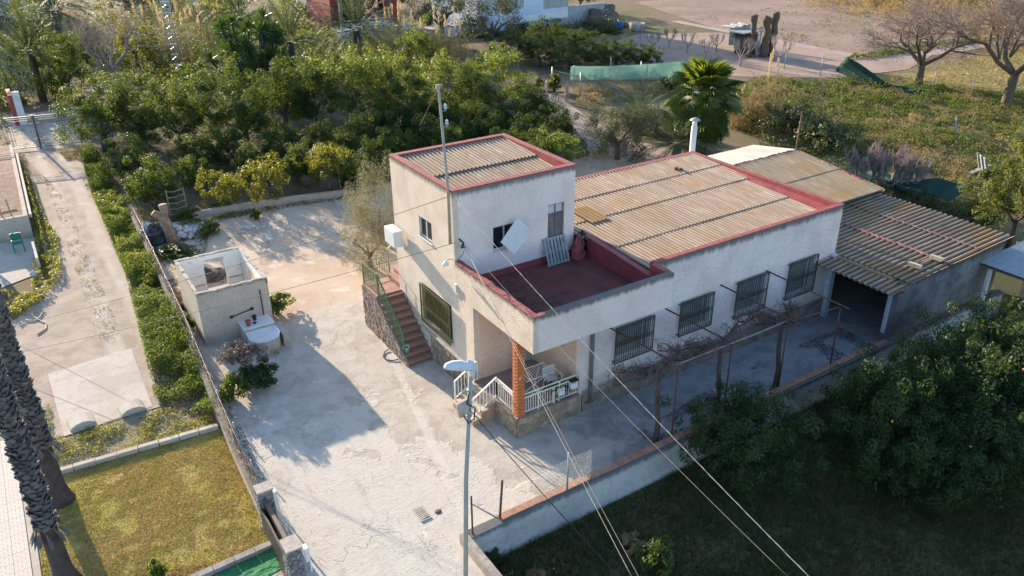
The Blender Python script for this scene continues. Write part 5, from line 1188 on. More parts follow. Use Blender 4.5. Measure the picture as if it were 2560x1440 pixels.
def fan_palm(seed, th, nleaf=46):
    rg = np.random.default_rng(seed); A = []; D = []; pet = MB()
    for i in range(nleaf):
        t = i/nleaf; el = 1.4-2.45*t+.12*rg.normal(); az = i*2.399+.2*rg.normal(); d = np.array([math.cos(az)*math.cos(el), math.sin(az)*math.cos(el), math.sin(el)])
        o = np.array([0, 0, th]); L = 1.0+.35*rg.random(); e = o+d*L; e2 = e+np.array([0, 0, -.12*L]); pet.tube([o, (o+e)/2+np.array([0, 0, .04]), e2], [.035, .025, .02], 4, cap=False)
        dd = d+np.array([0, 0, -.35]); A.append(place_q(fan_leaf(rg), e2, dd, np.array([.2*rg.normal(), .2*rg.normal(), 1.0])))
    for i in range(26):
        az = i*2.399+.4; el = -.55-.5*rg.random(); d = np.array([math.cos(az)*math.cos(el), math.sin(az)*math.cos(el), math.sin(el)]); o = np.array([0, 0, th-.5-.5*rg.random()]); e2 = o+d*(1.0+.3*rg.random()); A.append(place_q(fan_leaf(rg), e2, d+np.array([0, 0, -.5]), np.array([.2*rg.normal(), .2*rg.normal(), 1.0])))
    for i in range(34):
        az = i*2.399; el = -1.0-.4*rg.random(); d = np.array([math.cos(az)*math.cos(el)*.8, math.sin(az)*math.cos(el)*.8, math.sin(el)]); o = np.array([math.cos(az)*.2, math.sin(az)*.2, th-.3-1.6*rg.random()])
        D.append(place_q(fan_leaf(rg, .8, 12)*np.array([1, .45, 1]), o+d*.4, d, np.array([math.cos(az), math.sin(az), .3])))
    tr = MB(); tr.tube([(0, 0, -.1), (0, 0, .4), (0, 0, th*.6), (0, 0, th)], [.42, .34, .28, .22], 12)
    return Proto([('crown', quads('crown', np.concatenate(A), palm_leaf_m, mesh_only=True)), ('dead_skirt', quads('dead_skirt', np.concatenate(D), dead_frond_m, mesh_only=True)), ('leaf_stalks', pet.mesh('leaf_stalks', palm_leaf_m)), ('trunk', tr.mesh('trunk', palm_trunk_m))])
def date_palm(seed, th, L=3.2, nf=38, mat=None, lift=1.35):
    rg = np.random.default_rng(seed); Q = []; ra = MB()
    for i in range(nf):
        t = i/nf; el = lift-1.75*t+.1*rg.normal(); az = i*2.399+.2*rg.normal(); hz = np.array([math.cos(az), math.sin(az), 0]); pts = []
        for k in range(9):
            s = k/8; e = el-1.25*s*s*(.6+.5*t); pts.append((pts[-1] if pts else np.array([0, 0, th]))+(hz*math.cos(e)+np.array([0, 0, math.sin(e)]))*L/8)
        ra.tube([tuple(p) for p in pts[::2]], [.03, .025, .02, .012, .006], 3, cap=False)
        for k in range(26):
            s = .12+.88*k/26*.98; j = min(7, int(s*8)); f = s*8-j; p = pts[j]*(1-f)+pts[j+1]*f; tg = unit((pts[j+1]-pts[j])[None])[0]; sd = np.cross(tg, np.array([0, 0, 1.])); sd = sd/(np.linalg.norm(sd)+1e-6); up = np.cross(sd, tg)
            ll = .50*(1-abs(s-.45)*.9)
            for sg in (1, -1):
                dr = sd*sg*.8+tg*.65+up*.15*rg.normal()-np.array([0, 0, .15]); dr = dr/np.linalg.norm(dr); w = np.cross(dr, up); w = w/(np.linalg.norm(w)+1e-6)*.022
                Q.append([p-w, p+dr*ll*.5-w*1.2, p+dr*ll, p+dr*ll*.5+w*1.2])
    tr = MB().tube([(0, 0, -.1), (0, 0, th*.5), (0, 0, th)], [.34, .28, .30], 10)
    return Proto([('crown', quads('crown', np.array(Q), mat or date_leaf_m, mesh_only=True)), ('leaf_stalks', ra.mesh('leaf_stalks', mat or date_leaf_m)), ('trunk', tr.mesh('trunk', palm_trunk_m))])
fp = fan_palm(5, 3.3, 70)
fp.place('fan_palm', 'large green fan palm behind the chimney of the house', 'palm', (27.6, 15.7, 0), .5, (1.28, 1.28, 1.22))
dp1 = date_palm(7, 1.2, 2.8, 40); dp2 = date_palm(8, 2.6, 3.2, 44)
x, y, _ = (25.26, 15.45, 0); dp1.place('date_palm', 'bushy low date palm in front of the fan palm', 'palm', (x, y, 0), 0, (1.05, 1.05, .9))
x, y, _ = (27.6, 21.77, 0); dp1.place('date_palm', 'small bluish date palm above the round olive tree', 'palm', (x, y, 0), 2, (.9, .9, .85))
for k, (p, pr, s, lab) in enumerate((((-8.55, 57.94, 4.2), dp2, 1.0, 'date palm nearest the left edge in the scrub'), ((11.02, 49.56, 4.2), dp2, 1.1, 'date palm right of the spiky yucca'), ((18.16, 51.72, 4.4), dp2, 1.35, 'tall bluish date palm left of the red house'), ((11.49, 66.52, 4.4), dp2, 1.3, 'date palm behind the yucca near the top edge'), ((-4.1, 84.32, 4.4), dp2, 1.4, 'date palm with arching fronds beside the white house at the top left'), ((16.4, 57.47, 1.2), dp1, 1.0, 'low date palm with drooping fronds right of the yucca'))):
    pr.place('date_palm', lab, 'palm', (p[0], p[1], -.05), k, (s, s, s*1.0 if pr is dp1 else 1.65), 'date palms in the scrub')
# yucca with many heads
def yucca(seed=3):
    rg = np.random.default_rng(seed); Q = []; tb = MB()
    for k in range(34):
        a = rg.random()*6.28; r = 3.2*math.sqrt(rg.random()); h = 5.7-.24*r*r+.45*rg.normal()
        c = np.array([r*math.cos(a), r*math.sin(a)*.8, max(2.2, h)]); tb.tube([(c[0]*.2, c[1]*.2, 0), (c[0]*.7, c[1]*.7, c[2]*.5), tuple(c)], [.16, .11, .08], 6, cap=False)
        for i in range(120):
            el = -.7+2.2*rg.random(); az = rg.random()*6.28; d = np.array([math.cos(az)*math.cos(el), math.sin(az)*math.cos(el), math.sin(el)]); L = .85+.3*rg.random(); s = np.cross(d, rg.normal(size=3)); s = s/np.linalg.norm(s)*.035
            Q.append([c-s*.6, c+d*L*.5-s, c+d*L+np.array([0, 0, -.06]), c+d*L*.5+s])
    for i in range(2200):                      # hanging dead leaves
        a = rg.random()*6.28; r = 2.4*rg.random()**.5; p = np.array([1.2*r*math.cos(a), r*math.sin(a), 1.0+2.8*rg.random()]); s = np.array([math.cos(a+1.57), math.sin(a+1.57), 0])*.03
        Q.append([p-s, p+np.array([0, 0, -.35])-s, p+np.array([0, 0, -.8]), p+np.array([0, 0, -.35])+s])
    return Proto([('crown', quads('crown', np.array(Q), yucca_m, mesh_only=True)), ('trunk', tb.mesh('trunk', palm_trunk_m))])
x, y, _ = (7.36, 48.92, 0); yucca().place('yucca', 'big spiky many headed yucca above the tall citrus row', 'yucca', (x, y, -.05), 0, (1.1, 1.1, 1.05))
# giant reeds
def reeds(seed, n, spread, H, leaf, dry=.25, plumes=8):
    rg = np.random.default_rng(seed); Q = []; D = []; st = MB(); PL = []
    for i in range(n):
        a = rg.random()*6.28; r = spread*math.sqrt(rg.random()); b = np.array([r*math.cos(a), r*math.sin(a), 0]); h = H*(.6+.45*rg.random()); ln = np.array([rg.normal()*.10, rg.normal()*.10, 1])*h; t = b+ln
        st.tube([tuple(b), tuple(b+ln*.5), tuple(t)], [.018, .014, .006], 3, cap=False)
        for k in range(22):
            s = .2+.8*rg.random(); p = b+ln*s; az = rg.random()*6.28; d = np.array([math.cos(az), math.sin(az), .5]); L = .55*(.6+.6*rg.random()); w = np.array([-math.sin(az), math.cos(az), 0])*.028
            (D if rg.random() < dry else Q).append([p-w, p+d*L*.5-w, p+d*L+np.array([0, 0, -.28*L]), p+d*L*.5+w])
        if i < plumes:
            tt = t+np.array([0, 0, H*.16])
            for k in range(36):
                s = rg.random(); p = tt+np.array([rg.normal()*.05, rg.normal()*.05, .75*s]); az = rg.random()*6.28; w = np.array([math.cos(az), math.sin(az), 0])*.035; PL.append([p-w, p+np.array([0, 0, .2])-w*.5, p+np.array([0, 0, .34]), p+np.array([0, 0, .2])+w*.5])
            st.tube([tuple(t), tuple(tt+np.array([0, 0, .4]))], .01, 3, cap=False)
    P = [('leaves', quads('leaves', np.array(Q), leaf, mesh_only=True)), ('stems', st.mesh('stems', dry_grass_m))]
    if D: P.append(('dry_leaves', quads('dry_leaves', np.array(D), dry_reed_m, mesh_only=True)))
    if PL: P.append(('plumes', quads('plumes', np.array(PL), plume_m, mesh_only=True)))
    P = [(a, b) for a, b in P]
    return Proto(P)
rA, rB, rC = reeds(1, 60, 1.5, 3.7, reed_m, .15, 8), reeds(2, 70, 1.6, 3.6, reed_m, .5, 5), reeds(3, 60, 1.2, 3.6, dry_reed_m, .5, 6)
for k, (p, pr, s, lab) in enumerate((((23.68, 49.06, 0), rB, 1.35, 'golden reed clump with plumes in front of the dark green tree'), ((26.1, 47.4, 0), rA, 1.2, 'green reed clump with tall plumes right of the golden one'), ((22.59, 54.48, 0), rA, 1.3, 'grey green reed clump below the red house terrace'), ((4.22, 63.64, 0), rA, 1.3, 'reed clump around the lattice mast'), ((4.04, 71.15, 0), rB, 1.2, 'dry reed clump left of the lattice mast'), ((8.52, 70.74, 0), rA, 1.25, 'reed clump between mast and yucca'), ((10.19, 85.2, 0), rA, 1.3, 'reed clump with two plumes near the top edge'), ((-2.92, 87.65, 0), rB, 1.4, 'tangled pale reed clump left of the bare tree'), ((5.78, 86.55, 0), rA, 1.2, 'reed clump behind the bare tree'), ((24.59, 71.64, 0), rA, 1.3, 'reed clump left of the tall bluish palm'))):
    pr.place('reed_clump', lab, 'reeds', (p[0], p[1], -.05), k, (s, s, s), 'reed clumps in the scrub')
x, y, _ = (34.91, 16.82, 0); rC.place('reed_clump', 'dry yellow reed clump right of the fan palm', 'reeds', (x, y, -.05), 0, (.9, .9, 1.15), 'dry reeds by the weed field')
x, y, _ = (34.63, 18.31, 0); rC.place('reed_clump', 'short dry yellow reeds at the foot of the fan palm', 'reeds', (x, y, -.05), 1, (.9, .9, .65), 'dry reeds by the weed field')
# bare trees
def bare(seed, H, spread, mat, depth=5, r0=None, nb=4, up=.35, twigs=1.0, start=.3):
    rr = random.Random(seed); tk = MB(); tw = MB(); r0 = r0 or H*.028
    def grow(p, d, L, r, k):
        e = p+d*L; m = (p+e)/2+Vector((rr.uniform(-1, 1), rr.uniform(-1, 1), rr.uniform(-1, 1)))*L*.09
        (tk if k >= depth-2 else tw).tube([p, m, e], [r, r*.82, r*.66], 6 if k >= depth-2 else 3, cap=False)
        if k == 0: return
        for i in range(nb if k > 1 else int(nb*twigs)):
            q = p+(e-p)*(rr.uniform(.45, 1) if i else 1.0); v = Vector((rr.gauss(0, 1), rr.gauss(0, 1), rr.gauss(0, .7))).normalized()
            nd = (d*.75+v*spread+Vector((0, 0, up))).normalized(); grow(q, nd, L*rr.uniform(.58, .82), r*rr.uniform(.42, .62), k-1)
    t = H*start; tk.tube([(0, 0, -.1), (.02, 0, t*.5), (0, 0, t)], [r0*1.25, r0, r0*.9], 9, cap=False)
    for i in range(nb):
        a = 2*math.pi*(i+rr.random()*.5)/nb; grow(Vector((0, 0, t*.95)), Vector((math.cos(a)*.8, math.sin(a)*.8, .75)).normalized(), H*.27, r0*.62, depth-1)
    return Proto([('trunk', tk.mesh('trunk', bark_m if mat is not pink_twig_m else mat)), ('branches', tw.mesh('branches', mat))])
bt = bare(11, 9, .85, twig_m, 6, nb=4, start=.2, up=.15, twigs=1.6); bt2 = bare(12, 10, .8, twig_m, 6, nb=4, start=.22, up=.2, twigs=1.6)
x, y, _ = (58.17, 19.27, 0); bt.place('bare_tree', 'wide leafless tree on the field edge, left of two', 'tree', (x, y, -.1), 0, (1.35, 1.35, 1.1), 'large leafless trees at the upper right')
x, y, _ = (57.33, 10.87, 0); bt2.place('bare_tree', 'tall leafless tree with thick trunk on the field edge, right of two', 'tree', (x, y, -.1), 2, (1.35, 1.35, 1.25), 'large leafless trees at the upper right')
bt3 = bare(13, 6.5, .8, pink_twig_m, 5, nb=4, start=.15)
x, y, _ = (-2.2, 62.6, 0); bt3.place('bare_tree', 'leafless brown tree in the scrub behind the driveway gate', 'tree', (x, y, -.05), 1, (1.35, 1.35, 1.25))
x, y, _ = (-7.6, 61, 0); bt3.place('bare_shrub', 'grey leafless shrub above the driveway gate', 'shrub', (x, y, -.05), 3, (.8, .8, .45))
x, y, _ = (28.31, 70.72, 0); bt3.place('bare_shrub', 'thin leafless shrub in front of the red house', 'shrub', (x, y, -.05), 3, (.7, .7, .8))
fr = bare(14, 3.0, .6, pink_twig_m, 4, nb=4, start=.22, up=.6)
for k, (p, s, lab) in enumerate((((49.85, 45.31, 0), 1.0, 'first from the pale house'), ((52.92, 46.09, 0), .95, 'second from the pale house'), ((52.27, 42.49, 0), 1.1, 'third from the pale house'), ((51.85, 39.25, 0), .9, 'nearest the green net end'), ((55.48, 41.37, 0), .9, 'nearest the white fabric shelter'), ((53.7, 51.87, 0), .8, 'behind the first one'), ((51.66, 34.35, 0), 1.25, 'in front of the wooden shelter'), ((54.77, 32.19, 0), 1.35, 'right of the broken wooden post'))):
    fr.place('bare_fruit_tree', 'small pruned leafless fruit tree on the bare plot, '+lab, 'tree', (p[0], p[1], -.03), k*1.3, (s, s, s), 'pruned fruit trees on the bare plot')
sh = bare(15, 3.4, .35, pink_twig_m, 4, nb=6, start=.05, up=.9)
for k, (p, s, lab) in enumerate((((30.6, 5.05, 0), 1.1, 'left of three beside the dark net'), ((31.29, 3.92, 0), 1.25, 'middle of three beside the dark net'), ((32.24, 3.11, 0), 1.0, 'right of three beside the dark net'))):
    sh.place('bare_fig', 'pale leafless many stemmed shrub behind the sheds, '+lab, 'shrub', (p[0], p[1], -.05), k, (s, s, s), 'leafless shrubs behind the sheds')
# scrub filling the tangle, low growth, grass -----------------------------------------------------
def scrub(name, poly, n, Rr, mat, L, W, per, zs=1.0, seed=1, clear=()):
    rg = np.random.default_rng(seed); c = scatter(poly, n, rg); Ps = []; Ns = []
    for (cx, cy) in c:
        r = Rr*(.5+.8*rg.random()); P, Nn = crown_pts(r, r, r*zs, 14, per, r*.38, rg, r*zs*.6); P[:, 0] += cx; P[:, 1] += cy; P[:, 2] = np.maximum(P[:, 2]-.1, .02); Ps.append(P); Ns.append(Nn)
    P = np.concatenate(Ps); Nn = np.concatenate(Ns); k = len(P); o = quads(name, leafquads(P, Nn, L*(.7+.6*rg.random(k)), W*(.7+.6*rg.random(k)), rg), mat); o['kind'] = 'stuff'; return o
TANGLE = [(-14, 56), (-6.2, 53), (-5.5, 48), (6, 47.5), (14, 46), (22, 48), (29, 55), (29, 62), (33, 70), (30, 92), (20, 100), (-4, 104), (-12, 96), (-16, 70)]
scrub('scrub', TANGLE, 80, 1.8, lit_shrub_m, .22, .10, 420, .9, 1)
scrub('scrub', TANGLE, 44, 1.8, leaf_lime_m, .24, .12, 380, 1.0, 2)
scrub('scrub', TANGLE, 70, 1.9, leaf_m, .24, .13, 380, 1.0, 3)
scrub('scrub', TANGLE, 40, 1.8, hedge_y_m, .22, .10, 300, .9, 4)
scrub('distant_wood', [(-40, 105), (-12, 100), (0, 112), (24, 104), (36, 96), (60, 100), (90, 150), (60, 240), (-80, 260)], 130, 4.5, olive_dark_m, .6, .35, 260, 1.0, 5)
scrub('distant_wood', [(-60, 60), (-18, 58), (-16, 100), (-40, 140), (-90, 140)], 60, 3.5, leaf_m, .5, .28, 240, 1.0, 6)
scrub('undergrowth', [(33.5, 62), (44, 60), (54, 56), (58, 61), (46, 64), (36, 65)], 40, 1.2, bramble_m, .25, .14, 240, .6, 7)
scrub('scrub', [(70, 90), (105, 80), (160, 60), (220, 75), (120, 160)], 60, 2.4, lit_shrub_m, .45, .22, 220, .8, 8)
for k, (p, pr, s, lab) in enumerate((((1.13, 69.35, 0), citrus_y[0], 2.2, 'yellow green bush right of the bare tree in the scrub'), ((14.07, 88.01, 0), big_l[0], 2.6, 'bright yellow green tree above the yucca'), ((23.75, 83.12, 0), big_l[1], 3.2, 'bright lime tree left of the tall bluish palm'), ((-5.61, 92.84, 0), big_l[0], 3.0, 'lime green tree below the white house at the top left'), ((11.12, 98.28, 0), big_l[1], 2.6, 'green tree behind the lattice mast'), ((6.8, 105.82, 0), olive_d[0], 3.4, 'dark grey tree near the top edge above the bare tree'), ((-10.71, 61.66, 0), big[0], 2.6, 'dark bush behind the gate pillar'), ((-6.44, 56.96, 0), big[1], 2.8, 'dark bush above the driveway gate'), ((16.76, 108.51, 0), big_l[0], 3.2, 'rounded green tree at the top edge near the mast'), ((31.17, 90.77, 0), big_l[1], 2.6, 'lime bush left of the red house'), ((21.75, 46.12, 0), citrus_l[0], 2.2, 'lime bush in front of the golden reeds'), ((62, 74.54, 0), olive_d[1], 2.4, 'dark tree right of the pale blue house'))):
    pr.place('scrub_tree', lab, 'tree', (p[0], p[1], -.05), k, (s, s, s), 'trees and bushes in the scrub')
def cover(name, poly, n, zmax, L, W, mat, seed, patch=1.2, thr=.35, lump=1.0, flat=False):
    rg = np.random.default_rng(seed); q = scatter(poly, int(n*1.9), rg); d = vnoise(q[:, 0]+13*seed, q[:, 1], patch)*.6+vnoise(q[:, 0], q[:, 1]+7*seed, patch*.35)*.4
    k = d > thr+.12*rg.normal(size=len(d)); q = q[k][:n]; d = d[k][:n]; m = len(q)
    h = np.clip((d-thr+.12)*zmax*2.2*lump, .03, zmax); P = np.stack([q[:, 0], q[:, 1], h*(.25+.75*rg.random(m))], 1)
    Nn = rg.normal(size=(m, 3))*.65+np.array([0, 0, .8]); o = quads(name, leafquads(P, Nn, L*(.6+.8*rg.random(m)), W*(.6+.8*rg.random(m)), rg), mat); o['kind'] = 'stuff'; return o
cover('ground_cover', [(-9.7, 4.9), (-8.15, 2.6), (-7.85, 3), (-7.6, 9), (-7.2, 23.5), (-6.9, 40), (-7.9, 40), (-8.5, 30), (-8.8, 16), (-9.3, 9.6)], 52000, .62, .11, .035, hedge_m, 1, 1.6, .30)
cover('ground_cover', [(-8.6, 14), (-7.4, 15), (-7.1, 24), (-6.9, 38), (-7.9, 38), (-8.5, 30)], 9000, .7, .10, .035, hedge_y_m, 2, 1.4, .48)
cover('ground_cover', [(-9.5, 5), (-8.2, 4), (-7.9, 9), (-8.9, 13)], 2500, .3, .08, .03, dry_grass_m, 4, 1.0, .45)
cover('weeds', [(-13.9, 6.6), (-12.9, 6.8), (-13.0, 4.6), (-9.7, 4.5), (-8.2, 3.2), (-8.2, 2.3), (-13.9, 2.7)], 7000, .16, .07, .03, hedge_y_m, 5, .6, .5)
cover('weeds', [(-13.9, 6.6), (-12.9, 6.8), (-13.0, 4.6), (-9.7, 4.5), (-8.2, 3.2), (-8.2, 2.3), (-13.9, 2.7)], 2500, .14, .06, .025, weed_m, 6, .5, .56)
cover('weeds', [(-12.1, 40), (-11.4, 40), (-11.2, 26), (-10.9, 24), (-11.3, 18), (-12.6, 15.5), (-12.6, 18), (-11.9, 24)], 9000, .4, .10, .05, hedge_y_m, 7, 1.2, .38)
cover('weeds', [(-12.2, 41.5), (-11.2, 41.5), (-11.4, 30), (-12, 30)], 2500, .35, .12, .03, dry_grass_m, 8, .8, .4)
cover('weeds', [(-10.75, 10.5), (-9.9, 10.5), (-9.9, 30), (-10.6, 36)], 2600, .10, .08, .025, dry_grass_m, 9, .7, .6)
cover('weeds', [(-10.75, 12.5), (-9.9, 12.5), (-9.9, 30), (-10.6, 36)], 900, .16, .08, .03, hedge_y_m, 33, .6, .66)
cover('weeds', [(-14.5, 19), (-12.2, 16.2), (-13.2, 14.9), (-14.6, 15.5)], 3500, .35, .10, .05, hedge_y_m, 10, .8, .35)
cover('weeds', [(-9.2, 41), (-7.2, 41), (-7.9, 37), (-9.0, 38.5)], 1500, .3, .12, .04, dry_grass_m, 11, .7, .4)
cover('weeds', [(-7.1, 22.4), (-4.4, 22.2), (.4, 21.6), (5.8, 20.7), (5.8, 20.4), (.4, 21.1), (-3.6, 21.3), (-5, 17), (-7.2, 14)], 8000, .22, .09, .04, weed_m, 12, .8, .42)
cover('orchard_weeds', [(-6.8, 23), (.4, 22.4), (6, 21.4), (19, 20.8), (24, 22), (27, 28), (28, 37), (22, 46), (-6, 46)], 22000, .22, .14, .06, weed_m, 13, 2.0, .45)
cover('field_weeds', [(34, 1), (37, 5), (33, 12), (34, 19), (41, 27), (49, 30), (60, 17.5), (66, 8), (68, -4), (36, -8)], 46000, .5, .17, .08, weed_m, 14, 2.6, .42)
cover('field_weeds', [(34, 1), (37, 5), (33, 12), (34, 19), (41, 27), (49, 30), (60, 17.5), (66, 8), (68, -4), (36, -8)], 30000, .5, .24, .035, dry_grass_m, 15, 2.0, .47)
cover('field_weeds', [(34, 1), (37, 5), (33, 12), (34, 19), (40, 25), (44, 12), (46, -2), (36, -8)], 14000, .5, .18, .03, dry_grass_m, 31, 1.8, .40)
cover('field_weeds', [(34, 1), (37, 5), (33, 12), (34, 19), (41, 27), (49, 30), (60, 17.5), (66, 8), (68, -4), (36, -8)], 16000, .45, .15, .07, bramble_m, 32, 1.7, .5)
cover('field_weeds', [(28, -4), (34, 1), (34, 16), (29, 12), (25, 7)], 9000, .6, .18, .08, bramble_m, 16, 1.6, .35)
cover('field_weeds', [(28, 30), (40, 29), (47, 31), (44, 36), (32, 36)], 7000, .5, .16, .06, dry_grass_m, 17, 1.4, .42)
cover('field_weeds', [(63, 31), (66, 29), (96, 28), (96, 31), (74, 31.5)], 4000, .4, .3, .12, weed_m, 18, 2, .4)
cover('meadow_grass', [(60, 18), (56, 24), (96, 24.5), (140, 18), (140, -15), (72, -6)], 20000, .5, .5, .08, dry_grass_m, 19, 3, .38)
cover('dry_reedbed', [(98, 62), (120, 58), (150, 42), (135, 12), (110, 14), (104, 26), (100, 42)], 26000, 3.0, .9, .14, dry_reed_m, 20, 6, .30)
cover('dry_reedbed', [(82, 12), (106, 14), (110, 30), (100, 36), (86, 28)], 9000, 2.4, .8, .12, dry_reed_m, 21, 5, .40)
scrub('field_weeds', [(35, 2), (37, 5), (35, 12), (35, 18), (41, 26), (49, 29), (59, 17.5), (64, 8), (66, -3), (38, -6)], 170, .8, weed_m, .17, .085, 170, .5, 41)
scrub('field_weeds', [(36, 3), (38, 12), (42, 22), (58, 12), (62, 0), (42, -4)], 60, .7, dry_grass_m, .24, .04, 200, .5, 42)
scrub('field_weeds', [(32.99, 16.23), (41.32, 24.28), (48.24, 25.9), (44.36, 20.53), (35.84, 14.3)], 30, .6, dry_grass_m, .3, .035, 220, .9, 44)
scrub('dry_reedbed', [(93, 64), (90, 55), (89, 47), (86, 38), (82, 28), (79, 20), (100, 12), (140, 20), (140, 78)], 460, 2.1, dry_reed_m, .5, .06, 170, .9, 43)
cover('plough_tufts', [(66, 32), (70, 60), (100, 62), (98, 32)], 3000, .25, .3, .1, weed_m, 22, 4, .58)
# lawn and rank grass
rg = np.random.default_rng(77)
LAWN = [(-13.85, 2.5), (-8.12, 2.1), (-8.25, -4.4), (-12.3, -4.2), (-13.9, -3.4)]
lawn_g = foliage('green lawn blade', (.18, .22, .03), (.34, .35, .08), (.38, .42, .06), .35, .6, .2, False); lawn_b = foliage('brown lawn blade', (.38, .26, .11), (.62, .45, .22), (.55, .38, .16), .3, .8, .1, False)
for mt_, n_, lo_, sd_ in ((lawn_m, 42000, .0, 0), (lawn_g, 14000, .56, 9), (lawn_b, 42000, .42, 23)):
    q = scatter(LAWN, n_, rg); d = vnoise(q[:, 0]+sd_, q[:, 1], .30)*.5+vnoise(q[:, 0], q[:, 1]+sd_, 1.2)*.5; k_ = d > lo_; q = q[k_]; d = d[k_]
    o = blades(np.stack([q[:, 0], q[:, 1], np.full(len(q), -.045)], 1), .02+.055*d*(rg.random(len(q))*.7+.3), .02, rg, 1.6, 'lawn_grass', mt_); o['kind'] = 'stuff'
q = scatter([(-3.7, -7.4), (19, -7.4), (22, -13), (8.5, -16.5), (-3.7, -12)], 95000, rg); d = vnoise(q[:, 0], q[:, 1], .8)*.5+vnoise(q[:, 0]+5, q[:, 1], .25)*.5
o = blades(np.stack([q[:, 0], q[:, 1], np.full(len(q), -.86)], 1), .10+.42*d*d*(rg.random(len(q))*.8+.2), .022, rg, 1.3, 'rank_grass', shade_grass_m); o['kind'] = 'stuff'
cover('rank_weeds', [(2.2, -12.5), (4.5, -13.5), (3.6, -10.8), (1.0, -10.6), (-2, -9)], 2500, .01, .10, .05, weed_m, 23, .6, .5)
wz = bpy.data.objects['rank_weeds']; wz.location.z = -.84
for k, (p, s, lab) in enumerate((((0.65, -10.05, -0.6), 1.1, 'bright green weed clump in the lower field near the bottom edge'), ((0.48, -9.21, -0.6), .7, 'dry tan weed clump in the lower field near the bottom edge'), ((-3.33, -7.36, -0.6), .6, 'dark weed tuft at the end of the retaining wall'), ((-2.52, -8.68, -0.6), .6, 'straw tuft at the bottom edge of the lower field'))):
    (db2, make_tree(dry_grass_m, .5, .35, 20, 1500, .2, .16, .02, 400, z0=.05), db, make_tree(dry_grass_m, .5, .3, 20, 1200, .2, .18, .02, 401, z0=.05))[k].place('weed_clump', lab, 'weeds', (p[0], p[1], -.87), k, (s, s, s*.9), 'weed clumps in the lower field')

# foreground palm trunks --------------------------------------------------
def boot_mesh():
    prof = [(-.5, 0, .0), (-.46, .5, .030), (0, .62, .045), (.46, .5, .030), (.5, 0, 0), (.40, 1.2, .075), (-.36, 1.05, .075), (.06, 1.22, .095)]
    V = []; W, H = .15, .16
    for a, h, o in prof: V.append((o, a*W, h*H))
    n = len(V); V += [(x-.03, y, z) for x, y, z in V]
    F = [(0, 4, 3, 2, 1), (1, 2, 6), (2, 3, 5), (2, 5, 7), (2, 7, 6), (n+6, n+7, n+5, n+3, n+4, n, n+1), (6, 7, n+7, n+6), (7, 5, n+5, n+7), (5, 3, n+3, n+5), (1, 6, n+6, n+1)]
    me = bpy.data.meshes.new('leaf_base'); me.from_pydata(V, [], F); me.materials.append(palm_boot_m); return me
boot = boot_mesh()
def palm_column(label, x, y, z0, r0, r1, top, seed):
    o = thing('palm_tree', label, 'palm', (x, y, -.05), 'palms on the lawn edge'); rr = random.Random(seed)
    MB().tube([(x, y, -.1), (x, y, .12), (x, y, .5), (x, y, z0), (x, y, (z0+top)/2), (x, y, top)], [r0*1.9, r0*1.55, r0*1.12, r0*.95, r1*.88, r1*.8], 22).build('trunk', palm_trunk_m, o)
    rest = MB(); n = 0; k = 0; z = z0
    while z < top:
        cnt = 8; rad = r0*.93+(r1*.86-r0*.93)*min(1, (z-z0)/2.5)
        for i in range(cnt):
            a = 2*math.pi*(i+.5*(k % 2))/cnt+rr.uniform(-.1, .1)
            loc = Vector((x+math.cos(a)*rad, y+math.sin(a)*rad, z+rr.uniform(-.02, .02))); M = Matrix.Translation(loc) @ Matrix.Rotation(a, 4, 'Z') @ Matrix.Rotation(rr.choice((-1, 1))*rr.uniform(.15, .55), 4, 'X') @ Matrix.Rotation(rr.uniform(-.05, .22), 4, 'Y') @ Matrix.Diagonal((rr.uniform(.7, 1.3), rr.uniform(.85, 1.6), rr.uniform(.65, 1.3), 1))
            if n < 296: b = link('leaf_base', boot, o); b.matrix_basis = Matrix.Translation(-Vector(o.location)) @ M
            else: rest.add([M @ v.co for v in boot.vertices], [tuple(p.vertices) for p in boot.polygons])
            n += 1
        z += .118; k += 1
    if rest.v: rest.build('leaf_base', palm_boot_m, o, kind='stuff')
    return o
pa = palm_column('foreground palm trunk rising from the lawn edge, nearer the kerbs of the front strip', -13.15, 1.15, 2.0, .225, .195, 14, 1)
pb = palm_column('foreground palm trunk at the bottom left corner beside the tiled pavement', -13.38, -2.5, 1.95, .215, .195, 14, 2)
crownp = date_palm(21, 14.0, 2.6, 46)
for o, rz in ((pa, 0), (pb, 1.4)):
    for n, me in crownp.parts:
        if n != 'trunk': link(n if n != 'crown' else 'fronds', me, o, (0, 0, 0), (0, 0, rz))
for o, z, x, y in ((pa, 1.95, -13.15, 1.15), (pb, 1.9, -13.38, -2.5)):   # ragged dead sheaths below the leaf bases
    rr = random.Random(int(z*100)); Q = []
    for i in range(26):
        a = rr.uniform(0, 6.28); r = .27; p = np.array([x+math.cos(a)*r, y+math.sin(a)*r, z+rr.uniform(0, .25)]); dn = np.array([math.cos(a)*.22, math.sin(a)*.22, -rr.uniform(.25, .55)]); s = np.array([-math.sin(a), math.cos(a), 0])*.06
        Q.append([p-s, p+dn*.6-s, p+dn, p+dn*.6+s])
    quads('dead_sheaths', np.array(Q), palm_boot_m, o)

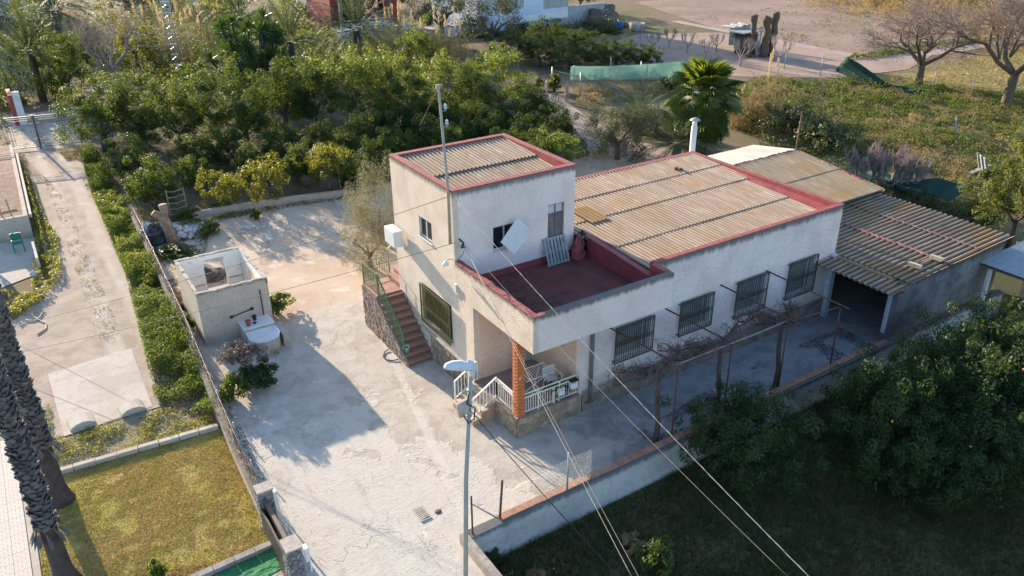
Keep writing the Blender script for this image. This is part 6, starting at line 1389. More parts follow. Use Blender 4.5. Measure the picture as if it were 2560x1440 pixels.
def litter(name, poly, n, mat, seed, z=.012, thr=.5, sc=.9, L=.06):
    rg = np.random.default_rng(seed); q = scatter(poly, n*3, rg); d = vnoise(q[:, 0]+seed, q[:, 1], sc); q = q[d > thr][:n]; m = len(q)
    o = quads(name, leafquads(np.stack([q[:, 0], q[:, 1], z+.02*rg.random(m)], 1), rg.normal(size=(m, 3))*.35+np.array([0, 0, 1.]), L*(.6+.8*rg.random(m)), L*.5, rg), mat); o['kind'] = 'stuff'
brown_litter = simple('brown leaf litter', (.10, .065, .045), (.055, .04, .03), 6, .95, 0)
litter('leaf_litter', [(3.2, -6.9), (15, -6.9), (15.2, -5.0), (8, -5.2), (3.5, -5.9)], 2600, brown_litter, 51, thr=.55)
litter('leaf_litter', [(-7.9, 3.2), (-7.5, 3.2), (-7.75, -2.5), (-8.1, -3)], 500, brown_litter, 52, thr=.4)
litter('leaf_litter', [(-7, 12), (-3, 12.2), (-1, 19), (5, 20.6), (-3.8, 22), (-7, 22)], 2200, brown_litter, 53, thr=.52)
litter('leaf_litter', [(14, 9), (21, 9), (22, 18), (14, 19)], 2500, simple('orange leaf litter', (.30, .17, .08), (.2, .12, .07), 6, .95, 0), 54, thr=.45)
litter('yard_grit', [(-7.7, 12), (-.2, 12), (-.2, -.5), (-.5, -7), (-3.9, -12), (-8, -12)], 2600, simple('yard grit', (.27, .23, .19), (.2, .17, .14), 6, .95, 0), 55, thr=.5, sc=.6, L=.035)

# ------------------------------------------------------------------ street lamp, poles and cables
def sag(p, q, s, n=18):
    p, q = Vector(p), Vector(q); return [p+(q-p)*(i/n)-Vector((0, 0, 4*s*(i/n)*(1-i/n))) for i in range(n+1)]
lp = thing('street_lamp', 'grey street lamp with pale blue tilted head in front of the porch', 'street lamp', (-4.45, -8.3, 0))
MB().tube([(-4.52, -8.3, -.1), (-4.38, -8.3, 3.4), (-4.14, -8.3, 6.42)], [.066, .058, .045], 14).build('pole', pole_m, lp)
h = MB()
secs = [((-4.02, 6.50), .09, .09), ((-4.22, 6.60), .13, .13), ((-4.42, 6.69), .145, .15), ((-4.62, 6.76), .13, .13), ((-4.78, 6.80), .075, .08)]
V = []; n = 12
for (x, z), hw, hh in secs:
    for j in range(n):
        a = 2*math.pi*j/n; V.append((x+.03*math.sin(a), -8.3+hw*math.cos(a), z+hh*(math.sin(a) if math.sin(a) > 0 else .55*math.sin(a))))
F = [(i*n+j, i*n+(j+1) % n, i*n+n+(j+1) % n, i*n+n+j) for i in range(4) for j in range(n)]+[tuple(range(n-1, -1, -1)), tuple(4*n+j for j in range(n))]
h.add(V, F, True); hd = h.build('lamp_head', lamp_m, lp)
MB().extr([(-4.22, -8.32, 6.70), (-4.0, -8.32, 6.60), (-4.06, -8.32, 6.72), (-4.20, -8.32, 6.80)], (0, .04, 0)).build('head_fin', lamp_m, hd)
MB().box((-4.19, -8.36, 6.36), (-4.06, -8.24, 6.50)).build('spigot', lamp_m, lp)
jb = MB().obox((-4.40, -8.33, 5.55), (.14, 0, .03), (0, .05, 0), (-.03, 0, .2)).build('junction_box', mortar_m, lp, bevel=.015)
MB().tube([(-4.25, -8.38, 5.95), (-4.33, -8.42, 5.7), (-4.12, -8.42, 5.5), (-4.16, -8.42, 5.2), (-4.32, -8.42, 5.15), (-4.42, -8.40, 5.38)], .018, 6).build('lamp_cable', black_m, lp)
for z in (5.6, 5.25, 5.95): MB().lathe([(.075, 0), (.075, .03)], 12, (-4.20+(z-5.6)*.07, -8.3, z)).build('clamp', steel_m, lp)
# pole on the tower
up_ = thing('utility_pole', 'slim leaning concrete pole with two glass insulators on the tower corner', 'pole', (-.06, .15, 5.6))
MB().tube([(-.08, .12, 5.6), (-.06, .14, 7.5), (-.24, .12, 10.95)], [.055, .05, .042], 8).build('pole', conc_pole_m, up_)
for z, x in ((10.2, -.12), (9.7, -.09)):
    MB().tube([(x-.1, .1, z-.05), (x+.06, .06, z-.05), (x+.06, .06, z)], .012, 5).build('insulator_pin', steel_m, up_)
    MB().lathe([(.03, 0), (.06, .03), (.04, .09), (.055, .12), (.02, .17)], 10, (x+.06, .06, z)).build('insulator', glass_mat('glass insulator %d' % int(z*10), (.45, .6, .62), .1), up_)
MB().box((-.33, .08, 10.85), (-.2, .16, 10.98)).build('pole_cap', steel_m, up_)
def cable(label, pts, r, mat, group='overhead cables', twist=None):
    b = MB().tube(pts, r, 6)
    if twist:
        P = pts; n = len(P)*10; q = []
        for i in range(n+1):
            t = i/n*(len(P)-1); j = min(int(t), len(P)-2); v = P[j]+(P[j+1]-P[j])*(t-j); a = i*.75; q.append(v+Vector((math.cos(a)*.5, math.cos(a)*.5, math.sin(a)))*r*1.3)
        b.tube(q, r*.6, 4)
    o = b.build('overhead_cable', mat); return props(o, label, 'cable', group)
cable('pale twisted cable from the tower pole across the terrace to the lower right', sag((-.0, .05, 7.35), (-1.31, -18.34, 4.5), .25, 26), .009, bright_cable_m, twist=True)
cable('pair of pale cables from the tower bracket past the brick pillar', sag((.25, -.25, 5.62), (-3.76, -14.2, 4.2), .12), .007, bright_cable_m)
cable('thin pale cable beside the pair from the tower bracket', sag((.27, -.27, 5.58), (-3.67, -14.32, 4.25), .14), .006, cable_m)
cable('thin dark cable from the tower bracket over the terrace corner', sag((.3, -.25, 5.6), (-1.16, -15.66, 4.4), .2), .006, cable_m)
cable('thin dark cable from the tower top to the left over the hut', sag((-.06, .1, 7.3), (-15, 14.74, -0.3), .25), .009, black_m)
cable('thin dark cable from the tower bracket to the left over the yard', sag((0, -.1, 5.7), (-15, 11.58, 0.07), .2), .009, black_m)
cable('dark clipped cable from the street lamp to the lower right', sag((-4.25, -8.34, 5.5), (-3.24, -13.94, 3.4), .1), .011, black_m)
cable('thin guy wire from the pole top down behind the tower', sag((-.25, .12, 10.9), (4.93, 12.16, 6.2), 0.02), .008, cable_m)
o = thing('cable_bracket', 'black bracket with a knot of cables on the tower front', 'bracket', (.22, -.12, 5.7))
MB().bar((.2, -.001, 5.75), (.24, -.26, 5.68), .04).build('bracket_arm', black_m, o)
for k in range(4): MB().tube([(.24, -.24, 5.68), (.14+.05*k, -.2, 5.6-.03*k), (.18+.03*k, -.15, 5.45), (.25, -.2, 5.62)], .012, 4).build('cable_loop', black_m, o)
MB().tube([(.3, -.2, 5.5), (.32, -.06, 5.2), (.1, -.03, 4.97)], .01, 4).build('cable_tail', black_m, o)
# wall lamp, box, AC unit
o = thing('wall_lamp', 'white round wall lamp on an arm at the tower side', 'wall lamp', (-.1, .15, 4.95))
MB().tube([(0, .12, 5.0), (-.22, .12, 5.05), (-.26, .14, 4.98)], .014, 6).build('arm', steel_m, o); MB().lathe([(.03, .12), (.08, .08), (.13, 0), (.11, -.02)], 14, (-.28, .15, 4.86)).build('shade', plastic_m, o)
o = thing('wall_box', 'small white electrical box on the side wall below the terrace', 'box', (-.05, 0, 3.9)); MB().box((-.07, -.10, 3.82), (-.001, .02, 4.12)).build('box_body', plastic_m, o); MB().tube([(-.03, -.04, 3.82), (-.03, -.04, 3.66)], .018, 6).build('conduit', plastic_m, o)
ac = thing('air_conditioner', 'white air conditioner outdoor unit on the tower side above the landing', 'air conditioner', (-.3, 4.3, 4.3))
MB().box((-.50, 3.86, 4.14), (-.12, 4.72, 4.78)).build('casing', ac_m, ac, bevel=.02)
MB().lathe([(.25, 0), (.25, .01), (.06, .015)], 24).build('fan_grille', simple('grey fan grille', (.33, .33, .33), (.28, .28, .28), 3, .6), ac)
bpy.data.objects['fan_grille'].location = (-.51+.3, 4.42-4.3, 4.46-4.3); bpy.data.objects['fan_grille'].rotation_euler = (0, R(-90), 0)
for y in (4.0, 4.6): MB().box((-.48, y-.02, 4.10), (-.002, y+.02, 4.138)).box((-.03, y-.02, 3.9), (-.002, y+.02, 4.1)).build('bracket', steel_m, ac)
for z in (4.3, 4.42): MB().tube([(-.2, 3.855, z), (-.12, 3.8, z-.03), (-.05, 3.8, z-.2), (-.01, 3.82, z-.3)], .018, 6).build('pipe', plastic_m, ac)
# white panel, pallet, tarp on the terrace
pn = thing('panel', 'white grooved panel hanging tilted in front of the tower window', 'panel', (2.2, -.35, 5.4))
c = Vector((2.28, -.33, 5.47)); ax = Vector((.57, 0, -.63)).normalized(); ay = Vector((.69, 0, .75)).normalized()
MB().obox(c, ax*.42, ay*.52, Vector((0, .012, 0))).build('panel_sheet', panel_m, pn)
for k in range(5): MB().obox(c+ax*(-.336+k*.168)-Vector((0, .016, 0)), ax*.072, ay*.505, Vector((0, .006, 0))).build('board', panel_m, pn)
pl_ = thing('pallet', 'grey wooden pallet leaning below the terrace door', 'pallet', (4.3, -.2, 3.96))
A0 = Vector((3.62, -.42, 3.97)); dx = Vector((1, .0, 0)); up2 = Vector((.0, .38, 1.0)).normalized(); nn = dx.cross(up2)
for k in range(7): MB().obox(A0+dx*(.06+.147*k)+up2*.52, dx*.048, up2*.52, nn*.011).build('slat', pallet_m, pl_)
for k in range(3): MB().obox(A0+dx*.5+up2*(.06+.46*k)-nn*.045, dx*.5, up2*.045, nn*.033).build('bearer', pallet_m, pl_)
def crumple(name, label, cat, c, rx, ry, rz, mat, seed, n=18, amp=.35, part='cloth'):
    rr = np.random.default_rng(seed); V = []; F = []
    ph = rr.random((6, 2))*6.28; fr_ = rr.integers(1, 6, (6, 2))
    for i in range(n+1):
        for j in range(n+1):
            a = 2*math.pi*j/n; t = i/n; r_ = 1-t; w_ = sum(math.sin(f[0]*a+f[1]*t*4+p[0]) for f, p in zip(fr_, ph))/6
            r2 = (math.sin(t*math.pi/2))*(1+amp*w_); V.append((c[0]+rx*r2*math.cos(a), c[1]+ry*r2*math.sin(a), c[2]+rz*max(0, math.cos(t*math.pi/2))*(1+amp*w_*1.3)+.01))
    for i in range(n):
        for j in range(n): F.append((i*(n+1)+j, (i+1)*(n+1)+j, (i+1)*(n+1)+j+1, i*(n+1)+j+1))
    o = MB().add(V, F, True).build(name, mat, loc=c); return props(o, label, cat)
crumple('tarp', 'crumpled dark red tarp between pallet and roof edge wall', 'tarp', (5.05, -.3, 3.96), .30, .24, .7, red_m, 4, amp=.5)
crumple('bag', 'dark bag on the roof beside the crumpled tarp', 'bag', (5.28, -.18, 4.6), .2, .16, .25, bag_m, 9, amp=.6)
for k, (p, lab) in enumerate((((13.2, 3.2, 4.94), 'dark stone lying on the main roof near the chimney'), ((13.31, 3, 4.82), 'second dark stone lying on the main roof near the chimney'))):
    crumple('roof_debris', lab, 'debris', (p[0], p[1]-.0, 4.84), .16-.04*k, .1, .14, bark_m, 20+k, 10, .5)
# porch furniture
ch = thing('plastic_chair', 'white plastic garden chair on the porch', 'chair', (1.95, -3.2, .755))
cx, cy, cz = 1.95, -3.15, .756
MB().box((cx-.22, cy-.22, cz+.40), (cx+.22, cy+.22, cz+.43)).build('seat', plastic_m, ch, bevel=.012)
for sx in (-1, 1):
    for sy in (-1, 1): MB().bar((cx+sx*.24, cy+sy*.24, cz), (cx+sx*.2, cy+sy*.2, cz+.40), .045).build('leg', plastic_m, ch)
    MB().bar((cx+sx*.25, cy-.2, cz+.64), (cx+sx*.25, cy+.24, cz+.66), .05, .025).bar((cx+sx*.24, cy-.2, cz+.42), (cx+sx*.25, cy-.2, cz+.63), .04).build('armrest', plastic_m, ch)
bk = MB()
for i in range(9):
    a = -.5+i*.125; bk.bar((cx+a*.44, cy+.22, cz+.44), (cx+a*.46, cy+.30, cz+.80+.06*math.cos(a*3)), .03, .02)
bk.bar((cx-.23, cy+.295, cz+.80), (cx+.23, cy+.295, cz+.80), .05).bar((cx-.23, cy+.22, cz+.45), (cx+.23, cy+.22, cz+.45), .05); bk.build('backrest', plastic_m, ch)
dk_ = thing('drying_rack', 'white wire clothes airer with blue ends on the porch', 'drying rack', (1.2, -3.0, .755))
for k in range(12): MB().bar((.75+k*.095, -3.35, 1.66), (.75+k*.095, -2.75, 1.72), .012).build('wire', white_paint_m, dk_)
for y, z in ((-3.35, 1.66), (-2.75, 1.72)): MB().bar((.7, y, z), (1.85, y, z), .022).build('rail', white_paint_m, dk_)
MB().bar((.7, -3.35, 1.66), (.7, -2.75, 1.72), .03).build('end_bar', simple('blue plastic', (.05, .1, .42), (.04, .08, .35), 3, .5), dk_)
for a, b in (((.9, -3.3, .757), (1.6, -2.8, 1.65)), ((1.6, -3.3, .757), (.9, -2.8, 1.65)), ((.9, -2.8, .757), (1.6, -3.3, 1.65)), ((1.6, -2.8, .757), (.9, -3.3, 1.65))): MB().bar(a, b, .02).build('leg', white_paint_m, dk_)
o = thing('mailbox', 'white mailbox with dark lid on the porch railing', 'mailbox', (2.3, -3.92, 1.2)); MB().box((2.14, -3.96, 1.16), (2.40, -3.83, 1.44)).build('box_body', plastic_m, o); MB().box((2.12, -3.99, 1.441), (2.42, -3.82, 1.50)).build('lid', black_m, o); MB().box((2.2, -3.966, 1.37), (2.34, -3.9605, 1.39)).build('slot', black_m, o)
o = thing('mailbox', 'white mailbox low on the porch railing behind the chair', 'mailbox', (1.78, -3.9, 1.1)); MB().box((1.66, -3.94, 1.06), (1.88, -3.83, 1.32)).build('box_body', plastic_m, o); MB().box((1.7, -3.945, 1.25), (1.84, -3.9405, 1.27)).build('slot', black_m, o)
pot((1.55, -3.6, .755), .14, .26, clay_m, 'terracotta pot with a plant behind the porch railing', 'pots on the porch', .5)
pot((2.0, -3.62, .755), .13, .22, simple('dark green pot', (.02, .06, .05), (.015, .045, .04), 3, .5), 'dark green pot with a plant behind the porch railing', 'pots on the porch', .4)
o = thing('house_number', 'small blue and white number plate on the brick pillar', 'number plate', (.15, -3.87, 2.3)); MB().box((.10, MY-.009, 2.24), (.20, MY+.004, 2.34)).build('plate', plastic_m, o)
tx = bpy.data.curves.new('number', 'FONT'); tx.body = '1'; tx.size = .09; tx.extrude = .001; tx.materials.append(simple('blue ink', (.05, .1, .3), (.05, .1, .3), 3, .5)); t0_ = bpy.data.objects.new('number', tx); me_ = bpy.data.meshes.new_from_object(t0_); bpy.data.objects.remove(t0_); link('number', me_, o, (-.025, .006, -.04), (R(90), 0, 0))
o = thing('bucket', 'pale bucket on the stairs behind the green rail', 'bucket', (-.93, 2.5, .39)); MB().lathe([(.09, 0), (.13, .26), (.14, .26), (.14, .28), (.12, .28), (.08, .02)], 16, (-.93, 2.5, .352)).build('bucket_body', simple('pale green bucket', (.55, .62, .56), (.48, .55, .5), 3, .5), o); MB().tube([(-.93+.13*math.cos(a), 2.5, .62+.14*math.sin(a)) for a in np.linspace(0, math.pi, 9)], .006, 4).build('handle', steel_m, o)
# hoses, grate, small ground things
def ground_hose(label, pts, r, mat, name='hose'): return props(MB().tube(pts, r, 6).build(name, mat), label, 'hose')
ground_hose('dark hose loop lying against the stair wall', [(-1.2, 3.6, .05), (-1.45, 3.5, .03), (-1.62, 3.25, .03), (-1.6, 2.95, .03), (-1.4, 2.75, .03), (-1.2, 2.72, .05)], .022, black_m)
hp = [(-13.1, 14.3, .04), (-12.8, 14.1, .02), (-12.6, 14.3, .03), (-12.45, 14.6, .03), (-12.6, 14.85, .03), (-12.85, 14.7, .04), (-12.7, 14.2, .03), (-12.4, 13.6, .01), (-12.45, 13.1, .01), (-12.8, 12.7, .01)]
ground_hose('pale hose coiled at the left edge of the driveway', hp, .024, cable_m)
ground_hose('pair of pale pipes beside the pierced block screen', [(-11.75, 22.6, .1), (-11.6, 21.4, .12), (-11.55, 20.2, .05), (-11.6, 19.3, .03)], .035, cable_m, 'pipe')
o = thing('drain_grate', 'cast drain grate set in the yard concrete near the street lamp', 'grate', (-4.32, -5.4, 0)); 
MB().box((-4.49, -5.68, .004), (-4.45, -5.08, .03)).box((-4.19, -5.68, .004), (-4.15, -5.08, .03)).box((-4.45, -5.68, .004), (-4.19, -5.64, .03)).box((-4.45, -5.12, .004), (-4.19, -5.08, .03)).build('grate_frame', mortar_m, o)
MB().box((-4.45, -5.64, .003), (-4.19, -5.12, .006)).build('drain_pit', black_m, o)
for k in range(7): MB().bar((-4.45, -5.60+k*.072, .02), (-4.19, -5.55+k*.072, .02), .046, .018).build('grate_bar', mortar_m, o)
o = MB().lathe([(.02, 0), (.09, .006), (.10, .012), (.04, .016)], 16, (0, 0, 0)).build('inspection_cover', rust_m, label='small round metal cover in the concrete beside the drain grate', cat='cover'); o.location = (-3.88, -5.55, .004)
o = MB().lathe([(.02, -.16), (.11, -.11), (.16, 0), (.11, .11), (.02, .16)], 14).build('ball', rubble_m, label='pale ball among weeds at the driveway edge', cat='ball'); o.location = (-12.42, 19, 0.15)
# rubble heap, bag and stump in the corner
rb = MB(); r_ = random.Random(15); cx, cy = -5.6, 20.4
o = thing('rubble_heap', 'heap of pale rubble and bags beside the sawn stump', 'rubble', (cx, cy, 0)); msh = [MB().obox((0, 0, 0), (.12, .02, .0), (-.015, .09, .02), (.0, -.01, .06)).mesh('rubble_piece', rubble_m), MB().obox((0, 0, 0), (.08, .0, .03), (0, .12, .0), (-.02, .0, .05)).mesh('rubble_piece', rubble_m)]
for i in range(150):
    a = r_.uniform(0, 6.28); q = math.sqrt(r_.random()); x = 1.35*q*math.cos(a); y = .75*q*math.sin(a)-.25*x
    link('rubble_piece', msh[i % 2], o, (x, y, .05+.5*max(0, 1-q)*r_.random()+.1*r_.random()), (r_.uniform(-.6, .6), r_.uniform(-.6, .6), r_.uniform(0, 6)), (r_.uniform(.6, 1.5),)*3)
crumple('rubbish_bag', 'dark plastic sack slumped left of the sawn stump', 'bag', (-6.62, 20.1, 0), .55, .5, .85, bag_m, 3, 20, .4)
crumple('rubbish_bag', 'pale plastic sack behind the dark sack', 'bag', (-6.9, 20.8, 0), .4, .35, .7, simple('grey white sack', (.5, .54, .58), (.36, .4, .45), 4, .5, .4, 8, .03), 5, 16, .5)
crumple('weed_ash', 'burnt dark heap behind the roofless hut', 'heap', (-5.6, 14.4, 0), 1.0, .7, .3, simple('ash', (.06, .055, .055), (.12, .10, .09), 3, .95, .6, 10, .05), 6, 16, .4)
crumple('weed_ash', 'heap of dry brown cuttings left of the hut', 'heap', (-7.1, 12.6, 0), .45, 1.1, .3, simple('dry cuttings', (.33, .2, .13), (.24, .15, .1), 5, .95, .8, 12, .06), 7, 16, .5)
st_ = thing('tree_stump', 'tall sawn off tree stump with two stubs beside the rubble', 'stump', (-6.05, 19.6, 0))
MB().tube([(-6.0, 19.5, -.1), (-6.02, 19.55, .5), (-6.12, 19.6, 1.1), (-6.2, 19.6, 1.45), (-6.08, 19.6, 1.75), (-6.1, 19.6, 2.1)], [.36, .27, .25, .25, .2, .22], 10).tube([(-6.15, 19.6, 1.3), (-6.45, 19.6, 1.6), (-6.62, 19.6, 1.78)], [.2, .18, .17], 9).build('trunk', stump_m, st_)
# chimney, rusty post
o = thing('chimney_pipe', 'white round chimney pipe with a metal hat behind the main roof', 'chimney', (15.9, 4.86, 3.9)); MB().tube([(15.85, 4.9, 3.9), (15.85, 4.9, 6.1)], .14, 14).tube([(15.85, 4.9, 6.1), (15.85, 4.9, 6.3)], .11, 12).build('flue', white_paint_m, o)
MB().lathe([(.26, 0), (.2, .06), (.04, .13)], 16, (15.85, 4.9, 6.38)).build('cowl', steel_m, o); [MB().bar((15.85+.09*sx, 4.9, 6.28), (15.85+.09*sx, 4.9, 6.4), .02).build('cowl_stay', steel_m, o) for sx in (-1, 1)]
o = thing('rusty_post', 'thin rusty post with a short arm behind the shed roof', 'post', (22.8, 4.3, 0)); MB().tube([(22.8, 4.3, -.05), (22.9, 4.3, 5.9)], .05, 7).bar((22.5, 4.3, 5.8), (22.95, 4.3, 5.85), .05).build('post', rust_m, o)
# pergola with vines
pg = thing('pergola', 'rusty pipe pergola frame over the shaded patio', 'pergola', (8, -6.7, 0))
for x, y, h_ in ((4.1, -6.95, 2.85), (6.75, -6.72, 2.78), (9.35, -6.85, 2.85), (12.0, -7.0, 2.68)): MB().tube([(x-.12, y-.03, .38 if y < -7.02+.01 else 0), (x, y+.1, h_)], .028, 7).build('post', rust_m, pg)
MB().tube([(4.15, -6.7, 2.9), (7.9, -6.7, 2.86), (9.45, -6.7, 2.9)], .028, 8).build('beam', simple('dull pipe', (.26, .25, .24), (.2, .17, .15), 5, .7, .1), pg); MB().tube([(9.4, -6.72, 2.86), (12.05, -6.8, 2.66)], .028, 7).build('beam', rust_m, pg)
for a, b in (((3.75, MY-.02, 3.03), (4.25, -6.9, 2.9)), ((6.18, MY-.02, 3.08), (6.75, -6.95, 2.82)), ((8.98, MY-.02, 3.2), (9.45, -6.9, 2.93)), ((11.45, MY-.02, 3.13), (12.15, -7.15, 2.72))): MB().tube([a, b], .03, 7).build('rafter', rust_m, pg)
def vine(label, x, y, seed, reach, h0=.0):
    rr = random.Random(seed); o = thing('grape_vine', label, 'vine', (x, y, h0), 'leafless grape vines on the pergola'); tk = MB(); tw = MB()
    pts = [Vector((x, y, h0)), Vector((x+.1, y+.05, .9)), Vector((x+.05, y+.15, 1.8)), Vector((x+.2, y+.25, 2.75))]; tk.tube(pts, [.10, .085, .075, .07], 8)
    for s in range(5):
        a = pts[-1]; q = [a]
        for k in range(6): q.append(q[-1]+Vector((rr.uniform(.1, .45)*reach*(1 if s % 2 else -1), rr.uniform(-.15, .25), rr.uniform(-.08, .1)))); q[-1].z = min(3.05, max(2.65, q[-1].z))
        tk.tube(q, [.05, .042, .036, .03, .025, .02, .014], 5, cap=False)
        for p_ in q[1:]:
            for _ in range(7):
                r2 = [p_]
                for m_ in range(6): r2.append(r2[-1]+Vector((rr.uniform(-.2, .22), rr.uniform(-.25, .2), rr.uniform(-.26, .10) if m_ > 1 else rr.uniform(-.02, .2))))
                tw.tube(r2, [.012, .010, .009, .008, .007, .005, .004], 3, cap=False)
    tk.build('trunk', vine_m, o); tw.build('canes', simple('vine canes', (.20, .14, .12), (.14, .10, .09), 6, .95, 0), o, kind='stuff')
vine('leafless vine climbing the pergola post nearest the porch', 3.5, -6.75, 3, 1.0)
vine('leafless vine on the second pergola post, fullest tangle', 6.4, -6.6, 4, 1.1)
vine('leafless vine on the third pergola post', 9.2, -6.75, 5, .5)
# nets
dnet_m = foliage('dark shade net', (.035, .10, .085), (.045, .115, .095), (.05, .16, .13), .45, .7, .2, False)
mint_m = foliage('mint shade net', (.34, .46, .40), (.38, .50, .44), (.42, .58, .50), .55, .8, .1, False)
def net(name, label, a, b, c, d, mat, nu=26, nv=10, sagz=.15, fold=.08, seed=1, th=.01):
    rr = random.Random(seed); A, B, Cc, D = map(Vector, (a, b, c, d)); V = []; F = []; ph = [rr.uniform(0, 6.28) for _ in range(4)]
    nr = (B-A).cross(D-A).normalized()
    for i in range(nu+1):
        for j in range(nv+1):
            u, v = i/nu, j/nv; p = (A*(1-u)+B*u)*(1-v)+(D*(1-u)+Cc*u)*v; p -= Vector((0, 0, sagz*4*u*(1-u)*(1-v)*.6)); p += nr*(fold*(math.sin(u*17+ph[0]+v*2)+.6*math.sin(u*31+v*5+ph[1]))); V.append(p)
    for i in range(nu):
        for j in range(nv): q = i*(nv+1)+j; F.append((q, q+nv+1, q+nv+2, q+1))
    o = MB().add(V, F, True).build(name, mat); sm_ = o.modifiers.new('s', 'SOLIDIFY'); sm_.thickness = th; return props(o, label, 'net' if label else None)
na, nb = (31.65, 35.95), (41.36, 31.82)
net('shade_net', 'long pale green shade net strung between posts beyond the orchard', (*na, 2.0), (*nb, 2.05), (*nb, .35), (*na, .75), mint_m, 40, 8, .25, .06, 2, .004)
net('fallen_net', 'pale green net sagging from the fence post towards the path', (29.81, 36.03, 1.9), (34.74, 32.99, 0.3), (34.66, 32.6, 0.1), (31.03, 33.73, 1.6), mint_m, 26, 5, .3, .06, 3, .004)
nf_ = thing('net_fence', 'wire fence of pale posts in front of the green shade net', 'fence', (*(31.35, 34.66), 0))
for p_ in ((30.04, 36.49, 0), (31.92, 35.77, 0), (30.74, 33.27, 0), (38.09, 33.87, 0), (36.88, 36.73, 0)): MB().tube([(p_[0], p_[1], -.05), (p_[0], p_[1], 2.05)], .05, 6).build('post', steel_m, nf_)
net('dark_net', 'dark green net heaped over a hedge at the field edge', (56.11, 26.61, 0.2), (53.38, 23.5, 2.4), (54.66, 20.12, 0.5), (54.45, 21.29, 0.1), dnet_m, 20, 10, -.2, .12, 4, .004)
net('dark_net', 'torn dark net lying along the field edge below the leafless trees', (54.94, 20.31, 0.5), (55.57, 16.31, 0.4), (54.91, 16.19, 0.1), (54.76, 20.69, 0.1), dnet_m, 20, 6, .1, .1, 6, .004)
net('dark_net', 'dark green shade net stretched behind the garage roof', (32.64, 9.13, 0.3), (32, -0.44, 1.7), (31.03, -0.26, 0.8), (30.98, 3.38, 0.3), dnet_m, 34, 14, .5, .12, 5, .004)
o = thing('field_fence', 'row of thin posts along the edge of the weed field', 'fence', (54, 20, 0))
for p_ in ((57.66, 17.53, 0), (57.56, 14.02, 0), (57.73, 11.08, 0), (54.35, 26.8, 0), (54.63, 23.48, 0), (54.18, 30.95, 0)): MB().tube([(p_[0], p_[1], -.05), (p_[0]+.05, p_[1], 1.9)], .05, 5).build('post', steel_m, o)
# pallets and boards in the field
def field_pallet(label, p, rz, tilt, s=1.0):
    o = thing('pallet', label, 'pallet', (p[0], p[1], 0), 'old pallets in the field'); M = Matrix.Rotation(rz, 3, 'Z') @ Matrix.Rotation(tilt, 3, 'X')
    for k in range(7): MB().obox((M @ Vector((0, 0, .1+k*.17)))*s+Vector((p[0], p[1], 0)), M @ Vector((.6*s, 0, 0)), M @ Vector((0, 0, .07*s)), M @ Vector((0, .015, 0))).build('slat', pallet_m, o)
    for k in (-.5, 0, .5): MB().obox((M @ Vector((k, .05, .62)))*s+Vector((p[0], p[1], 0)), M @ Vector((.05, 0, 0)), M @ Vector((0, 0, .62*s)), M @ Vector((0, .04, 0))).build('bearer', pallet_m, o)
field_pallet('weathered pallet standing upright among the field weeds', (45.94, 8.32, 0), .5, -.2, 1.0)
field_pallet('weathered pallet at the right edge of the field', (49.96, 5.6, 0), .3, -.1, 1.0)
field_pallet('pallet propped with a board near the sunlit evergreen', (38.96, 2.28, 0), .9, -.35, 1.1)
field_pallet('small pallet leaning beside the wooden shelter post', (57.3, 36.78, 0), .4, -.4, 1.3)
props(MB().bar((*(37.56, 2.85), .06), (*(39.85, 2.62), .42), .3, .04).build('board', pallet_m), 'long weathered board propped on the pallet near the evergreen', 'board')
# rough shelter on the bare plot
sh_ = thing('field_shelter', 'rough shelter of pale fabric, boards and two thick dead trunks on the bare plot', 'shelter', (*(56.95, 37.57), 0))
x0, y0 = (57.24, 36.29); x1, y1 = (58.16, 36.18)
for bx_, by_, r_0, hh_, sd_ in ((x0, y0, .42, 4.1, 1), (x1, y1, .36, 4.5, 2), (x0-1.2, y0+.8, .25, 4.3, 3)):
    rr = random.Random(sd_); MB().tube([(bx_+rr.uniform(-.12, .12), by_+rr.uniform(-.1, .1), -.1+hh_*i/9) for i in range(10)], [r_0*rr.uniform(.75, 1.25)*(1.35 if i > 7 else 1) for i in range(10)], 8).build('dead_trunk', bark_m, sh_)
x2, y2 = (57.44, 40.01)
fabm = simple('pale fabric', (.42, .41, .39), (.27, .265, .25), 2.5, .9, .5, 6, .05)
for nm_, q_, sd_ in (('fabric_wall', ((x2-1.6, y2, 2.6), (x2+.5, y2-.8, 2.9), (x2+.5, y2-.8, .9), (x2-1.6, y2, .8)), 1), ('fabric_side', ((x2+.5, y2-.8, 2.9), (x2+1, y2+1.2, 2.7), (x2+1, y2+1.2, .7), (x2+.5, y2-.8, .9)), 2), ('fabric_top', ((x2-1.6, y2, 2.6), (x2+.5, y2-.8, 2.9), (x2+1, y2+1.2, 2.7), (x2-1.2, y2+1.8, 2.5)), 3)):
    fo = net(nm_, None, *q_, fabm, 16, 8, .2, .07, sd_, .02); fo.parent = sh_; fo.location = -Vector(sh_.location)
for i in range(7): MB().bar((x2+.9+i*.42, y2-.3+rnd.uniform(-.2, .2), -.05), (x2+.9+i*.42, y2-.3, 1.6+rnd.random()), .28, .05).build('board', pallet_m, sh_)
x3, y3 = (56.95, 37.57); MB().box((x3-1.6, y3, 2.3), (x3+1.6, y3+2.2, 2.42)).build('shelter_roof', pallet_m, sh_); MB().box((x3-.6, y3+.3, -.05), (x3+.8, y3+2, 2.29)).build('dark_inside', bag_m, sh_); MB().bar((x2+1, y2, 1.2), (x1+.2, y1-.3, 4.3), .15).build('pole', pale_bark_m, sh_)
MB().box((x2-.9, y2-1.2, -.05), (x2+.7, y2-.5, .85)).build('low_table', mortar_m, sh_)
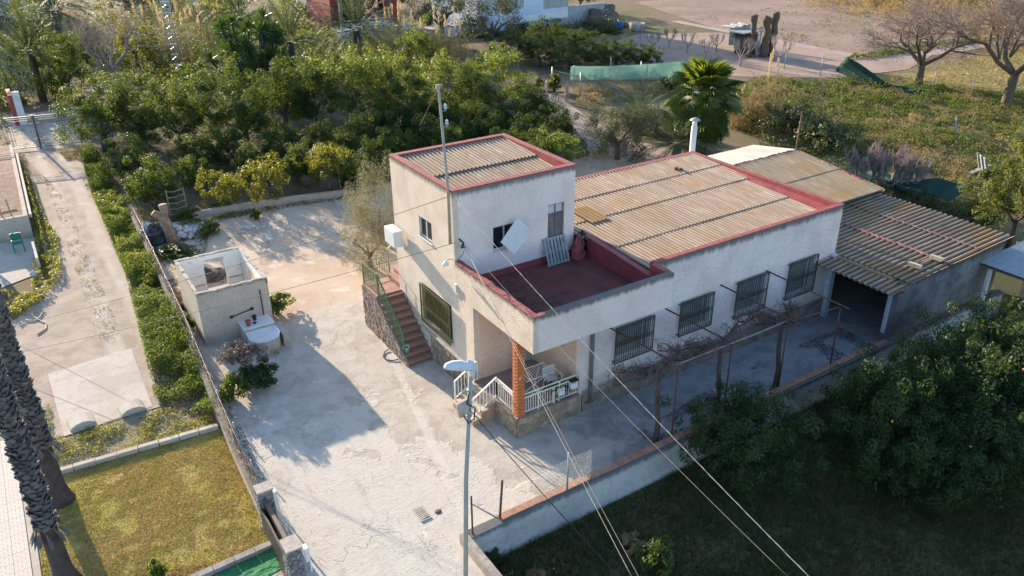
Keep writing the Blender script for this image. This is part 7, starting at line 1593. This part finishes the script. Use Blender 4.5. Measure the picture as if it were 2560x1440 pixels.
# agave-like stalks and tall plumes in front of the bare plot
for k, (u, lab) in enumerate((((1935, 195), 'dry flower stalks right of the fan palm, tallest pair'), ((1895, 185), 'dry flower stalks above the fan palm crown'), ((1830, 150), 'dry flower stalks near the green net end'))):
    pass
# lattice mast
px, py = (2.65, 57.04); ms = thing('lattice_mast', 'slender grey lattice mast rising from the reeds', 'mast', (px, py, 0)); W = .34; Hm = 13.5
cor = [(-W, -W*.58), (W, -W*.58), (0, W*1.15)]
for a, b in cor: MB().tube([(px+a, py+b, -.05), (px+a*.9, py+b*.9, Hm)], .045, 5).build('leg', steel_m, ms)
for i in range(30):
    z = .2+i*.45
    for j in range(3):
        a, b = cor[j], cor[(j+1) % 3]
        MB().bar((px+a[0]*.96, py+a[1]*.96, z), (px+b[0]*.96, py+b[1]*.96, z+(.42 if i % 2 else 0)), .035).build('brace', steel_m, ms)
# bins and tub in front of the pale house
for k, (u, lab) in enumerate((((55.63, 58.66, 0), 'blue barrel beside the low grey wall, left one'), ((56.04, 58.37, 0), 'blue barrel beside the low grey wall, right one'))):
    o = thing('barrel', lab, 'barrel', (u[0], u[1], 0), 'blue barrels'); MB().lathe([(.3, 0), (.36, .3), (.36, .75), (.3, 1.0)], 12, u).build('barrel_body', blue_barrel_m, o)
u = (57.56, 56.93, 0); o = thing('stone_tub', 'round pale stone tub beside the blue barrels', 'tub', (u[0], u[1], 0)); MB().lathe([(.85, 0), (1.0, .9), (.85, .9), (.8, .5)], 16, u).build('tub_body', mortar_m, o)
crumple('scrap_heap', 'heap of brush and pale sheets at the end of the grey wall', 'heap', (*(58.48, 64.63), 0), 2.6, 1.6, 1.6, simple('brush heap', (.20, .16, .13), (.12, .1, .085), 2, .95, .9, 5, .15), 8, 20, .5)
# far houses
bh = thing('pale_blue_house', 'pale blue rendered house wall with grey patch beyond the orchard', 'house', (46, 68, 0))
mb = wall(MB(), (39.8, 66), (53.5, 66), -.1, 8, .3); wall(mb, (53.5, 66.3), (53.5, 78), -.1, 8, .3); wall(mb, (39.8, 78), (39.8, 66.3), -.1, 8, .3); wall(mb, (53.2, 78), (40.1, 78), -.1, 8, .3); mb.build('wall', blue_house_m, bh)
MB().box((39.9, 66.4, 7.9), (53.4, 77.9, 8.1)).build('roof', mortar_m, bh)
MB().box((49.6, 65.96, 2.2), (53.48, 65.995, 7.9)).build('render_patch', grey_block_m, bh); MB().box((46.8, 65.95, .9), (53.46, 65.994, 1.6)).build('peeling_patch', white_paint_m, bh); MB().box((44, 65.93, -.05), (53.49, 65.992, .85)).build('base_course', grey_block_m, bh)
o = thing('grey_yard_wall', 'grey yard wall joining the pale blue house', 'wall', (56, 67, 0)); MB().box((53.6, 66.1, -.05), (60, 66.4, 2.2)).build('wall_body', grey_block_m, o); MB().box((34, 66.2, -.05), (39.7, 66.5, 1.3)).build('low_part', blue_house_m, o)
rh = thing('red_house', 'red walled house with cream pillars and white terrace edge', 'house', (28, 82, 0))
RX, RY = (28.13, 65.28)
mb = wall(MB(), (RX-5, RY+6), (RX+3.5, RY+6), 1.6, 6.4, .3, [(1, 2.2, 2.6, 4.4), (5.5, 6.8, 1.62, 4.4)]); wall(mb, (RX+3.5, RY+6.3), (RX+3.5, RY+14), 1.6, 6.4, .3); wall(mb, (RX-5, RY+14), (RX-5, RY+6.3), 1.6, 6.4, .3); mb.build('wall', house_red_m, rh)
MB().box((RX-5.4, RY+3.2, 6.41), (RX+4, RY+14.4, 6.7)).build('roof', roof_tile_m, rh); MB().box((RX-5.45, RY+3.1, 6.3), (RX+4.05, RY+3.19, 6.75)).build('white_fascia', white_paint_m, rh)
MB().box((RX-5.2, RY+2.8, -.05), (RX+3.8, RY+5.9, 1.58)).build('terrace', house_white_m, rh)
for i in range(3): MB().box((RX-4.9+i*3.05, RY+3.3, 1.6), (RX-4.55+i*3.05, RY+3.65, 6.3)).build('pillar', hut_m, rh)
for i in range(2): MB().box((RX-4.5+i*3.05, RY+3.4, 2.5), (RX-1.9+i*3.05, RY+3.5, 2.6)).box((RX-4.5+i*3.05, RY+3.42, 1.62), (RX-1.9+i*3.05, RY+3.48, 2.3)).build('balustrade', white_paint_m, rh)
for x_ in (RX-4, RX+.5): MB().box((x_, RY+6.1, 2.62), (x_+1.2, RY+6.15, 4.38)).build('pane', glass_m, rh)
o = thing('terrace_wall', 'tan terrace retaining wall with a small yellow chair above the reeds', 'wall', (RX, RY, 0)); MB().box((RX-2, RY+.2, -.05), (RX+6, RY+.5, 1.2)).build('wall_body', hut_m, o)
o = thing('terrace_chair', 'small yellow wooden chair on the tan terrace', 'chair', (RX+1, RY+1.2, 1.2)); MB().box((RX-2, RY+.51, -.05), (RX+6, RY+2.7, 1.18)).build('terrace_fill', mortar_m, bpy.data.objects['terrace_wall'])
ym = simple('yellow wood', (.5, .36, .12), (.42, .3, .1), 4, .7)
for sx in (0, .5):
    for sy in (0, .5): MB().bar((RX+1+sx, RY+1.2+sy, 1.19), (RX+1+sx, RY+1.2+sy, 1.75 if sy == 0 else 2.3), .07).build('leg', ym, o)
MB().box((RX+.95, RY+1.15, 1.65), (RX+1.55, RY+1.75, 1.72)).build('seat', ym, o); MB().box((RX+.95, RY+1.68, 2.0), (RX+1.55, RY+1.73, 2.3)).build('backrest', ym, o)
wh = thing('white_house', 'white house with railed terrace and long white beam at the top left', 'house', (-9, 108, 0))
WXX, WYY = (-6.46, 107.77)
mb = wall(MB(), (WXX-9, WYY+5), (WXX+4.5, WYY+5), -.1, 7, .3, [(3, 4.6, .9, 2.6), (8, 9.6, .9, 2.6), (3, 4.6, 4.2, 6), (8, 9.6, 4.2, 6)]); wall(mb, (WXX+4.5, WYY+5.3), (WXX+4.5, WYY+14), -.1, 7, .3); mb.build('wall', house_white_m, wh)
MB().box((WXX-9.2, WYY+5.2, 7.01), (WXX+4.7, WYY+14, 7.3)).build('roof', roof_tile_m, wh)
MB().box((WXX-9, WYY+1, 3.5), (WXX+4.2, WYY+1.5, 4.4)).build('beam', white_paint_m, wh)
for i in range(4): MB().box((WXX-8.8+i*4.2, WYY+1.05, -.05), (WXX-8.4+i*4.2, WYY+1.45, 3.49)).build('pillar', house_white_m, wh)
r0_ = MB().box((WXX-9, WYY+.9, 1.5), (WXX+4.2, WYY+1.0, 1.62)).build('terrace_railing', white_paint_m, wh); bars(r0_, 'baluster', [(WXX-9+i*.33, WYY+.95, .3) for i in range(40)], (0, 0, 1.2), .07, white_paint_m)
MB().box((WXX-9, WYY+.8, -.05), (WXX+4.3, WYY+4.9, .3)).build('terrace', house_white_m, wh)
for x_ in (WXX-6, WXX-1):
    for z_ in (.95, 4.25): MB().box((x_, WYY+5.1, z_), (x_+1.6, WYY+5.15, z_+1.6)).build('pane', glass_m, wh)
o = thing('white_outbuilding', 'low white outbuilding with grey roof behind the lattice mast', 'building', (*(10.67, 107.82), 0)); bx, by = (10.67, 107.82); mb = wall(MB(), (bx-3, by), (bx+6, by), -.05, 3, .3, [(1, 3, .3, 2.2), (5, 7, .3, 2.2)]); mb.build('wall', house_white_m, o); MB().box((bx-3.2, by-.2, 3.01), (bx+6.2, by+6, 3.25)).build('roof', grey_block_m, o); MB().box((bx-2.9, by+.31, -.05), (bx+5.9, by+5.9, 3.0)).build('inside', house_red_m, o)
o = thing('blue_outbuilding', 'small pale blue building left of the red house at the top edge', 'building', (*(31.05, 96.72), 0)); bx, by = (31.05, 96.72); MB().box((bx-2, by, -.05), (bx+3, by+5, 4.5)).build('wall', blue_house_m, o); MB().box((bx-2.2, by-.2, 4.51), (bx+3.2, by+5.2, 4.7)).build('roof', roof_tile_m, o)
# people and dog on the garden path -------------------------------------------------------
def skin_body(name, nodes, edges, mat, parent, sub=2):
    me = bpy.data.meshes.new(name); me.from_pydata([n[:3] for n in nodes], edges, []); o = link(name, me, parent); me.materials.append(mat)
    o.modifiers.new('skin', 'SKIN')
    for v, n in zip(me.skin_vertices[0].data, nodes): v.radius = (n[3], n[4] if len(n) > 4 else n[3])
    me.skin_vertices[0].data[0].use_root = True
    s = o.modifiers.new('sub', 'SUBSURF'); s.levels = sub; s.render_levels = sub; return o
def person(label, loc, rz, top_m, leg_m, hr_m, coat=True, arm=.0, long_hair=True):
    o = thing('person', label, 'person', loc); o.rotation_euler = (0, 0, rz)
    nd = [(0, 0, .93, .13, .10), (0, 0, 1.12, .115, .09), (0, .01, 1.30, .14, .095), (0, .01, 1.40, .10, .08), (0, -.01, 1.48, .05), (0, -.02, 1.56, .075, .085), (0, -.01, 1.66, .065, .075),
          (.085, 0, .86, .085), (.09, -.01, .48, .055), (.09, .02, .10, .038), (.09, -.12, .035, .04, .03), (-.085, 0, .86, .085), (-.09, 0, .48, .055), (-.09, .03, .10, .038), (-.09, -.11, .035, .04, .03),
          (.18, .01, 1.36, .052), (.23, .02, 1.10, .04), (.20, -.10-arm, .92+arm, .03), (.19, -.15-arm, .86+arm, .026), (-.18, .01, 1.36, .052), (-.235, .02, 1.10, .04), (-.22, -.06, .88, .03), (-.22, -.08, .81, .026)]
    ed = [(0, 1), (1, 2), (2, 3), (3, 4), (4, 5), (5, 6), (0, 7), (7, 8), (8, 9), (9, 10), (0, 11), (11, 12), (12, 13), (13, 14), (3, 15), (15, 16), (16, 17), (17, 18), (3, 19), (19, 20), (20, 21), (21, 22)]
    b = skin_body('body', nd, ed, skin_m, o)
    for hx, hy, hz, s in ((.19, -.15-arm, .86+arm, 1), (-.22, -.08, .81, -1)):      # fingers
        for k in range(4): MB().tube([(hx+(k-1.5)*.014, hy-.01, hz-.01), (hx+(k-1.5)*.016, hy-.03, hz-.055), (hx+(k-1.5)*.015, hy-.03, hz-.09+.008*abs(k-1.5))], [.009, .008, .006], 6).build('finger', skin_m, b)
        MB().tube([(hx-s*.022, hy-.01, hz+.01), (hx-s*.04, hy-.035, hz-.025), (hx-s*.038, hy-.045, hz-.05)], [.010, .009, .007], 6).build('thumb', skin_m, b)
    MB().lathe([(.012, -.02), (.016, 0), (.008, .02)], 8, (0, -.105, 1.575)).build('nose', skin_m, b)
    for sx in (-1, 1): MB().lathe([(.004, -.008), (.010, 0), (.004, .008)], 8, (sx*.03, -.092, 1.605)).build('eye', dark_hair_m, b); MB().lathe([(.006, -.03), (.016, 0), (.006, .03)], 8, (sx*.082, -.01, 1.58)).build('ear', skin_m, b)
    MB().bar((-.022, -.098, 1.538), (.022, -.098, 1.538), .008).build('mouth', red_plastic_m, b)
    n = 20; prof = [(.085, 1.455), (.165, 1.40), (.20, 1.28), (.175, 1.12), (.20, .95), (.245, .70 if coat else .93), (.25, .50 if coat else .90)]
    V = [(r*math.cos(2*math.pi*j/n)*(1 if z < 1.35 else 1.05), r*.68*math.sin(2*math.pi*j/n)+.005, z) for r, z in prof for j in range(n)]
    MB().add(V, [(i*n+j, i*n+(j+1) % n, i*n+n+(j+1) % n, i*n+n+j) for i in range(len(prof)-1) for j in range(n)], True).build('coat' if coat else 'jacket', top_m, o)
    MB().tube([(.17, .01, 1.38), (.235, .02, 1.10), (.205, -.10-arm, .93+arm)], [.075, .062, .05], 10).tube([(-.17, .01, 1.38), (-.24, .02, 1.10), (-.225, -.06, .89)], [.075, .062, .05], 10).build('sleeves', top_m, o)
    for sx, y in ((1, 0), (-1, .01)): MB().tube([(sx*.09, y, .92), (sx*.09, y-.01, .5), (sx*.09, y+.02, .08)], [.10, .075, .06], 10).build('trouser_leg', leg_m, o); MB().tube([(sx*.09, y+.05, .05), (sx*.09, y-.05, .045), (sx*.09, y-.14, .035)], [.05, .055, .04], 8).build('boot', boot_m, o)
    MB().lathe([(.088, 1.57), (.097, 1.62), (.09, 1.68), (.05, 1.725)], 14, (0, .012, 0)).build('hair', hr_m, o)
    if long_hair: MB().tube([(0, .06, 1.66), (0, .085, 1.55), (0, .08, 1.42)], [.06, .075, .05], 10).build('hair_back', hr_m, o)
    return o
gx, gy, _ = (28.78, 32.52, 0); person('person in a long white coat and dark boots standing on the garden path', (gx, gy, -.02), -.9, coat_m, boot_m, hair_m, True, .22)
gx, gy, _ = (28.03, 34.42, 0); person('person in a dark jacket half hidden behind the orchard trees', (gx, gy, -.02), 1.2, jacket_m, jacket_m, dark_hair_m, False, .1, False)
gx, gy, _ = (28.66, 33.12, 0); dg_ = thing('dog', 'pale dog standing beside the person in the white coat', 'dog', (gx, gy, -.02)); dg_.rotation_euler = (0, 0, .5)
nd = [(0, .22, .40, .10), (0, .0, .40, .105), (0, -.22, .42, .12), (0, -.34, .52, .07), (0, -.42, .60, .065), (0, -.54, .57, .035), (0, .32, .46, .035), (0, .46, .56, .022),
      (.08, .24, .26, .055), (.08, .32, .15, .028), (.08, .28, .02, .026), (-.08, .24, .26, .055), (-.08, .30, .15, .028), (-.08, .26, .02, .026), (.08, -.24, .26, .04), (.08, -.22, .14, .028), (.08, -.25, .02, .026), (-.08, -.24, .26, .04), (-.08, -.26, .14, .028), (-.08, -.28, .02, .026)]
skin_body('body', nd, [(0, 1), (1, 2), (2, 3), (3, 4), (4, 5), (0, 6), (6, 7), (0, 8), (8, 9), (9, 10), (0, 11), (11, 12), (12, 13), (2, 14), (14, 15), (15, 16), (2, 17), (17, 18), (18, 19)], dog_m, dg_)
for sx in (-1, 1): MB().tube([(sx*.045, -.40, .64), (sx*.07, -.40, .60), (sx*.075, -.41, .54)], [.02, .03, .012], 6).build('ear', dog_m, dg_)

# odds and ends by the raised bed at the left edge
sheet('side_ground', [(-16.5, 24.6), (-12.0, 24.6), (-11.9, 22.4), (-12.2, 19.4), (-14, 18.5), (-16.5, 18.8)], -.028, slab_m)
gc = thing('garden_chair', 'green plastic garden chair below the grey raised bed wall', 'chair', (-12.75, 22.9, 0)); gm_ = simple('green plastic', (.03, .22, .14), (.025, .18, .115), 3, .5)
for sx in (-.22, .22):
    for sy in (-.22, .22): MB().bar((-12.75+sx, 22.9+sy, -.03), (-12.75+sx, 22.9+sy, .42 if sy < 0 else .85), .05).build('leg', gm_, gc)
    MB().bar((-12.75+sx, 22.68, .62), (-12.75+sx, 23.12, .64), .05, .03).build('armrest', gm_, gc)
MB().box((-12.99, 22.67, .40), (-12.51, 23.12, .43)).build('seat', gm_, gc); MB().box((-12.97, 23.10, .5), (-12.53, 23.13, .88)).build('backrest', gm_, gc)
sh.place('bare_shrub', 'pale dry branches of a leafless shrub at the left edge by the green chair', 'shrub', (-14.2, 21.2, -.05), .4, (.7, .7, .55))
